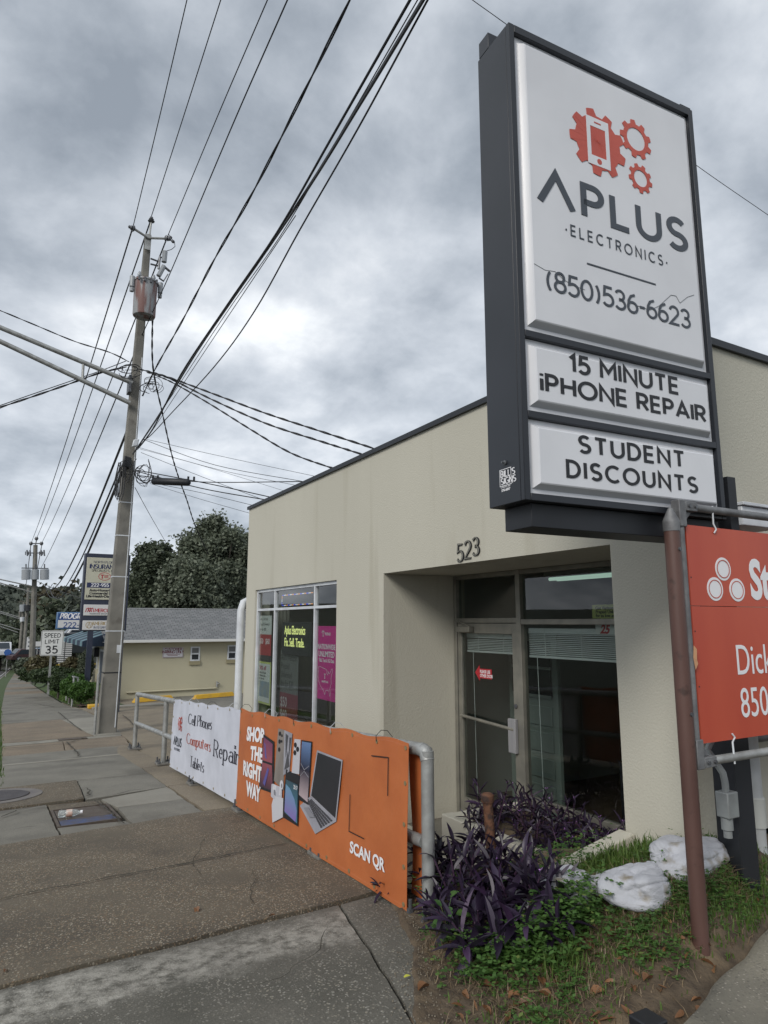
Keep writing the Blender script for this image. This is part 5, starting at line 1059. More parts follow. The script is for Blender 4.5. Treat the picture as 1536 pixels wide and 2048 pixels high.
def cloud(c, r, n, clumps=40, spread=.22, hollow=.45, seed=0, low=-.7):
    g = np.random.default_rng(seed); c = np.array(c); r = np.array(r)
    d = g.normal(size=(clumps * 3, 3)); d /= np.linalg.norm(d, axis=1)[:, None]; d = d[d[:, 2] > low][:clumps]
    rad = g.uniform(hollow, 1.0, len(d)) ** .6; cc = d * rad[:, None]
    w_ = g.uniform(.4, 1.3, len(cc)); k = g.choice(len(cc), n, p=w_ / w_.sum())
    p = cc[k] + g.normal(size=(n, 3)) * spread * w_[k][:, None] * np.array([1, 1, .7]); return c + p * r, c + cc * r
def tree(label, base, c, r, n, size, m_, bark, clumps=40, spread=.2, seed=0, group=None, tr_=.25, limbs=9, low=-.6, hollow=.45, name='oak_tree'):
    t = thing(name, label, 'tree', base, group)
    pts, cc = cloud(c, r, n, clumps, spread, hollow, seed, low)
    quads('crown', pts, size, m_, t)
    mb = MB(); base = Vector(base); c = Vector(c); g = random.Random(seed)
    fork = base.lerp(c, .45)
    mb.path([base - Vector((0, 0, .3)), base.lerp(fork, .5) + Vector((g.uniform(-.2, .2), 0, 0)), fork], tr_, 8, True, [tr_ * 1.2, tr_, tr_ * .8]); part('trunk', mb, bark, t)
    mb = MB(); idx = list(range(len(cc))); g.shuffle(idx)
    for i in idx[:limbs]:
        e_ = Vector(cc[i]); m1 = fork.lerp(e_, .5) + Vector((g.uniform(-.4, .4), g.uniform(-.4, .4), g.uniform(0, .6)))
        mb.path([fork, m1, e_], tr_ * .4, 6, True, [tr_ * .55, tr_ * .3, tr_ * .06])
    part('limbs', mb, bark, t, kind='stuff'); return t
BARK = mat('bark', (.06, .05, .042), (.10, .085, .07), scale=6, rough=.95)
L_DARK = leafmat('leaf_dark_oak', (.062, .078, .052), (.125, .15, .098), trans=.2)
L_OAK = leafmat('leaf_live_oak', (.10, .12, .083), (.19, .215, .155), trans=.25)
L_HILL = leafmat('leaf_far_forest', (.055, .068, .055), (.10, .115, .09), trans=.1, rough=.8)
L_BROWN = leafmat('leaf_autumn', (.05, .045, .028), (.10, .085, .045), trans=.15)
L_BOX = leafmat('leaf_boxwood', (.035, .08, .015), (.085, .17, .035), trans=.25)
L_SHR = leafmat('leaf_bush', (.03, .05, .022), (.06, .09, .035), trans=.2)
L_GRS = leafmat('ornamental_grass_blade', (.09, .08, .045), (.13, .12, .06), trans=.2)
L_GREEN = leafmat('grass_blade', (.06, .115, .022), (.13, .20, .05), trans=.3)
# far wooded hill: rows of crowns that read as one mass
g = np.random.default_rng(3); P_ = []
for k in range(700):
    y = g.uniform(265, 440); x = g.uniform(-70, 190); zb = T(y) + 4 * noise.noise(Vector((x * .006, y * .006, 1))) - .2
    h = g.uniform(7, 11); rr = g.uniform(3.5, 6.5)
    m_ = 70; d = g.normal(size=(m_, 3)); d /= np.linalg.norm(d, axis=1)[:, None]; d[:, 2] = np.abs(d[:, 2]) * 1.0 - .25
    P_.append(np.array([x, y, zb + h * .45]) + d * np.array([rr, rr, h * .55]))
o = quads('wooded_hill', np.concatenate(P_), 2.2, L_HILL); props(o, 'dark wooded ridge far down the street', 'woodland', kind='stuff')
# trees in the middle distance, each a thing
mids = [(0, 1308, 150, 26, 9, L_DARK), (30, 1300, 190, 34, 12, L_DARK), (88, 1305, 170, 30, 13.5, L_HILL), (118, 1300, 150, 22, 15, L_BROWN), (150, 1300, 130, 20, 13, L_DARK), (60, 1310, 135, 18, 8, L_DARK), (185, 1300, 120, 22, 13, L_HILL), (215, 1300, 110, 20, 12, L_DARK), (245, 1300, 140, 26, 17, L_HILL), (20, 1312, 230, 40, 14, L_HILL)]
lab = ['dark tree at the left edge above the far road', 'broad dark tree behind the row of far poles', 'tall grey green tree under the far ridge', 'brownish autumn tree behind the speed limit sign', 'dark tree behind the blue insurance sign', 'low dark tree at the end of the sidewalk', 'grey green tree between the two insurance signs', 'dark tree behind the tall insurance sign', 'tall hazy tree behind the low house ridge', 'distant hazy tree where the road vanishes']
for k, (px_, py_, Y_, w_, h_, m_) in enumerate(mids):
    b = at(px_, py_, Y=Y_); zb = T(Y_); r_ = w_ * .5 * Y_ / 150 * 1.0
    tree(lab[k], (b.x, Y_, zb), (b.x, Y_, zb + h_ * .58), (r_ * .55, r_ * .5, h_ * .45), 2600, .75 * Y_ / 150, m_, BARK, clumps=26, spread=.24, seed=k + 20, group='trees in the middle distance', tr_=.3, limbs=3, low=-.9, name='tree')
# oaks behind the low house
def oak(label, px_, ytop, ybot, wpx, Y_, n, size, m_, seed, **k):
    c0 = at(px_, (ytop + ybot) / 2, Y=Y_); tz, bz = at(px_, ytop, Y=Y_).z, at(px_, ybot, Y=Y_).z
    rx = (at(px_ + wpx / 2, ytop, Y=Y_) - at(px_ - wpx / 2, ytop, Y=Y_)).length / 2
    tree(label, (c0.x, Y_, T(Y_)), (c0.x, Y_, (tz + bz) / 2), (rx, rx * .8, (tz - bz) / 2), n, size, m_, BARK, seed=seed, group='oaks behind the low house', **k)
oak('dense dark oak behind the low house beside the near pole', 312, 1092, 1260, 100, 46, 42000, .17, L_DARK, 5, clumps=80, spread=.15)
oak('tall live oak rising beside the shop corner', 440, 1035, 1260, 175, 44, 40000, .14, L_OAK, 8, clumps=95, spread=.11, limbs=60, hollow=.3)
oak('rounded dark oak in front of the tall live oak', 385, 1112, 1270, 120, 42, 45000, .15, L_OAK, 11, clumps=90, spread=.15)
oak('dark oak filling the gap left of the tall live oak', 348, 1108, 1270, 80, 47, 26000, .16, L_DARK, 23, clumps=60, spread=.17)
oak('live oak half hidden behind the shop corner', 520, 1070, 1270, 130, 45, 36000, .16, L_OAK, 14, clumps=80, spread=.14)
oak('low dark oak behind the tall insurance sign', 262, 1165, 1275, 60, 52, 14000, .2, L_DARK, 17, clumps=40, spread=.18)
# ================================================================ LOW HOUSE
NY = 31.0; NX = 4.45; HX1 = 16.0
house = thing('low_house', 'low cream office house with grey shingle roof and a striped awning', 'building', (8, 33, -1.6))
CREAM = mat('cream_render', (.46, .43, .31), (.42, .39, .28), scale=.6, rough=.85, bump=.15, bscale=20)
ze = at(330, 1281, Y=NY).z; zr = at(330, 1218.5, Y=NY + 3.9).z
part('wall', MB().box(NX, HX1, NY, NY + .25, -2.2, ze - .0), CREAM, house)
part('wall', MB().box(NX, NX + .25, NY + .252, NY + 10, -2.6, ze - .0), CREAM, house)
rf = MB()
nc = 26
for k in range(nc):        # shingle courses, each lapping the one below
    t0, t1 = k / nc, (k + 1) / nc; A = Vector((0, NY - .45, ze + .02)); B = Vector((0, NY + 3.9, zr)); p, q_ = A.lerp(B, t0), A.lerp(B, t1)
    rf.add([(NX - .5 , p.y, p.z + .03), (HX1, p.y, p.z + .03), (HX1, q_.y, q_.z), (NX - .5, q_.y, q_.z), (NX - .5, p.y, p.z - .01), (HX1, p.y, p.z - .01)], [(0, 1, 2, 3), (4, 5, 1, 0)])
SH = bpy.data.materials.new('asphalt_shingle'); SH.use_nodes = True; t_ = SH.node_tree; g_ = t_.nodes.new('ShaderNodeTexCoord'); mp_ = t_.nodes.new('ShaderNodeMapping'); mp_.inputs['Scale'].default_value = (1, 1, 0)
bk_ = t_.nodes.new('ShaderNodeTexBrick'); bk_.inputs['Scale'].default_value = 1.0; bk_.inputs['Brick Width'].default_value = .32; bk_.inputs['Row Height'].default_value = 4.35 / nc; bk_.inputs['Mortar Size'].default_value = .012
bk_.inputs['Color1'].default_value = (.17, .18, .185, 1); bk_.inputs['Color2'].default_value = (.25, .255, .26, 1); bk_.inputs['Mortar'].default_value = (.07, .07, .075, 1); bk_.inputs['Bias'].default_value = .1
t_.links.new(g_.outputs['Object'], mp_.inputs[0]); t_.links.new(mp_.outputs[0], bk_.inputs['Vector']); t_.links.new(bk_.outputs[0], t_.nodes['Principled BSDF'].inputs[0]); t_.nodes['Principled BSDF'].inputs['Roughness'].default_value = .95
ro = part('roof', rf, SH, house, ang=0, recalc=False)
part('roof_back', MB().add([(NX - .5, NY + 3.9, zr), (HX1, NY + 3.9, zr), (HX1, NY + 9, ze), (NX - .5, NY + 9, ze)], [(0, 1, 2, 3)]), SH, house, recalc=False)
sub('ridge_cap', MB().box(NX - .5, HX1, NY + 3.84, NY + 3.98, zr + .01, zr + .05), mat('ridge_pale', (.35, .36, .37), rough=.8), ro)
sub('vent_stack', MB().tube((at(423, 1255, Y=NY + 1.9).x, NY + 1.9, ze + .6), (at(423, 1255, Y=NY + 1.9).x, NY + 1.9, at(423, 1250, Y=NY + 1.9).z), .09, 10), WHITEAL, ro)
part('gable_wall', MB().add([(NX, NY + .02, ze), (NX, NY + 9, ze), (NX, NY + 3.9, zr - .05)], [(0, 1, 2)]), CREAM, house)
part('gutter', merge(MB().box(NX - .5, HX1, NY - .56, NY - .452, ze - .06, ze + .05), MB().box(NX - .5, HX1, NY - .45, NY, ze - .05, ze - .03)), mat('gutter_white', (.62, .62, .60), rough=.5), house)
for a_, b_, c_, d_ in ((380, 400, 1293, 1322), (454, 473, 1290, 1319)):
    p0, p1 = at(a_, d_, Y=NY), at(b_, c_, Y=NY); wx0, wx1, wz0, wz1 = p0.x, p1.x, p0.z, p1.z; zm = (wz0 + wz1) / 2
    wf = part('window', merge(MB().box(wx0, wx0 + .06, NY - .05, NY - .002, wz0, wz1), MB().box(wx1 - .06, wx1, NY - .05, NY - .002, wz0, wz1), MB().box(wx0 + .061, wx1 - .061, NY - .05, NY - .002, wz0, wz0 + .06), MB().box(wx0 + .061, wx1 - .061, NY - .05, NY - .002, wz1 - .06, wz1), MB().box(wx0 + .061, wx1 - .061, NY - .05, NY - .002, zm - .03, zm + .03)), WHITEAL, house)
    sub('pane', MB().box(wx0 + .062, wx1 - .062, NY - .03, NY - .01, wz0 + .062, zm - .032), mat('dark_window_glass', (.03, .035, .04), rough=.08), wf, ang=0)
    sub('pane', MB().box(wx0 + .062, wx1 - .062, NY - .03, NY - .01, zm + .032, wz1 - .062), mat('dim_curtained_glass', (.16, .165, .17), rough=.1), wf, ang=0)
    sub('sill', MB().box(wx0 - .03, wx1 + .03, NY - .07, NY - .003, wz0 - .17, wz0 - .002), mat('tan_sill', (.27, .24, .15), rough=.8), wf)
a_, b_ = at(252, 1385, Y=NY), at(432, 1376, Y=NY)
part('wall_pipe', MB().tube((a_.x, NY - .06, a_.z), (b_.x, NY - .06, b_.z), .035, 8), CREAM, house)
c_ = at(433, 1368, Y=NY); part('spigot', merge(MB().tube((c_.x, NY - .05, c_.z - .12), (c_.x, NY - .05, c_.z + .12), .04, 8), MB().tube((c_.x, NY - .12, c_.z), (c_.x + .1, NY - .12, c_.z + .05), .03, 8)), GALV, house)
# street front of the low house: window, door, lantern, awning
def fx(px_, py_): return at(px_, py_, X=NX)
for nm, m_, (a_, b_, c_, d_) in (('front_window', mat('dark_window_glass', (.03, .035, .04)), (186, 197, 1296, 1334)), ('front_door', mat('blue_grey_door', (.07, .085, .11), rough=.5), (203, 213, 1302, 1376))):
    p0, p1 = fx(a_, c_), fx(b_, c_); zlo = fx(a_, d_).z
    w_ = part(nm, MB().box(NX - .03, NX - .002, p1.y, p0.y, zlo, p0.z), m_, house, ang=0)
    sub('trim', merge(MB().box(NX - .06, NX - .002, p1.y - .12, p1.y - .002, zlo, p0.z + .1), MB().box(NX - .06, NX - .002, p0.y + .002, p0.y + .12, zlo, p0.z + .1), MB().box(NX - .06, NX - .002, p1.y, p0.y, p0.z + .002, p0.z + .1)), WHITEAL, w_)
c_ = fx(200, 1303); part('lantern', MB().box(NX - .28, NX - .05, c_.y - .15, c_.y + .15, c_.z - .25, c_.z + .2), BLACK, house, bevel=.02)
aw = thing('awning', 'navy and teal striped awning over the low house street front', 'awning', (NX, 36, .4))
NAVY = mat('awning_navy', (.015, .03, .06), rough=.7); TEAL = mat('awning_teal', (.12, .21, .24), rough=.7)
za, zb_ = at(200, 1261, X=NX).z + .05, at(172, 1284, X=3.2).z
yq = 40.5; k = 0
while yq > 31.2:
    w_ = 1.25 if k % 2 else .8; y2 = max(yq - w_, 31.2); m_ = NAVY if k % 2 else TEAL
    part('stripe', merge(MB().add([(NX - .002, yq, za), (NX - .002, y2, za), (3.2, y2, zb_), (3.2, yq, zb_), (NX - .002, yq, za - .02), (NX - .002, y2, za - .02), (3.2, y2, zb_ - .02), (3.2, yq, zb_ - .02)], [(0, 1, 2, 3), (7, 6, 5, 4), (0, 4, 5, 1), (3, 2, 6, 7), (1, 5, 6, 2), (0, 3, 7, 4)]), MB().box(3.19, 3.2, y2, yq, zb_ - .22, zb_ - .021)), m_, aw, ang=0); yq = y2; k += 1
part('end_flap', MB().add([(NX, 31.19, za), (3.2, 31.19, zb_), (3.2, 31.19, zb_ - .22), (NX, 31.19, zb_ - .22)], [(0, 1, 2, 3)]), NAVY, aw, ang=0)
cp = thing('parking_notice', 'white notice with red letters reading CUSTOMER PARKING ONLY on the cream side wall', 'sign', at(346, 1305, Y=NY - .03))
p0, p1 = at(325, 1315.5, Y=NY - .03), at(367, 1294.5, Y=NY - .03)
part('board', MB().box(p0.x, p1.x, NY - .04, NY - .003, p0.z, p1.z), mat('notice_white', (.55, .55, .58), rough=.5), cp)
fcp = plane_fn((p0.x, NY - .041, p0.z), (1, 0, 0), (0, 0, 1), (0, -1, 0)); ww, wh_ = p1.x - p0.x, p1.z - p0.z
RDK = mat('notice_red', (.16, .02, .03)); 
mb = MB(); b1_ = MB(); strokes(b1_, 'CUSTOMER', .10, fcp, wv=.2, gap=.24, x0=ww / 2, y0=wh_ * .70, align='c', depth=.003); strokes(b1_, 'PARKING ONLY', .10, fcp, wv=.2, gap=.18, x0=ww / 2, y0=wh_ * .43, align='c', depth=.003); part('lettering', b1_, RDK, cp, ang=0)
b2_ = MB(); ribbon(b2_, [(.02, .02), (ww - .02, .02), (ww - .02, wh_ - .02), (.02, wh_ - .02), (.02, .02)], .012, .012, 0, .003, fcp); part('border', b2_, RDK, cp, ang=0)
part('small_print', merge(*[flat([rect(ww * .18 + k % 2 * .05, wh_ * (.30 - .12 * k), ww * .84 - k % 2 * .1, wh_ * (.30 - .12 * k) + .018)], fcp, 0, .003) for k in range(2)]), RDK, cp, ang=0)
YEL = mat('worn_yellow_paint', (.62, .36, .02), (.52, .30, .03), scale=5, rough=.7, c3=(.35, .28, .15), s3=9, f3=.62)
for lb, a_, b_ in (('yellow concrete wheel stop nearer the utility pole, partly behind the handrail', (268, 1406), (352, 1402)), ('yellow concrete wheel stop beside the white downpipe', (389, 1399), (474, 1392))):
    p0 = hit(*a_, lambda x, y: T(y)); p1 = at(*b_, Y=p0.y + .5); d = (p1 - p0); d.z = 0; d = d.normalized(); L_ = (p1.x - p0.x); n_ = Vector((-d.y, d.x, 0)); z0 = T(p0.y) - .0
    o_ = Vector((p0.x, p0.y, z0)); mb = MB()
    mb.v = []; 
    for k, e_ in ((0, 0), (1, L_)):
        q_ = o_ + d * e_; s__ = .10 if k == 0 else -.10
        for n__, h__ in ((0, 0), (.22, 0), (.17, .16), (.05, .16)): mb.v.append(tuple(q_ + n_ * n__ + Vector((0, 0, h__)) + d * (s__ if h__ else 0)))
    mb.f = [(3, 2, 1, 0), (4, 5, 6, 7), (0, 1, 5, 4), (1, 2, 6, 5), (2, 3, 7, 6), (3, 0, 4, 7)]
    solo('wheel_stop', mb, YEL, lb, 'wheel stop', 'yellow wheel stops along the low house', bevel=.015)
c_ = hit(196, 1417, lambda x, y: T(y)); solo('painted_kerb_end', MB().box(c_.x - .3, c_.x + .3, c_.y, c_.y + .35, T(c_.y), T(c_.y) + .12), YEL, 'short yellow painted kerb end just left of the near utility pole', 'kerb', bevel=.02)
# ================================================================ UTILITY POLES
PY = 16.4
up = thing('utility_pole', 'nearest tall concrete utility pole with one rust streaked transformer', 'utility pole', (2.30, PY, T(PY)), 'concrete utility poles along the street')
def U_(x, y, d=0): return at(x, y, Y=PY + d)
pb, pt = U_(215.5, 1467), U_(298, 466)
hb, ht = .198, .076
mb = MB(); mb.v = [(pb.x + sx_ * hb, PY + .25 + sy_ * hb, pb.z - .1) for sx_, sy_ in ((-1, -1), (1, -1), (1, 1), (-1, 1))] + [(pt.x + sx_ * ht, PY + .12 + sy_ * ht, pt.z) for sx_, sy_ in ((-1, -1), (1, -1), (1, 1), (-1, 1))]
mb.f = [(3, 2, 1, 0), (4, 5, 6, 7), (0, 1, 5, 4), (1, 2, 6, 5), (2, 3, 7, 6), (3, 0, 4, 7)]
part('shaft', mb, CONC, up, ang=0, bevel=.025)
def pole_at(z): t = (z - pb.z) / (pt.z - pb.z); return pb.x + (pt.x - pb.x) * t, PY + .25 - .13 * t, hb + (ht - hb) * t
for y_, m_ in ((1003, WHITEAL), (1070, WHITEAL), (1153, WHITEAL), (1262, WHITEAL), (1345, BLACK)):
    z = U_(240, y_).z; x_, yy_, h_ = pole_at(z); h_ += .006
    part('strap', MB().box(x_ - h_, x_ + h_, yy_ - h_, yy_ + h_, z - .012, z + .012), m_, up, ang=0)
part('ground_wire', MB().path([(pole_at(z)[0] + pole_at(z)[2] * .75, pole_at(z)[1] - pole_at(z)[2] - .01, z) for z in (-.7, 1, 3, 5, 8)], .012, 5), WHITEAL, up)
x_, yy_, h_ = pole_at(U_(240, 1300).z); part('pole_tag', MB().box(x_ + .05, x_ + .15, yy_ - h_ - .01, yy_ - h_ + .0, U_(240, 1306).z, U_(240, 1290).z), WHITEAL, up)
part('foot_conduit', MB().path([(pb.x - .28, PY - .03, pb.z), (pb.x - .27, PY - .0, pb.z + 1.3)], .03, 8), GALV, up)
# top pin, V arms and insulators
def insul(c, ax=(0, 0, 1), r=.085, h=.17, parent=up, m_=PORC): return part('insulator', MB().lathe([(r * .35, 0), (r * .9, h * .15), (r, h * .25), (r * .5, h * .35), (r * .75, h * .55), (r * .45, h * .7), (r * .5, h * .85), (r * .2, h)], c, 12, ax), m_, parent, ang=40)
IT, IL, IR = U_(303, 436), U_(264, 460), U_(332, 481)
part('pin', MB().tube((pt.x, PY, pt.z - .3), (IT.x, PY, IT.z - .1), .025, 8), GALV, up); insul((IT.x, PY, IT.z - .13), m_=STEEL)
cen = U_(296, 478); part('side_arm', MB().tube((cen.x, PY - .05, cen.z), (IL.x, PY - .1, IL.z), .03, 8), GALV, up); part('side_arm', MB().tube((cen.x, PY - .05, cen.z), (IR.x, PY - .1, IR.z), .03, 8), GALV, up)
insul((IL.x + .06, PY - .1, IL.z - .02), (-1, 0, .2), m_=STEEL); insul((IR.x - .06, PY - .1, IR.z), (1, 0, 0), m_=STEEL)
part('mount_plate', MB().box(cen.x - .07, cen.x + .07, PY - .03, PY - .005, cen.z - .3, cen.z + .12), GALV, up)
# transformer
tcx = U_(289, 600, -.35); tz1, tz0 = U_(289, 566, -.35).z, U_(289, 636, -.35).z
TRM = mat('rust_streaked_tank', (.30, .31, .32), (.17, .085, .075), scale=3.2, rough=.55, stretch=(2.2, 2.2, .35), lo=.46, hi=.58)
tf_ = part('transformer', MB().lathe([(.02, tz0), (.25, tz0), (.26, tz0 + .03), (.265, tz1 - .05), (.285, tz1 - .04), (.285, tz1), (.12, tz1 + .05), (.02, tz1 + .06)], (tcx.x, PY - .42, 0), 28), TRM, up, ang=30)
for dx in (-.16, .17): sub('bushing', MB().lathe([(.05, 0), (.075, .03), (.05, .06), (.07, .09), (.04, .12), (.05, .16), (.02, .24)], (tcx.x + dx, PY - .42, tz1 - .01), 10), PORC, tf_)
for dx in (-.32, .33): sub('arrester', MB().lathe([(.05, -.24), (.055, -.16), (.03, -.14), (.06, -.12), (.065, .14), (.03, .16)], (tcx.x + dx, PY - .45, tz1 - .10), 10), PORC, tf_)
for dx in (-.2, -.07, .07, .2): sub('lid_lug', MB().box(tcx.x + dx - .02, tcx.x + dx + .02, PY - .72, PY - .66, tz1 - .12, tz1 - .02), STEEL, tf_)
part('hanger', MB().box(tcx.x - .06, tcx.x + .06, PY - .20, PY - .0, tz0 + .2, tz1 - .1), STEEL, up)
# cutout bracket with fuse tube and arrester
a_, b_ = U_(303, 517), U_(322, 522)
c_ = U_(318, 527)
part('cutout_bracket', merge(MB().tube(U_(301, 517), U_(317, 523), .022, 6), MB().tube(U_(301, 528), U_(317, 532), .022, 6), MB().tube(U_(320, 513), U_(317, 538), .03, 6), MB().tube(U_(320, 514), U_(327, 516), .02, 6)), STEEL, up)
part('arrester', MB().tube(U_(330, 503), U_(328, 524), .065, 10), PORC, up)
part('fuse_cutout', merge(MB().tube(U_(328, 532), U_(317, 552), .06, 10)), PORC, up)
part('fuse_tube', merge(MB().tube(U_(328, 533), U_(340, 543), .03, 6), MB().tube(U_(336, 548), U_(327, 562), .016, 6), MB().tube(U_(318, 556), U_(328, 563), .02, 6)), STEEL, up)
part('jumper', merge(MB().path([U_(337, 468), U_(342, 476), U_(349, 484), U_(350, 493), U_(343, 499), U_(333, 502)], .009, 5), MB().path([U_(336, 472), U_(340, 480), U_(346, 483)], .012, 5)), WIRE, up)
for q_ in ((341, 475), (346, 483)): part('clamp', MB().lathe([(.03, -.04), (.045, 0), (.03, .04)], U_(*q_), 8, (1, 0, -.5)), STEEL, up)
# lamp bracket to the road
for (a_, b_, r_) in (((265, 766), (-90, 617), .055), ((260, 806), (-90, 640), .055)):
    part('lamp_arm', MB().tube(U_(*a_, -.05), U_(*b_, -.05), r_, 12), GALV, up)
part('arm_strut', MB().tube(U_(167, 724, -.05), U_(165, 758, -.05), .03, 8), GALV, up)
part('arm_plate', MB().box(pole_at(8)[0] - .2, pole_at(8)[0] - .14, PY - .1, PY + .2, U_(262, 770).z - .2, U_(262, 760).z + .1), STEEL, up)
part('splice_box', MB().obox(U_(246, 932, -.1), (.17, .03, -.03), (0, .12, 0), (.02, 0, .26)), BLACK, up, bevel=.02)
part('white_box', MB().obox(U_(264, 893, -.12), (.13, 0, .03), (0, .08, 0), (.03, 0, .18)), WHITEAL, up, bevel=.02)
part('slack_loop', merge(*[MB().path([U_(x0, 925, -.1), U_(x0 - 8 - k, 960, -.1), U_(x0 - 8 - k, 990, -.1), U_(x0 - 4, 1000, -.1), U_(x0 + 1, 985, -.1), U_(x0 + 4 + k, 935, -.1)], .016, 6) for k, x0 in enumerate((238, 242, 246))]), WIRE, up)
tg = thing('cable_tangle', 'tangle of thin service cables and loops around the near utility pole', 'cables', U_(290, 760))
g = random.Random(4)
for (cx_, cy_, sx_, sy_, n) in ((262, 745, 26, 14, 7), (305, 770, 24, 16, 9), (252, 935, 12, 24, 6), (285, 945, 20, 26, 9)):
    for k in range(n):
        ph = g.uniform(0, 6.3); ax_, ay_ = sx_ * g.uniform(.4, 1), sy_ * g.uniform(.4, 1); ox, oy = g.uniform(-8, 8), g.uniform(-8, 8); a0 = g.uniform(0, 6); sp = g.uniform(2.6, 5.6)
        pts = [U_(cx_ + ox + ax_ * math.cos(a0 + sp * i / 10) + 2 * math.sin(i * .9 + ph), cy_ + oy + ay_ * math.sin(a0 + sp * i / 10), -.12 - .03 * k) for i in range(11)]
        part('loop', MB().path(pts, g.choice((.006, .008, .011)), 5), WIRE, tg)
# ---- wires
WG = 'overhead wires along the street'
def smooth(pts, n=6):
    out_ = []
    for i in range(len(pts) - 1):
        p0, p1, p2, p3 = pts[max(i - 1, 0)], pts[i], pts[i + 1], pts[min(i + 2, len(pts) - 1)]
        for k in range(n):
            t = k / n; out_.append(.5 * ((2 * p1) + (p2 - p0) * t + (2 * p0 - 5 * p1 + 4 * p2 - p3) * t * t + (3 * p1 - p0 - 3 * p2 + p3) * t ** 3))
    return out_ + [pts[-1]]
def wire(label, pts, r, m_=WIRE, group=WG, cat='wire', twist=0):
    p = smooth([Vector(q_) for q_ in pts], 6)
    if twist:
        dens = []
        for i in range(len(p) - 1):
            k = max(1, int((p[i + 1] - p[i]).length / .12)); dens += [p[i].lerp(p[i + 1], j / k) for j in range(k)]
        mb = MB(); s_ = 0
        for ph in (0, math.pi):
            q_ = []; s_ = 0
            for i, v in enumerate(dens):
                if i: s_ += (v - dens[i - 1]).length
                q_.append(v + Vector((math.cos(s_ * twist + ph), 0, math.sin(s_ * twist + ph))) * r * .8)
            mb.path(q_, r * .75, 5)
        return solo('wire', mb, m_, label, cat, group)
    return solo('wire', MB().path(p, r, 6), m_, label, cat, group)
def over(pole_px, tops, X0, ext=4.0, dX=0):
    a_ = U_(*pole_px); out_ = [a_]
    for (x, y) in tops: out_.append(at(x, y, X=X0))
    d = (out_[-1] - out_[-2]).normalized(); out_.append(out_[-1] + d * ext); return out_
P2Y = 65.8
def V_(x, y, d=0): return at(x, y, Y=P2Y + d)
P2 = {'L': V_(62, 1087), 'T': V_(73, 1077), 'R': V_(83, 1087), 'N': V_(82, 1136), 'C1': V_(90, 1172), 'C2': V_(98, 1172), 'C3': V_(78, 1180)}
def span(a_, b_, sag): return [a_.lerp(b_, t) - Vector((0, 0, 4 * sag * t * (1 - t))) for t in (0, .2, .4, .6, .8, 1)]
wire('power line on the left insulator of the near pole', over((265, 458), [(320, 230), (375, -5)], 2.15), .010)
wire('power line on the top pin of the near pole', over((303, 432), [(370, 224), (443, -5)], IT.x), .010)
wire('power line on the right insulator of the near pole', over((333, 478), [(432, 240), (537, -5)], IR.x), .010)
wire('neutral line passing right of the transformer', over((285, 668), [(343, 540), (460, 262), (577, -5)], 2.75), .011)
wire('far span of the left power line', span(IL, P2['L'], .5), .018); wire('far span of the top power line', span(IT, P2['T'], .5), .018); wire('far span of the right power line', span(IR, P2['R'], .5), .018); wire('far span of the neutral line', span(U_(285, 668), P2['N'], .4), .018)
wire('thick twisted service cable running overhead to the upper edge', over((285, 792), [(312, 735), (367, 637), (428, 520), (508, 380), (610, 180), (702, -5)], 2.62), .013, twist=3.2)
wire('black communication cable, leftmost of the overhead bundle', over((268, 905), [(306, 857), (361, 750), (453, 612), (554, 465), (667, 269), (823, -5)], 2.60), .014)
wire('thin communication cable inside the overhead bundle', over((268, 903), [(330, 812), (450, 630), (560, 473), (690, 252), (838, -5)], 2.66), .006)
wire('thick grey communication cable of the overhead bundle', over((266, 908), [(320, 827), (392, 706), (581, 430), (722, 205), (849, -5)], 2.64), .019, mat('grey_cable', (.07, .075, .085), rough=.5))
wire('thin cable hanging below the overhead bundle', over((275, 900), [(300, 868), (345, 800), (430, 672), (560, 478)], 2.62, .5), .006)
wire('lowest rightmost cable of the overhead bundle', over((285, 880), [(300, 872), (343, 826), (428, 734), (508, 624), (600, 459), (716, 257), (858, -5)], 2.68), .010)
wire('far span of the upper communication cable', [U_(254, 862, .2)] + span(U_(254, 862, .2), P2['C1'], 1.6)[1:], .030)
wire('far span of the middle communication cable', span(U_(241, 935), P2['C1'], 1.9), .022); wire('far span of the lower communication cable', span(U_(244, 945), P2['C2'], 1.9), .035)
SG = 'service drops to the shop roof'
def roofdrop(label, pts, r, tw=0):
    n = len(pts); wire(label, [at(x, y, Y=PY - .1 + (8.6 - PY) * (i / (n - 1)) ** 1.0) for i, (x, y) in enumerate(pts)], r, group=SG, twist=tw)
roofdrop('uppermost twisted drop from the pole to the shop roof', [(278, 738), (330, 752), (420, 785), (530, 826), (640, 862), (745, 896), (800, 915)], .016, 8)
roofdrop('middle twisted drop from the pole to the shop roof', [(295, 745), (335, 755), (420, 797), (530, 846), (640, 882), (722, 908), (800, 935)], .016, 8)
roofdrop('lower twisted drop from the pole to the shop roof', [(305, 748), (345, 765), (420, 808), (500, 858), (580, 905), (664, 936), (760, 968)], .014, 8)
solo('roof_mast', MB().tube((4.9, 8.6, 3.0), (4.9, 8.6, 3.42), .03, 8), GALV, 'stub of pipe mast on the shop roof behind the parapet', 'mast')
TG = 'thin cables from the near pole toward the shop roof'
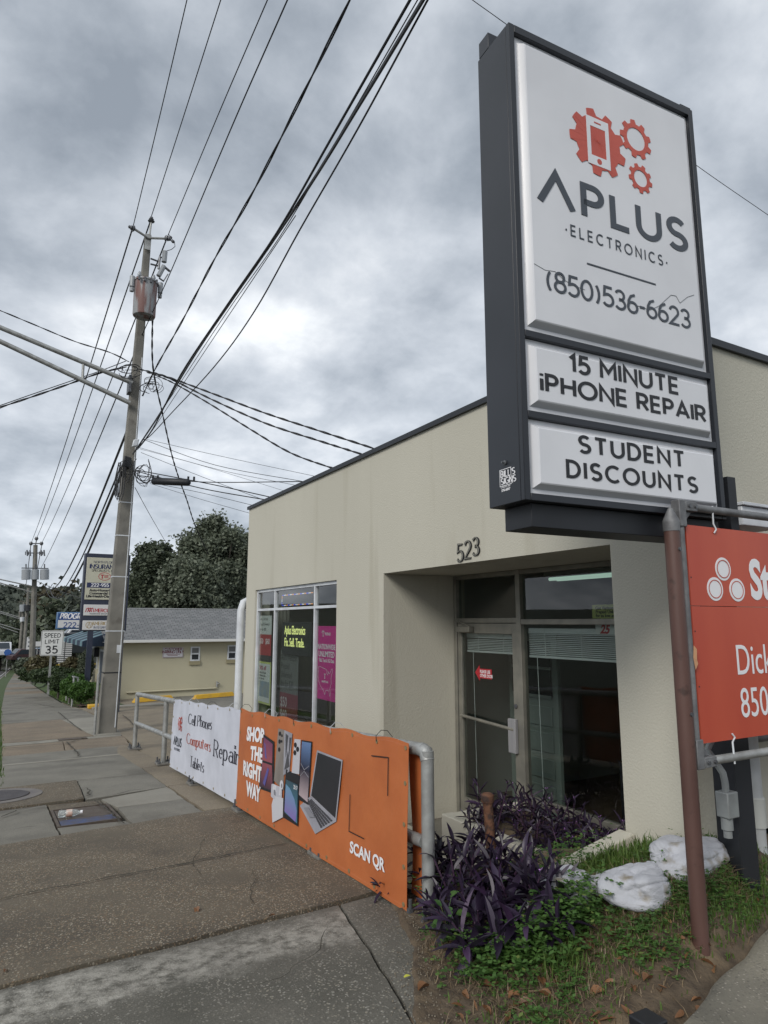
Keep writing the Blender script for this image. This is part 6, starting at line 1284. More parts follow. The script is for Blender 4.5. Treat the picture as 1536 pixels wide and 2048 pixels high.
for k, (a_, m_, b_, r_) in enumerate((((290, 878), (440, 912), (628, 952), .005), ((290, 880), (430, 930), (607, 963), .007), ((278, 895), (440, 940), (589, 970), .005), ((280, 898), (400, 930), (566, 981), .004), ((282, 905), (400, 952), (528, 1000), .006),
        ((272, 940), (420, 968), (540, 994), .012), ((272, 942), (400, 976), (528, 999), .012), ((300, 965), (400, 985), (499, 1009), .006), ((300, 967), (400, 998), (498, 1026), .005), ((276, 951), (405, 964), (600, 963), .011))):
    d = ((b_[0] - m_[0]) * .35, (b_[1] - m_[1]) * .35); e_ = (b_[0] + d[0], b_[1] + d[1])
    ys4 = [PY - .1, PY - 1.2, PY - 2.6, PY - 3.4]
    lbs = ['topmost thin cable meeting the roof edge', 'second thin cable from the top, slightly thicker', 'thin cable crossing the two above the splice case', 'faint thin cable crossing behind the hanging drop', 'diagonal thin cable ending at the lower roof edge', 'black cable leaving just above the splice case', 'black cable passing along the splice case underside', 'thin cable just under the splice case', 'lowest thin cable reaching the shop corner', 'cable strand that carries the black splice case']
    wire(lbs[k], [at(*a_, Y=ys4[0]), at(*m_, Y=ys4[1]), at(*b_, Y=ys4[2]), at(*e_, Y=ys4[3])], r_, group=TG)
sp0, sp1 = at(304, 962, Y=PY - .35), at(380, 965, Y=PY - 1.0)
sc_ = thing('splice_case', 'long black cable splice case hung on the strand right of the near pole', 'splice case', sp0)
part('case', MB().path([sp0, sp0.lerp(sp1, .04), sp0.lerp(sp1, .96), sp1], .075, 12, True, [.045, .085, .085, .045]), BLACK, sc_, ang=50)
for t in (.02, .15, .95, 1.1): c_ = sp0.lerp(sp1, t); part('hanger', MB().box(c_.x - .02, c_.x + .02, c_.y - .02, c_.y + .02, c_.z + .05, c_.z + .14), BLACK, sc_)
def far(label, pts, r, y0=PY, y1=28, tw=0): n = len(pts); wire(label, [at(x, y, Y=y0 + (y1 - y0) * (i / (n - 1))) for i, (x, y) in enumerate(pts)], r, group='drops toward the low house', twist=tw)
far('twisted drop hanging from the transformer toward the oaks', [(305, 640), (306, 735), (325, 827), (343, 907), (358, 957), (374, 1001), (390, 1050), (418, 1112)], .018, tw=7)
far('thin straight drop toward the dark oak', [(270, 975), (300, 1030), (333, 1087)], .009)
wire('service wire coming from the left across the road', [at(x, y, Y=PY) for x, y in ((-30, 610), (0, 621), (70, 650), (150, 683), (220, 705), (262, 726))], .012, group='wires crossing the road', twist=8)
wire('twisted pair of cables sagging in from the left edge', [at(x, y, Y=PY) for x, y in ((-30, 828), (0, 815), (60, 795), (130, 771), (200, 746), (258, 733))], .017, group='wires crossing the road', twist=7)
wire('second cable sagging in from the left edge', [at(x, y, Y=PY) for x, y in ((-30, 820), (0, 811), (60, 790), (130, 766), (200, 742), (252, 722))], .010, group='wires crossing the road')
wire('single line passing behind the big shop sign', [at(x, y, Y=9) for x, y in ((900, -35), (945, 0), (1005, 43), (1200, 184), (1385, 325), (1536, 430), (1600, 476))], .008, group='wires crossing the road')
# ---- the second pole and the ones behind it
def pole(label, base_px, top_px, Y_, wb, wt, m_=CONC):
    b_, t = at(*base_px, Y=Y_), at(*top_px, Y=Y_); o = thing('utility_pole', label, 'utility pole', b_, 'concrete utility poles along the street')
    part('shaft', MB().path([b_ - Vector((0, 0, .3)), t], wb, 8, True, [wb, wt]), m_, o); return o, b_, t
p2, b2, t2 = pole('second utility pole with three grey transformers side by side', (63, 1366), (71, 1090), P2Y, .27, .17)
part('pin', MB().tube(t2, V_(73, 1080), .05, 6), STEEL, p2); part('side_arm', MB().tube(V_(62, 1087), V_(84, 1087), .05, 6), STEEL, p2)
for q_ in ('L', 'T', 'R'): part('insulator', MB().lathe([(.1, -.15), (.16, 0), (.1, .15)], P2[q_], 8), STEEL, p2)
for x_ in (52, 70, 89):
    t_ = part('transformer', MB().tube(V_(x_, 1159, -.5), V_(x_ + .5, 1139, -.5), .36 if x_ != 70 else .3, 14), PORC, p2, ang=40); sub('bushing', MB().tube(V_(x_, 1138, -.5), V_(x_, 1128, -.5), .06, 6), STEEL, t_)
part('transformer_bar', MB().tube(V_(43, 1136, -.3), V_(97, 1137, -.3), .05, 6), STEEL, p2)
for x_ in (54, 60, 82, 88): part('fuse_cutout', merge(MB().tube(V_(x_, 1100, -.2), V_(x_ + 1, 1112, -.2), .07, 6), MB().tube(V_(x_ - 3, 1103, -.2), V_(x_ - 3, 1110, -.2), .04, 5)), STEEL, p2)
part('cutout_arm', MB().tube(V_(55, 1106), V_(88, 1106), .05, 6), STEEL, p2)
for a_, b_ in (((0, 1159), (66, 1173)), ((0, 1163), (65, 1185))): part('lamp_arm', MB().tube(V_(a_[0] - 40, a_[1] - 9), V_(*b_), .06, 6), GALV, p2)
p3, b3, t3 = pole('third utility pole with a black transformer', (45, 1344), (57, 1176), 108, .26, .18); q = lambda x, y, d=0: at(x, y, Y=108 + d)
part('transformer', MB().tube(q(56, 1222, -.5), q(56, 1210, -.5), .5, 12), BLACK, p3); part('cross_arm', MB().tube(q(50, 1184), q(63, 1184), .09, 6), STEEL, p3)
p4, b4, t4 = pole('fourth utility pole with a pale transformer box', (37, 1331), (48, 1205), 130, .30, .2); q4_ = lambda x, y, d=0: at(x, y, Y=130 + d)
part('transformer', MB().tube(q4_(45.5, 1223, -.6), q4_(45.5, 1209, -.6), .5, 12), PORC, p4); part('pole_box', MB().tube(q4_(44.5, 1243, -.6), q4_(44.5, 1234, -.6), .35, 8), WHITEAL, p4)
for a_, b_ in (((0, 1221), (44, 1236)), ((0, 1224), (50, 1241)), ((0, 1246), (40, 1260)), ((0, 1250), (36, 1265))): part('lamp_arm', MB().tube(q4_(a_[0] - 20, a_[1] - 4), q4_(*b_), .08, 6), GALV, p4)
p5, b5, t5 = pole('fifth utility pole, far and slender', (34, 1324), (40, 1222), 160, .28, .2)
for nm, a_, b_ in (('power line between the second and third poles', V_(62, 1087), q(50, 1183)), ('upper line between the second and third poles', V_(84, 1087), q(63, 1183)), ('cable between the second and third poles', V_(68, 1180), q(50, 1235))): wire(nm, span(a_, b_, .8), .03)
wire('cable curving from the second pole to the right behind the signs', [V_(66, 1185), V_(80, 1192), V_(95, 1182), V_(105, 1168)], .03); wire('drop from the second pole to the right', [V_(75, 1163), at(110, 1178, Y=58), at(165, 1198, Y=48)], .02)
# ================================================================ SIGNS, RAIL AND PLANTING BY THE LOW HOUSE
PYL = 22.3
def S_(x, y): return at(x, y, Y=PYL)
iy = thing('insurance_pylon_sign', 'tall navy framed insurance sign with three stacked cream and white panels', 'sign', (S_(241, 1405).x, PYL, T(PYL)))
NV = mat('navy_frame', (.02, .028, .05), (.03, .035, .06), scale=3, rough=.5)
x0, x1 = (S_(170, 1105).x + S_(161, 1255).x) / 2, (S_(260, 1110).x + S_(254, 1255).x) / 2; z0, z1 = S_(165, 1262).z, S_(170, 1106).z
part('cabinet', MB().box(x0, x1, PYL, PYL + .35, z0, z1), NV, iy, bevel=.01)
for x_ in (S_(241, 1300).x, S_(217, 1300).x): part('post', MB().box(x_ - .085, x_ + .085, PYL + .08, PYL + .26, T(PYL) - .2, z0), NV, iy)
CRM = mat('cream_sign_face', (.50, .49, .39), (.46, .45, .36), scale=2, rough=.35); WSF = mat('white_sign_face', (.58, .58, .58), rough=.35)
zz = [S_(165, y).z for y in (1114, 1199, 1209, 1231, 1241, 1260)]
for m_, a_, b_ in ((CRM, zz[1], zz[0]), (WSF, zz[3], zz[2]), (WSF, zz[5], zz[4])): part('panel', MB().box(x0 + .06, x1 - .06, PYL - .02, PYL - .002, a_, b_), m_, iy, bevel=.01)
fi = plane_fn((0, PYL - .021, 0), (1, 0, 0), (0, 0, 1), (0, -1, 0)); NVI = mat('navy_ink', (.02, .03, .09)); xc = (x0 + x1) / 2
def L2(s_, y_, h, wv, wh_=None, serif=.0, m_=BLK, dx=0, gap=.2, x_left=None):
    zc = S_(190, y_).z; mb = MB(); strokes(mb, s_, h, fi, wv=wv, wh=wh_, gap=gap, serif=serif, x0=(xc + dx) if x_left is None else x_left, y0=zc, align='c' if x_left is None else 'l', depth=.004); part('lettering', mb, m_, iy, ang=0)
XL_ = lambda px_: S_(px_, 1150).x
L2('NORTH FLORIDA', 1126, .066, .13, .07, .07, NVI, x_left=XL_(186)); L2('INSURANCE', 1137, .125, .24, .12, .1, NVI, x_left=XL_(179)); L2('SPECIALISTS, INC', 1143, .066, .13, .07, .07, BLK, x_left=XL_(183))
part('number_band', MB().box(XL_(175), x1 - .10, PYL - .026, PYL - .0205, S_(175, 1175).z, S_(175, 1165).z), NVI, iy, ang=0)
mb = MB(); strokes(mb, '222-955', .095, lambda x, y, z: fi(x, y, z + .006), wv=.22, wh=.14, gap=.24, x0=XL_(184), y0=S_(184, 1173).z, depth=.004); part('lettering', mb, WHT, iy, ang=0)
L2('Auto*Home*Boat'.upper() if False else 'AUTO', 1182, .0001, .1) if False else None
part('lettering', merge(txt('Auto•Home•Boat', .105, fi, XL_(181), S_(181, 1182.5).z, 1, .004, align='LEFT', depth=.003), txt('Commercial Lines', .105, fi, XL_(181), S_(181, 1188.5).z, 1, .004, align='LEFT', depth=.003), txt('Life•Health•Disability', .105, fi, XL_(175), S_(175, 1194.5).z, 1, .004, align='LEFT', depth=.003)), BLK, iy, ang=0)
c_ = S_(209, 1153); mb = MB(); ribbon(mb, [(c_.x + .17 * math.cos(t / 24 * 6.2832), c_.z + .115 * math.sin(t / 24 * 6.2832)) for t in range(25)], .014, .014, 0, .004, fi)
REDI = mat('sign_red_ink', (.40, .04, .05)); part('oval_emblem', merge(mb, flat([rect(c_.x - .08, c_.z - .07, c_.x - .05, c_.z + .05), rect(c_.x - .11, c_.z + .03, c_.x - .02, c_.z + .055)] + [rect(c_.x - .01, c_.z + .03 - .035 * k, c_.x + .11, c_.z + .045 - .035 * k) for k in range(3)], fi, 0, .004)), REDI, iy, ang=0)
mb = MB(); zc = S_(180, 1224).z
for k in range(3): ribbon(mb, [(XL_(178) + .06 * k - .03, zc), (XL_(178) + .06 * k, zc + .1), (XL_(178) + .06 * k + .05, zc + .12), (XL_(178) + .06 * k + .085, zc)], .022, .022, 0, .004, fi)
part('arch_emblem', mb, REDI, iy, ang=0); L2('MERCURY', 1224, .095, .22, .16, 0, REDI, x_left=XL_(195)); L2('INSURANCE GROUP', 1228.5, .03, .16, None, 0, BLK, x_left=XL_(185), gap=.5)
mb = MB(); c_ = S_(178, 1250); ribbon(mb, [(c_.x + .09 * math.cos(t / 20 * 6.2832), c_.z + .09 * math.sin(t / 20 * 6.2832)) for t in range(21)], .012, .012, 0, .004, fi); ribbon(mb, [(c_.x - .05, c_.z - .08), (c_.x, c_.z + .08), (c_.x + .05, c_.z - .08)], .014, .014, 0, .004, fi)
GOLD = mat('sign_gold_ink', (.33, .22, .06)); part('tree_emblem', mb, GOLD, iy, ang=0); L2('AMERICAN', 1250, .095, .16, .08, .06, GOLD, x_left=XL_(190)); L2('INTEGRITY', 1257, .062, .16, .08, .06, NVI, x_left=XL_(195))
# blue progressive sign behind
GY = 30.0
def G_(x, y): return at(x, y, Y=GY)
bs = thing('blue_insurance_sign', 'blue and white insurance sign partly hidden behind the tall navy one', 'sign', G_(170, 1260))
x0, x1, z0, z1 = G_(113, 1240).x, G_(196, 1240).x, G_(113, 1258.5).z, G_(113, 1224).z; zm = G_(113, 1240).z
part('cabinet', MB().box(x0, x1, GY, GY + .3, z0, z1), mat('blue_frame', (.08, .16, .30), rough=.4), bs, bevel=.03)
part('panel', MB().box(x0 + .06, x1 - .06, GY - .02, GY - .002, zm + .002, z1 - .06), mat('blue_face', (.02, .06, .20), rough=.4), bs); part('panel', MB().box(x0 + .06, x1 - .06, GY - .02, GY - .002, z0 + .06, zm), WSF, bs)
part('post', MB().box(x0 + 1.2, x0 + 1.4, GY + .05, GY + .25, T(GY) - .3, z0), NV, bs)
fg = lambda x, y, z: Vector((G_(120, 1240).x + x + .22 * y, GY - .021 - z, y + G_(120, 1237).z))
mb = MB(); strokes(mb, 'PROGRESSIVE', .20, fg, wv=.24, wh=.16, gap=.22, sx=.75, depth=.004); part('lettering', mb, WHT, bs, ang=0)
mb = MB(); strokes(mb, '222-955', .20, lambda x, y, z: Vector((G_(127, 1255).x + x, GY - .021 - z, G_(127, 1255).z + y)), wv=.18, wh=.14, gap=.24, depth=.004); part('lettering', mb, mat('sign_blue_ink', (.03, .07, .22)), bs, ang=0)
# speed limit sign
SY = 29.5
def E_(x, y): return at(x, y, Y=SY)
sp_ = thing('speed_limit_sign', 'white speed limit 35 sign on a thin steel post by the shrubs', 'road sign', E_(98, 1371))
cx_, cz_ = E_(104, 1286).x, E_(104, 1286).z; w_, h_ = .40, .485
rt = R(-8)
def fe(x, y, z): return Vector((cx_ + x * math.cos(rt) + z * math.sin(rt), SY - .03 + x * math.sin(rt) - z * math.cos(rt), cz_ + y))
part('plate', flat([rrect(-w_, -h_, w_, h_, .06)], fe, -.006, 0), mat('sign_plate_white', (.60, .61, .60), (.55, .56, .55), scale=4, rough=.4), sp_, ang=0)
mb = MB(); ribbon(mb, rrect(-w_ + .025, -h_ + .025, w_ - .025, h_ - .025, .045) + [rrect(-w_ + .025, -h_ + .025, w_ - .025, h_ - .025, .045)[0]], .014, .014, 0, .003, fe)
strokes(mb, 'SPEED', .15, fe, wv=.16, gap=.24, y0=.215, align='c', depth=.003, sx=.95); strokes(mb, 'LIMIT', .15, fe, wv=.16, gap=.30, y0=-.02, align='c', depth=.003); strokes(mb, '35', .26, fe, wv=.19, gap=.30, y0=-.385, align='c', depth=.003, sx=1.1)
part('lettering', mb, BLK, sp_, ang=0)
part('post', MB().box(cx_ - .04, cx_ + .04, SY - .02, SY + .02, E_(98, 1373).z - .3, cz_ + .42), GALV, sp_)
# lawn, mulch and bank
def bank_z(x, y): return T(y) + .02 + .62 * S((x - XRs(y) - .15) / .9) * S((y - 26.8) / 2.6) * (1 - S((y - 52) / 8)) * (1 - .0 * x)
mb = MB(); mb.sheet(lambda u, v: (lambda y: (lambda x: (x, y, bank_z(x, y)))(XRs(y) + .02 + u * (4.1 - XRs(y)) if y < 42 else XRs(y) + .02 + u * 4))(25.6 + v * 36), 14, 80)
part('lawn', mb, GRASSG, ang=60, kind='structure')
mb = MB(); mb.sheet(lambda u, v: (lambda y: (2.62 + u * 1.15, y, bank_z(2.62 + u * 1.15, y) + .03 + .03 * noise.noise(Vector((u * 9, y * 3, 0)))))(25.2 + v * 3.2), 20, 26)
part('mulch_bed', mb, mat('dark_mulch', (.05, .025, .018), (.08, .045, .03), scale=20, rough=1, bump=1, bscale=40), ang=60, kind='structure')
def bush(name, label, cat, px_, py_, Y_, rw, rh, n, size, m_, seed, group=None, clumps=30):
    c = at(px_, py_, Y=Y_); t = thing(name, label, cat, (c.x, Y_, c.z - rh), group)
    gg = np.random.default_rng(seed); d = gg.normal(size=(n, 3)); d /= np.linalg.norm(d, axis=1)[:, None]
    rr = 1 + .14 * np.sin(d[:, 0] * 5 + seed) * np.sin(d[:, 2] * 6 + seed) + gg.normal(size=n) * .06
    quads('foliage', np.array(c) + d * rr[:, None] * np.array([rw, rw, rh]) * gg.uniform(.75, 1, n)[:, None], size, m_, t)
    part('stem', MB().tube((c.x, Y_, c.z - rh - .25), (c.x, Y_, c.z), .04, 6), BARK, t)
bush('boxwood_shrub', 'round bright green boxwood nearest the low house walk', 'shrub', 163, 1382, 26.2, .40, .34, 6000, .045, L_BOX, 1, 'clipped boxwoods')
bush('boxwood_shrub', 'boxwood behind the small pipe rail, left of the brightest one', 'shrub', 141, 1373, 27.5, .34, .33, 5000, .045, L_BOX, 2, 'clipped boxwoods')
bush('boxwood_shrub', 'darker round boxwood furthest left by the speed limit post', 'shrub', 118, 1364, 28.6, .36, .36, 5000, .045, L_SHR, 3, 'clipped boxwoods')
bush('boxwood_shrub', 'low boxwood tucked behind the other three', 'shrub', 146, 1362, 30, .42, .30, 4000, .05, L_BOX, 4, 'clipped boxwoods')
bush('tall_shrub', 'dark upright shrub against the low house front wall', 'shrub', 171, 1334, 31.5, .30, .62, 5000, .06, L_DARK, 5)
bush('grass_clump', 'brownish ornamental grass mound behind the dark shrub', 'plant', 147, 1335, 37, .55, .45, 4000, .10, L_GRS, 6, 'ornamental grass mounds')
bush('grass_clump', 'larger brown grass mound between the second pole and speed sign', 'plant', 82, 1331, 44, .75, .55, 5000, .12, L_GRS, 7, 'ornamental grass mounds')
bush('hedge', 'low spreading green hedge along the bank behind the speed sign', 'hedge', 110, 1350, 36, 1.1, .35, 7000, .07, L_SHR, 8)
bush('hedge', 'low green hedge at the bank foot beside the second pole', 'hedge', 72, 1347, 50, 1.0, .5, 5000, .09, L_SHR, 9)
bush('hedge', 'far green bank of shrubs past the second pole', 'hedge', 55, 1335, 75, 1.2, .9, 4000, .16, L_DARK, 10)
# small pipe rail
sr = thing('small_pipe_rail', 'short grey pipe rail with three uprights beside the boxwoods', 'railing', hit(138, 1410, lambda x, y: T(y)))
ps_ = [hit(x, y, lambda a, b: T(b)) for x, y in ((132, 1405), (137.5, 1409), (143.5, 1413))]; ps_ = [Vector((p.x, p.y, 0)) for p in ps_]
for p in ps_: part('upright', MB().tube((p.x, p.y, T(p.y) - .05), (p.x, p.y, T(p.y) + 1.02), .032, 8), GALV, sr)
for h_ in (1.02, .55): part('rail', MB().path([(p.x, p.y, T(p.y) + h_) for p in ps_], .032, 8), GALV, sr)
part('end_bend', MB().path([(ps_[2].x, ps_[2].y, T(ps_[2].y) + 1.02), (ps_[2].x + .13, ps_[2].y + .05, T(ps_[2].y) + .98), (ps_[2].x + .17, ps_[2].y + .08, T(ps_[2].y) + .6), (ps_[2].x, ps_[2].y, T(ps_[2].y) + .5)], .032, 8), GALV, sr)
# directory board, far pedestal sign, price board, blue route sign
def board(name, label, x0p, x1p, yt, yb, Y_, m_, zfoot=None, posts=2):
    a_, b_ = at(x0p, yb, Y=Y_), at(x1p, yt, Y=Y_); t = thing(name, label, 'sign', (a_.x, Y_, T(Y_)))
    part('board', MB().box(a_.x, b_.x, Y_, Y_ + .12, a_.z, b_.z), m_, t)
    for k in range(posts): x_ = a_.x + (b_.x - a_.x) * ((k + .5) / posts); part('post', MB().box(x_ - .05, x_ + .05, Y_ + .13, Y_ + .2, T(Y_) - .3, b_.z - .05), GALV, t)
    return t, a_, b_
t, a_, b_ = board('directory_sign', 'white directory board with many dark ruled rows behind the speed sign', 112, 146, 1278, 1329, 48, BLACK)
n = 13
for k in range(n):
    for j in range(2): part('row_slat', MB().box(a_.x + .03 + j * (b_.x - a_.x) / 2, a_.x - .02 + (j + 1) * (b_.x - a_.x) / 2, 47.95, 47.998, a_.z + .02 + k * (b_.z - a_.z) / n, a_.z - .03 + (k + 1) * (b_.z - a_.z) / n), WSF, t)
part('header', MB().box(a_.x - .02, b_.x + .02, 47.97, 48.1, b_.z + .01, b_.z + .16), WSF, t)
t, a_, b_ = board('pedestal_sign', 'white shop sign on a tapered pedestal beyond the second pole', 52, 70, 1274, 1299, 85, WSF, posts=1)
part('pedestal', MB().add([(a_.x + .3, 84.9, a_.z), (b_.x - .2, 84.9, a_.z), (b_.x - .5, 84.9, T(85)), (a_.x + .6, 84.9, T(85)), (a_.x + .3, 85.2, a_.z), (b_.x - .2, 85.2, a_.z), (b_.x - .5, 85.2, T(85)), (a_.x + .6, 85.2, T(85))], [(0, 1, 2, 3), (4, 7, 6, 5), (0, 4, 5, 1), (1, 5, 6, 2), (3, 2, 6, 7), (0, 3, 7, 4)]), WSF, t)
for k in range(3): part('text_row', MB().box(a_.x + .15, b_.x - .2, 84.97, 84.998, a_.z + .3 + k * .45, a_.z + .42 + k * .45), INK, t)
board('shop_board', 'smaller white board right of the pedestal sign', 69, 82, 1283, 1293, 84, WSF, posts=1)
t, a_, b_ = board('price_board', 'black board with yellow figures low on the green bank', 103, 117, 1326, 1334, 46, BLACK, posts=1)
for k in range(3): part('yellow_figure', MB().box(a_.x + .06 + k * .14, a_.x + .15 + k * .14, 45.97, 45.998, a_.z + .06, b_.z - .06), mat('price_yellow', (.65, .45, .05)), t)
bl_ = thing('route_sign', 'small blue round route sign at the end of the grass verge', 'road sign', at(15, 1324, Y=95)); c_ = at(15.5, 1305, Y=95)
part('plate', MB().lathe([(.42, 0), (.42, .04)], c_, 8, (0, -1, 0)), mat('route_blue', (.03, .10, .32)), bl_); part('post', MB().tube((c_.x, 95.05, T(95)), (c_.x, 95.05, c_.z), .05, 6), GALV, bl_)
# ---- vehicles, a few pixels each
def car(label, cat, px_, py_, Y_, L_, W_, H_, m_, rot, name='parked_car', group=None, zlift=0):
    c_ = at(px_, py_, Y=Y_); z0 = c_.z; t = thing(name, label, cat, (c_.x, Y_, z0), group, rotz=rot)
    def pp(nm, mb, mm, par=t, **k):
        me = mb.mesh(nm); finish(me, mm, 30); o = bpy.data.objects.new(nm, me); COL.objects.link(o); o.parent = par; return o
    h = H_ * .55
    prof = [(-L_ / 2, .25), (L_ / 2, .25), (L_ / 2, h * .85), (L_ * .30, h), (L_ * .14, H_), (-L_ * .28, H_), (-L_ * .42, h * 1.02), (-L_ / 2, h * .95)]
    bo = pp('body', MB().prism(prof, (0, W_ / 2, 0), (1, 0, 0), (0, 0, 1), (0, -W_, 0)), m_); bv = bo.modifiers.new('bevel', 'BEVEL'); bv.width = .08; bv.segments = 2
    gl = mat('car_glass', (.03, .04, .05), rough=.1)
    for s_ in (-1, 1): pp('side_window', MB().prism([(L_ * .25, h + .05), (L_ * .12, H_ - .1), (-L_ * .26, H_ - .1), (-L_ * .36, h + .05)], (0, s_ * (W_ / 2 + .012), 0), (1, 0, 0), (0, 0, 1), (0, -s_ * .02, 0)), gl)
    pp('windscreen', MB().add([(L_ * .305, -W_ * .4, h + .03), (L_ * .305, W_ * .4, h + .03), (L_ * .155, W_ * .36, H_ - .06), (L_ * .155, -W_ * .36, H_ - .06)], [(0, 1, 2, 3)]), gl)
    pp('rear_window', MB().add([(-L_ * .425, -W_ * .4, h + .06), (-L_ * .425, W_ * .4, h + .06), (-L_ * .30, W_ * .36, H_ - .06), (-L_ * .30, -W_ * .36, H_ - .06)], [(3, 2, 1, 0)]), gl)
    for a_ in (-.31, .31):
        for s_ in (-1, 1): w1 = pp('wheel', MB().lathe([(.33, -.1), (.33, .1)], (a_ * L_, s_ * (W_ / 2 - .08), .33), 16, (0, 1, 0)), BLK); pp('rim', MB().lathe([(.18, -.11), (.18, .11)], (a_ * L_, s_ * (W_ / 2 - .075), .33), 10, (0, 1, 0)), PORC, w1)
    for s_ in (-1, 1): pp('headlight', MB().box(L_ / 2 - .02, L_ / 2 + .02, s_ * W_ * .36 - .15, s_ * W_ * .36 + .15, h * .62, h * .78), WHT)
    return t
car('pale blue car parked left of the speed limit sign', 'car', 79, 1317, 105, 4.4, 1.75, 1.45, mat('car_pale_blue', (.22, .28, .38), rough=.3, coat=.5), R(190), group='parked vehicles')
car('dark van parked behind the grass mound near the awning', 'van', 150, 1312, 62, 5.0, 1.9, 1.9, mat('car_dark', (.03, .035, .04), rough=.3, coat=.5), R(5), group='parked vehicles', name='parked_van')
car('white truck cab showing just under the awning edge', 'truck', 172, 1303, 66, 5.4, 2.0, 2.0, mat('car_white', (.55, .56, .58), rough=.3, coat=.5), R(2), group='parked vehicles', name='parked_truck')
car('dark maroon car parked at the foot of the far poles', 'car', 55, 1322, 95, 4.4, 1.8, 1.5, mat('car_maroon', (.045, .016, .018), rough=.3, coat=.5), R(20), group='parked vehicles')
car('white pickup driving on the far road at the left edge', 'pickup', 3, 1313, 100, 5.2, 1.95, 1.8, mat('car_white', (.55, .56, .58)), R(-88), name='moving_pickup')
car('grey car following on the far road at the left edge', 'car', 1, 1306, 125, 4.5, 1.8, 1.5, PORC, R(-88), name='moving_car')
# ================================================================ GARDEN
PUR = leafmat('purple_leaf', (.014, .009, .020), (.032, .019, .045), rough=.42, trans=.10, spec=.45, c3=(.06, .03, .075))
PSTEM = mat('purple_stem', (.06, .03, .06), rough=.5)
PFLOW = mat('lilac_flower', (.45, .22, .60), rough=.6)
def leafmesh(name, wid, droop, fold, m_, n=5, curl=0):
    mb = MB()
    for i in range(n + 1):
        t = i / n; w_ = wid * (math.sin(math.pi * min(1, t * .92 + .08)) ** .8) * (1.0 if t < .98 else .15); z = -droop * t * t + .12 * t
        y0 = curl * math.sin(t * 3)
        mb.v += [(t, -w_ / 2 + y0, z + fold * w_), (t, y0, z), (t, w_ / 2 + y0, z + fold * w_)]
    for i in range(n):
        for j in range(2): a = 3 * i + j; mb.f.append((a, a + 3, a + 4, a + 1))
    me = mb.mesh(name); finish(me, m_, 60, False); return me
PL = [leafmesh('purple_leaf', w_, d_, f_, PUR, curl=c_) for w_, d_, f_, c_ in ((.20, .15, .35, .0), (.23, .35, .25, .04), (.18, .05, .45, -.04), (.22, .55, .2, .03))]
def inst(me, name, parent, p, d, size, roll=0):
    o = bpy.data.objects.new(name, me); COL.objects.link(o); o.parent = parent
    q_ = Vector(d).to_track_quat('X', 'Z'); o.rotation_mode = 'QUATERNION'; from mathutils import Quaternion
    o.rotation_quaternion = q_ @ Quaternion((1, 0, 0), roll); o.location = p; o.scale = (size, size, size); return o
def purple(label, loc, stems, height, spread, ls, seed, group, leaves=9, flowers=1, cat='plant', lean=(0, 0)):
    g = random.Random(seed); t = thing('purple_heart_plant', label, cat, loc, group); sm = MB(); cnt = 0
    for k in range(stems):
        az = 2 * math.pi * k / stems + g.uniform(-.5, .5); r_ = spread * g.uniform(.35, 1); h = height * g.uniform(.6, 1.05)
        e_ = Vector((r_ * math.cos(az) + lean[0], r_ * math.sin(az) + lean[1], h)); b_ = Vector((e_.x * .15, e_.y * .15, 0)); m_ = b_.lerp(e_, .5) + Vector((0, 0, h * .12)) + Vector((e_.x * .08, e_.y * .08, 0))
        pts = [b_, m_, e_]; P3 = lambda s_: (b_ * (1 - s_) ** 2 + m_ * 2 * s_ * (1 - s_) + e_ * s_ ** 2)
        sm.path([P3(i / 5) for i in range(6)], .005, 5, True, [.006, .006, .005, .005, .004, .003])
        ph = g.uniform(0, 6.28)
        for i in range(leaves):
            s_ = .12 + .88 * i / (leaves - 1); p = P3(s_); tan = (P3(min(1, s_ + .05)) - P3(s_ - .05)).normalized()
            a_ = ph + i * 2.4; side = Vector((math.cos(a_), math.sin(a_), 0)); side = (side - tan * side.dot(tan)).normalized()
            up_ = .9 + .8 * (s_ > .85) - .9 * (1 - s_); d = (side + tan * up_ + Vector((0, 0, .15 - .5 * (1 - s_)))).normalized()
            sz = ls * (.75 + .5 * math.sin(math.pi * min(1, s_ * 1.05))) * g.uniform(.8, 1.2)
            inst(g.choice(PL), 'leaf', t, p, d, sz, g.uniform(-.5, .5))
        if g.random() < flowers:
            f_ = MB()
            for q in range(3): a_ = 2.1 * q + ph; f_.add([(0, 0, 0), (.010 * math.cos(a_ - .5), .010 * math.sin(a_ - .5), .004), (.015 * math.cos(a_), .015 * math.sin(a_), .005), (.010 * math.cos(a_ + .5), .010 * math.sin(a_ + .5), .004)], [(0, 1, 2, 3)])
            me = f_.mesh('flower'); finish(me, PFLOW, 0, False); inst(me, 'flower', t, e_ + Vector((0, 0, .02)), (g.uniform(-.3, .6), -.4, .5), 1.15)
    part('stems', MB().add([(v[0] + loc[0], v[1] + loc[1], v[2] + loc[2]) for v in sm.v], sm.f), PSTEM, t); return t
BG = 'purple leaved plants in front of the planter'
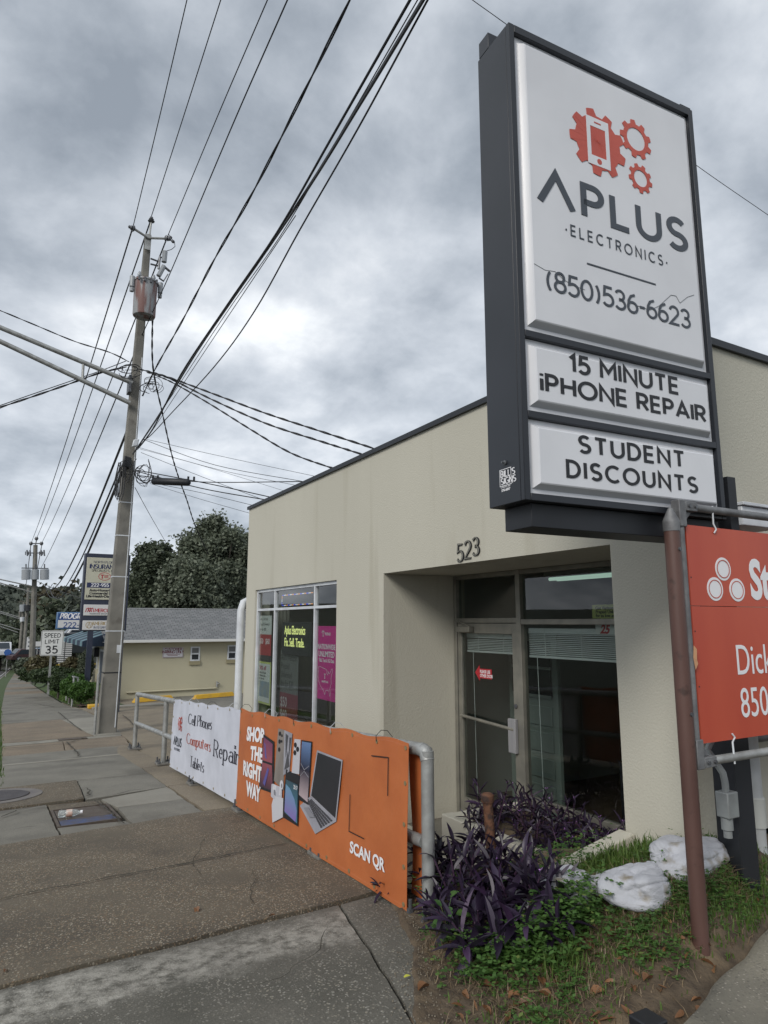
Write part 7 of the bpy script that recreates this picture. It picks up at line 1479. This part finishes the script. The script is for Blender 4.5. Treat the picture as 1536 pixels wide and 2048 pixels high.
fr = [((2.18, 2.84), 7, .15, .26, .185, 'lowest purple plant spilling forward towards the pavement', 9), ((2.40, 2.74), 7, .16, .26, .185, 'low purple plant with long leaves drooping over the green weeds', 9), ((2.58, 2.84), 6, .22, .22, .17, 'purple plant spreading in front of the low sandbag', 9),
      ((2.16, 3.20), 5, .22, .16, .12, 'purple plant beside the handrail end post', 8), ((2.26, 2.98), 6, .20, .26, .135, 'front purple plant hanging over the weeds nearest the sidewalk', 9),
      ((2.46, 2.92), 6, .26, .24, .14, 'front purple plant in the middle with long drooping leaves', 9), ((2.50, 3.18), 6, .33, .22, .14, 'tall purple plant right of the rusty pipe', 10),
      ((2.64, 3.02), 5, .26, .22, .135, 'purple plant touching the leftmost sandbag', 9), ((2.34, 3.24), 5, .32, .20, .13, 'purple plant in front of the rusty pipe', 9), ((2.72, 3.26), 5, .28, .22, .12, 'upright purple plant behind the sandbags', 9)]
for k, ((x, y), n, h, s_, l_, lb, lv) in enumerate(fr): purple(lb, (x, y, garden_z(x, y) - .02), n, h, s_, l_, 40 + k, BG, leaves=lv, flowers=.12)
for k, (x, y, h, lb) in enumerate(((2.42, 3.66, .21, 'upright purple plant above the concrete kerb, leftmost'), (2.60, 3.62, .25, 'upright purple plant above the concrete kerb, middle'), (2.80, 3.62, .22, 'upright purple plant above the concrete kerb by the planter'), (2.34, 3.52, .14, 'small purple plant low behind the handrail end post'), (2.20, 3.74, .05, 'purple leaves poking out low beneath the orange banner corner'))):
    purple(lb, (x, y, max(garden_z(x, y), 0) - .0), 6 if h > .2 else 4, h, .16 if h > .2 else .10, .125 if h > .2 else .09, 60 + k, BG, leaves=8, flowers=.0)
g = random.Random(12); k = 0
for iy_ in range(7):
    for ix_ in range(3):
        x = 3.78 + ix_ * .25 + g.uniform(-.07, .07); y = 3.30 + iy_ * .27 + g.uniform(-.08, .08); hh = .25 + .08 * math.sin(iy_ * 1.7) + g.uniform(-.05, .09)
        if iy_ == 6: hh *= .75
        purple('purple leaved plant in the recess planter, %s, %s from the pier' % (('front row', 'middle row', 'back row against the glass')[ix_], ('first', 'second', 'third', 'fourth', 'fifth', 'sixth', 'seventh')[iy_]), (x, y, -.13), 5, hh, .20, .105, 100 + k, 'purple plants massed in the recess planter', leaves=8, flowers=.35, lean=(-.06, -.0)); k += 1
# --- rusty pipe
rp = thing('rusty_pipe_post', 'short rusty pipe with a threaded cap standing among the purple plants', 'pipe', (2.75, 3.5, 0))
a_, b_ = at(990, 1780, Y=3.48), at(975, 1600, Y=3.48)
part('pipe', MB().tube((a_.x, 3.48, -.1), (b_.x, 3.48, b_.z), .030, 20), RUST, rp, ang=60)
part('cap', MB().lathe([(.038, -.012), (.041, .0), (.041, .028), (.036, .034), (.03, .036), (.028, .040)], (b_.x, 3.48, b_.z), 20), RUST, rp, ang=30)
# --- sandbags
BAG = mat('woven_sandbag', (.40, .41, .44), (.50, .51, .55), scale=5, rough=.75, bump=.5, bscale=160, c3=(.25, .22, .17), s3=8, f3=.54)
BAGS = []
def bag(label, px_, py_, Y_, w_, d_, h_, rot, seed, neck=None):
    best = min((abs(at(px_, py_, Y=yy_).z - garden_z(at(px_, py_, Y=yy_).x, yy_) - h_ * .26), yy_) for yy_ in np.arange(2.2, 3.3, .01)); Y_ = best[1]
    if 'rearmost' in label: Y_ = 2.56
    c = at(px_, py_, Y=Y_); BAGS.append((c.x, Y_, w_ * .5)); t = thing('sandbag', label, 'sandbag', (c.x, Y_, c.z - h_ * .5), 'white sandbags holding the garden bed')
    mb = MB(); nu, nv = 96, 60
    for j in range(nv + 1):
        v = math.pi * j / nv
        for i in range(nu):
            u = 2 * math.pi * i / nu; sx_, sy_, sz_ = math.sin(v) * math.cos(u), math.sin(v) * math.sin(u), math.cos(v)
            sp = lambda q_, e_: math.copysign(abs(q_) ** e_, q_)
            p = Vector((sp(sx_, .75), sp(sy_, .7), sp(sz_, .8)))
            an = math.atan2(p.z, p.y); cr = noise.noise(Vector((p.x * 1.1 + seed, an * 3.2, seed))); cr2 = noise.noise(Vector((p.x * 2.2, an * 8, seed * 2)))
            v1 = (1 - abs(noise.noise(Vector((p.x * .5 + seed, p.y * 1.5, p.z * 1.5 + p.x * .6))))) ** 7; v2 = (1 - abs(noise.noise(Vector((p.x * 1.0, p.y * 3.4 + seed, p.z * 3.4 + p.x * .8))))) ** 8; v3 = noise.noise(Vector((p.x * 5, p.y * 13, p.z * 13 + seed)))
            k = 1.06 + .34 * noise.noise(p * .9 + Vector((seed, 0, 0))) - .035 * max(0, math.sin(an * 9 + 3 * cr)) * S((p.x + .3) / 1.1) - .085 * v1 - .03 * v2 + .006 * v3 - .16 * max(0, p.z - .2) * (.5 + noise.noise(p * 2 + Vector((0, seed, 0))))
            p = Vector((p.x * w_ / 2, p.y * d_ / 2, max(p.z, -.72) * h_ / 2)) * k
            if neck is not None:      # gathered, tied mouth
                q_ = max(0, (p.x / (w_ / 2)) - .62); f_ = max(.16, 1 - 2.6 * q_) if q_ < .34 else .35 + 2.2 * (q_ - .34); p.y *= f_; p.z *= f_; p.x *= 1 + .35 * q_; p.z += neck * q_
                if q_ > 0: p.y += .012 * math.sin(u * 9) ; p.z += .012 * math.cos(u * 11)
            mb.v.append((c.x + p.x * math.cos(rot) - p.y * math.sin(rot), Y_ + p.x * math.sin(rot) + p.y * math.cos(rot), c.z + p.z))
    for j in range(nv):
        for i in range(nu): mb.f.append((j * nu + i, (j + 1) * nu + i, (j + 1) * nu + (i + 1) % nu, j * nu + (i + 1) % nu))
    part('sack', mb, BAG, t, ang=75)
    fz = MB(); g = random.Random(seed)
    for q in range(26):
        a_ = g.uniform(0, 6.28); p = Vector((c.x + w_ * .40 * math.cos(a_), Y_ + d_ * .42 * math.sin(a_), c.z + g.uniform(-.3, .25) * h_)); d = Vector((g.uniform(-1, 1), g.uniform(-1, .2), g.uniform(-.8, .6))).normalized() * g.uniform(.03, .09)
        fz.path([p, p + d * .5 + Vector((0, 0, .006)), p + d], .0009, 4)
    part('frayed_threads', fz, BAG, t, ang=0, kind='stuff')
bag('left sandbag with torn fibres beside the purple plants', 1143, 1775, 2.86, .30, .26, .17, R(20), 3)
bag('low sandbag half buried under the purple plants', 1075, 1800, 3.02, .22, .22, .14, R(60), 11)
bag('small crumpled sandbag scrap between two larger bags', 1205, 1775, 2.85, .09, .13, .11, R(70), 5)
bag('large middle sandbag with gathered tied mouth pointing right', 1278, 1768, 2.80, .37, .27, .185, R(8), 7, neck=.10)
bag('rearmost plump sandbag against the shop pier behind the brown post', 1372, 1712, 2.60, .47, .25, .18, R(4), 9)
# --- green growth
CLOV = leafmat('weed_leaf', (.045, .10, .022), (.095, .19, .045), trans=.25, c3=(.16, .20, .05))
def bed_ok(x, y): return all((x - a) ** 2 + ((y - b) * 1.1) ** 2 > (r_ * .72) ** 2 for a, b, r_ in BAGS) and y > 1.90 + .305 * (x - 2.36) and x > edge_x(y) + .02 and not (x > 3.50 and y > 2.66)
g = np.random.default_rng(5); Q = []; 
def tri_leaves(cx_, cy_, n, sx_, sy_, h0, h1, ls):
    for _ in range(n):
        x, y = g.normal(cx_, sx_), g.normal(cy_, sy_)
        if not bed_ok(x, y): continue
        z = garden_z(x, y) + g.uniform(h0, h1)
        a0 = g.uniform(0, 6.28); tz = g.uniform(-.4, .4)
        for k in range(3):
            a_ = a0 + 2.09 * k; s_ = ls * g.uniform(.7, 1.2); d = np.array([math.cos(a_), math.sin(a_), tz * .6 + g.uniform(-.2, .35)]); n_ = np.array([-math.sin(a_), math.cos(a_), g.uniform(-.2, .2)])
            c0 = np.array([x, y, z]); Q.append([c0, c0 + d * s_ * .55 - n_ * s_ * .38, c0 + d * s_ * 1.05, c0 + d * s_ * .55 + n_ * s_ * .38])
for a_ in ((2.08, 2.90, 90, .07, .09, .02, .12, .020), (2.15, 2.68, 300, .12, .08, .02, .11, .026), (2.42, 2.62, 420, .13, .09, .03, .15, .027), (2.62, 2.68, 300, .10, .08, .04, .17, .026), (2.75, 2.6, 160, .14, .08, .01, .07, .017), (2.9, 3.05, 260, .16, .10, .06, .18, .020),
           (2.05, 2.5, 120, .14, .12, .0, .04, .012), (2.95, 2.45, 260, .2, .10, .0, .05, .014), (3.3, 2.35, 260, .22, .09, .0, .06, .014), (3.3, 2.62, 120, .15, .06, .02, .10, .016), (3.7, 2.45, 160, .3, .1, .0, .06, .014), (2.3, 3.42, 60, .1, .06, .05, .16, .022), (2.15, 2.2, 70, .1, .06, .0, .03, .012)):
    tri_leaves(*a_)
for bx_, by_, br_ in BAGS:
    for k in range(7): tri_leaves(bx_ - br_ + k * br_ / 3, by_ - br_ * .75, 20, .035, .03, .0, .07, .018)
for _ in range(60): tri_leaves(g.uniform(1.95, 3.7), g.uniform(2.15, 2.75), int(g.uniform(10, 48)), .05, .035, .0, .06, g.uniform(.012, .026))
mb = MB(); 
for q in Q: mb.add(q, [(0, 1, 2, 3)])
o = part('weed_leaves', mb, CLOV, ang=0, recalc=False, kind='stuff'); props(o, 'patches of small green clover like weeds over the garden bed', 'weeds')
def blades(name, label, spots, m_, zf, w_=.004, curve=.5, ok=lambda x, y: True, seed=1, cat='grass'):
    g = np.random.default_rng(seed); V, Fc = [], []
    for cx_, cy_, n, sx_, sy_, h in spots:
        for _ in range(n):
            x, y = g.normal(cx_, sx_), g.normal(cy_, sy_)
            if not ok(x, y): continue
            z = zf(x, y) - .005; hh = h * g.uniform(.4, 1.2); a_ = g.uniform(0, 6.28); d = np.array([math.cos(a_), math.sin(a_), 0]); s_ = np.array([-d[1], d[0], 0]) * w_ * g.uniform(.6, 1.3)
            b0 = np.array([x, y, z]); lean = g.uniform(.1, 1) * curve * hh; m1 = b0 + d * lean * .3 + np.array([0, 0, hh * .6]); t_ = b0 + d * lean + np.array([0, 0, hh * g.uniform(.7, 1)])
            k = len(V); V += [b0 - s_, b0 + s_, m1 + s_ * .8, m1 - s_ * .8, t_]; Fc += [(k, k + 1, k + 2, k + 3), (k + 3, k + 2, k + 4)]
    mb = MB(); mb.v = [tuple(v) for v in V]; mb.f = Fc; o = part(name, mb, m_, ang=0, recalc=False, kind='stuff'); props(o, label, cat); return o
blades('bed_grass', 'thin green grass blades growing through the garden bed', [(3.05, 2.96, 600, .14, .05, .085), (3.2, 2.80, 300, .08, .06, .10), (2.9, 2.42, 900, .3, .12, .05), (3.35, 2.35, 1300, .28, .09, .055), (3.8, 2.42, 800, .3, .1, .07), (2.35, 2.5, 160, .06, .05, .10), (2.15, 2.35, 250, .2, .15, .04), (2.5, 2.4, 300, .2, .1, .04), (3.4, 2.6, 300, .2, .05, .08)], L_GREEN, garden_z, ok=bed_ok, seed=3)
DRY = leafmat('dry_straw', (.14, .10, .06), (.24, .18, .11), trans=.1)
blades('dry_straw', 'dry straw and dead grass lying on the garden soil', [(a, b - r_ * .6, 260, r_ * .6, r_ * .2, .09) for a, b, r_ in BAGS] + [(2.3, 2.45, 800, .3, .2, .05), (2.8, 2.5, 900, .35, .18, .06), (3.3, 2.45, 500, .3, .15, .05), (1.98, 2.95, 260, .08, .3, .05), (2.1, 2.2, 300, .3, .2, .04)], DRY, garden_z, w_=.0022, curve=2.5, ok=bed_ok, seed=4, cat='straw')
blades('verge_grass', 'green grass of the verge along the left edge of the sidewalk', [(-.15, 10.2 + k * 1.0, 420, .22, .5, .09) for k in range(26)], L_GREEN, lambda x, y: T(y) - .03, w_=.007, ok=lambda x, y: x < XLs(y) + .05 and y > 9.8, seed=6)
blades('lawn_grass', 'green lawn grass on the bank by the low house', [(3.15, 27 + k * .7, 420, .35, .4, .10) for k in range(22)], L_GREEN, bank_z, w_=.012, ok=lambda x, y: x > XRs(y) + .05, seed=7)
# --- broad leaved weed, each leaf a part
WL = leafmesh('leaf', .62, .25, .18, leafmat('broad_weed_leaf', (.05, .12, .03), (.10, .20, .05), trans=.25), n=6)
for lb, (x, y), n, sz, h in (('light green broad leaved weed between handrail post and purple plants', (2.10, 3.04), 9, .075, .20), ('broad leaved vine weed in front of the sandbags', (2.50, 2.74), 10, .05, .16), ('small broad leaved weed on top of the bed behind the sandbags', (2.86, 3.02), 9, .05, .17)):
    z = garden_z(x, y); t = thing('broadleaf_weed', lb, 'weed', (x, y, z)); g2 = random.Random(n + int(x * 100)); st = MB()
    for k in range(n):
        a_ = 2.4 * k; hh = h * (k + 1) / n; p = Vector((.04 * math.cos(a_), .04 * math.sin(a_), hh)); st.path([(x, y, z), (x + p.x * .3, y + p.y * .3, z + hh * .7), (x + p.x, y + p.y, z + hh)], .002, 4)
        inst(WL, 'leaf', t, p, (math.cos(a_), math.sin(a_), g2.uniform(-.3, .4)), sz * g2.uniform(.8, 1.3), g2.uniform(-.4, .4))
    part('stem', st, CLOV, t)
# --- fallen leaves and bits
FL = [leafmat('dead_leaf', (.12, .055, .025), (.26, .13, .06), trans=.1, c3=(.30, .20, .10))]
DL = [leafmesh('fallen_leaf', w_, d_, f_, FL[0], n=4, curl=c_) for w_, d_, f_, c_ in ((.45, .3, .4, .1), (.55, .1, .6, -.1), (.4, -.2, .3, .15))]
g3 = random.Random(9)
def litter(n, xr_, yr_, zf, grp, lb, ok, sz=(.03, .055)):
    k = 0
    while k < n:
        x, y = g3.uniform(*xr_), g3.uniform(*yr_)
        if not ok(x, y): continue
        o = bpy.data.objects.new('fallen_leaf', g3.choice(DL)); COL.objects.link(o); o.location = (x, y, zf(x, y) + .008); o.rotation_euler = (g3.uniform(-.5, .5), g3.uniform(-.4, .4), g3.uniform(0, 6.28)); s_ = g3.uniform(*sz); o.scale = (s_, s_, s_)
        props(o, lb, 'leaf', grp); k += 1
litter(110, (1.75, 3.2), (1.95, 2.75), garden_z, 'dry brown leaves littering the garden bed', 'dry brown fallen leaf on the bare soil in front of the weeds', bed_ok, (.035, .07))
litter(36, (2.6, 3.9), (2.3, 2.62), garden_z, 'dry leaves around the sandbags and the post', 'dry brown fallen leaf in the weeds around the brown post', bed_ok)
litter(26, (2.0, 2.3), (2.6, 3.5), garden_z, 'dry leaves along the bed edge', 'dry fallen leaf on the dirt strip beside the sidewalk edge', bed_ok)
for lb, px_, py_, s_ in (('curled dry leaf alone on the brown pavement slab', 392, 1818, .07), ('dark twig like leaf at the slab joint before the banner', 550, 1833, .04), ('tiny brown leaf at the left of the near pavement joint', 8, 1948, .04)):
    p = hit(px_, py_, lambda x, y: T(y) + .012); o = bpy.data.objects.new('fallen_leaf', DL[0]); COL.objects.link(o); o.location = p + Vector((0, 0, .008)); o.scale = (s_, s_, s_); o.rotation_euler = (.2, .1, g3.uniform(0, 6)); props(o, lb, 'leaf')
p = hit(808, 1960, lambda x, y: garden_z(x, y)); o = bpy.data.objects.new('fallen_leaf', leafmesh('yellow_leaf', .6, .1, .2, mat('yellow_leaf', (.45, .45, .06), rough=.6), n=4)); COL.objects.link(o); o.location = p + Vector((0, 0, .01)); o.scale = (.035,) * 3; props(o, 'small bright yellow leaf by the pavement edge near the bottom', 'leaf')
tw = MB(); 
gg_ = random.Random(31)
for k in range(9):
    x, y = gg_.uniform(1.95, 3.0), gg_.uniform(2.2, 2.8); a_ = gg_.uniform(0, 3.1); L_ = gg_.uniform(.06, .2); z = garden_z(x, y) + .012
    o = solo('twig', MB().path([(x, y, z), (x + L_ * .5 * math.cos(a_), y + L_ * .5 * math.sin(a_), z + .012), (x + L_ * math.cos(a_ + .2), y + L_ * math.sin(a_ + .2), garden_z(x + L_ * math.cos(a_), y + L_ * math.sin(a_)) + .01)], .0028, 5), mat('twig_brown', (.16, .11, .07), rough=.9), 'thin dry twig lying on the bare garden soil', 'twig', 'dry twigs on the garden soil')
# --- bottle on the iron cover
bt_ = thing('plastic_bottle', 'crushed clear plastic bottle lying on the rusty iron cover', 'bottle', (.76, 7.42, T(7.42)))
PET = bpy.data.materials.new('clear_plastic'); PET.use_nodes = True; pb_ = PET.node_tree.nodes['Principled BSDF']; pb_.inputs['Base Color'].default_value = (.8, .85, .85, 1); pb_.inputs['Roughness'].default_value = .08; pb_.inputs['Transmission Weight'].default_value = .75; pb_.inputs['IOR'].default_value = 1.15
bz = T(7.45) + .036; ax = Vector((.97, -.2, .02)).normalized(); b0_ = Vector((.66, 7.50, bz))
part('body', MB().lathe([(.02, 0), (.033, .008), (.034, .05), (.030, .06), (.034, .07), (.034, .13), (.026, .165), (.013, .185), (.013, .2)], b0_, 16, ax), PET, bt_)
part('label', MB().lathe([(.0348, .072), (.035, .125)], b0_, 16, ax), mat('bottle_label', (.55, .52, .48), (.45, .2, .12), scale=20, rough=.5), bt_)
part('cap', MB().lathe([(.016, .196), (.016, .215), (.012, .217)], b0_, 12, ax), WHT, bt_)
p = at(1292, 2040, Z=.12); solo('plastic_box', MB().box(p.x - .05, p.x + .05, p.y - .06, p.y + .04, .10, .135), BLK, 'small black plastic box lying at the bottom edge by the driveway', 'box', bevel=.006)
# loose pebbles and grit along the pavement edges
g = np.random.default_rng(8); mb = MB()
for _ in range(700):
    y = g.uniform(2.2, 3.7); x = edge_x(y) + g.normal(.02, .07); s_ = g.uniform(.002, .006); z = (garden_z(x, y) if x > edge_x(y) else T(y)) + s_ * .4
    mb.add([(x - s_, y, z), (x, y - s_, z), (x + s_, y, z), (x, y + s_, z), (x, y, z + s_)], [(0, 1, 4), (1, 2, 4), (2, 3, 4), (3, 0, 4)])
o = part('grit', mb, mat('grit', (.22, .19, .14), (.10, .08, .06), scale=60, rough=.9), ang=0, recalc=False, kind='stuff'); props(o, 'loose grit and pebbles along the sidewalk edge', 'gravel')
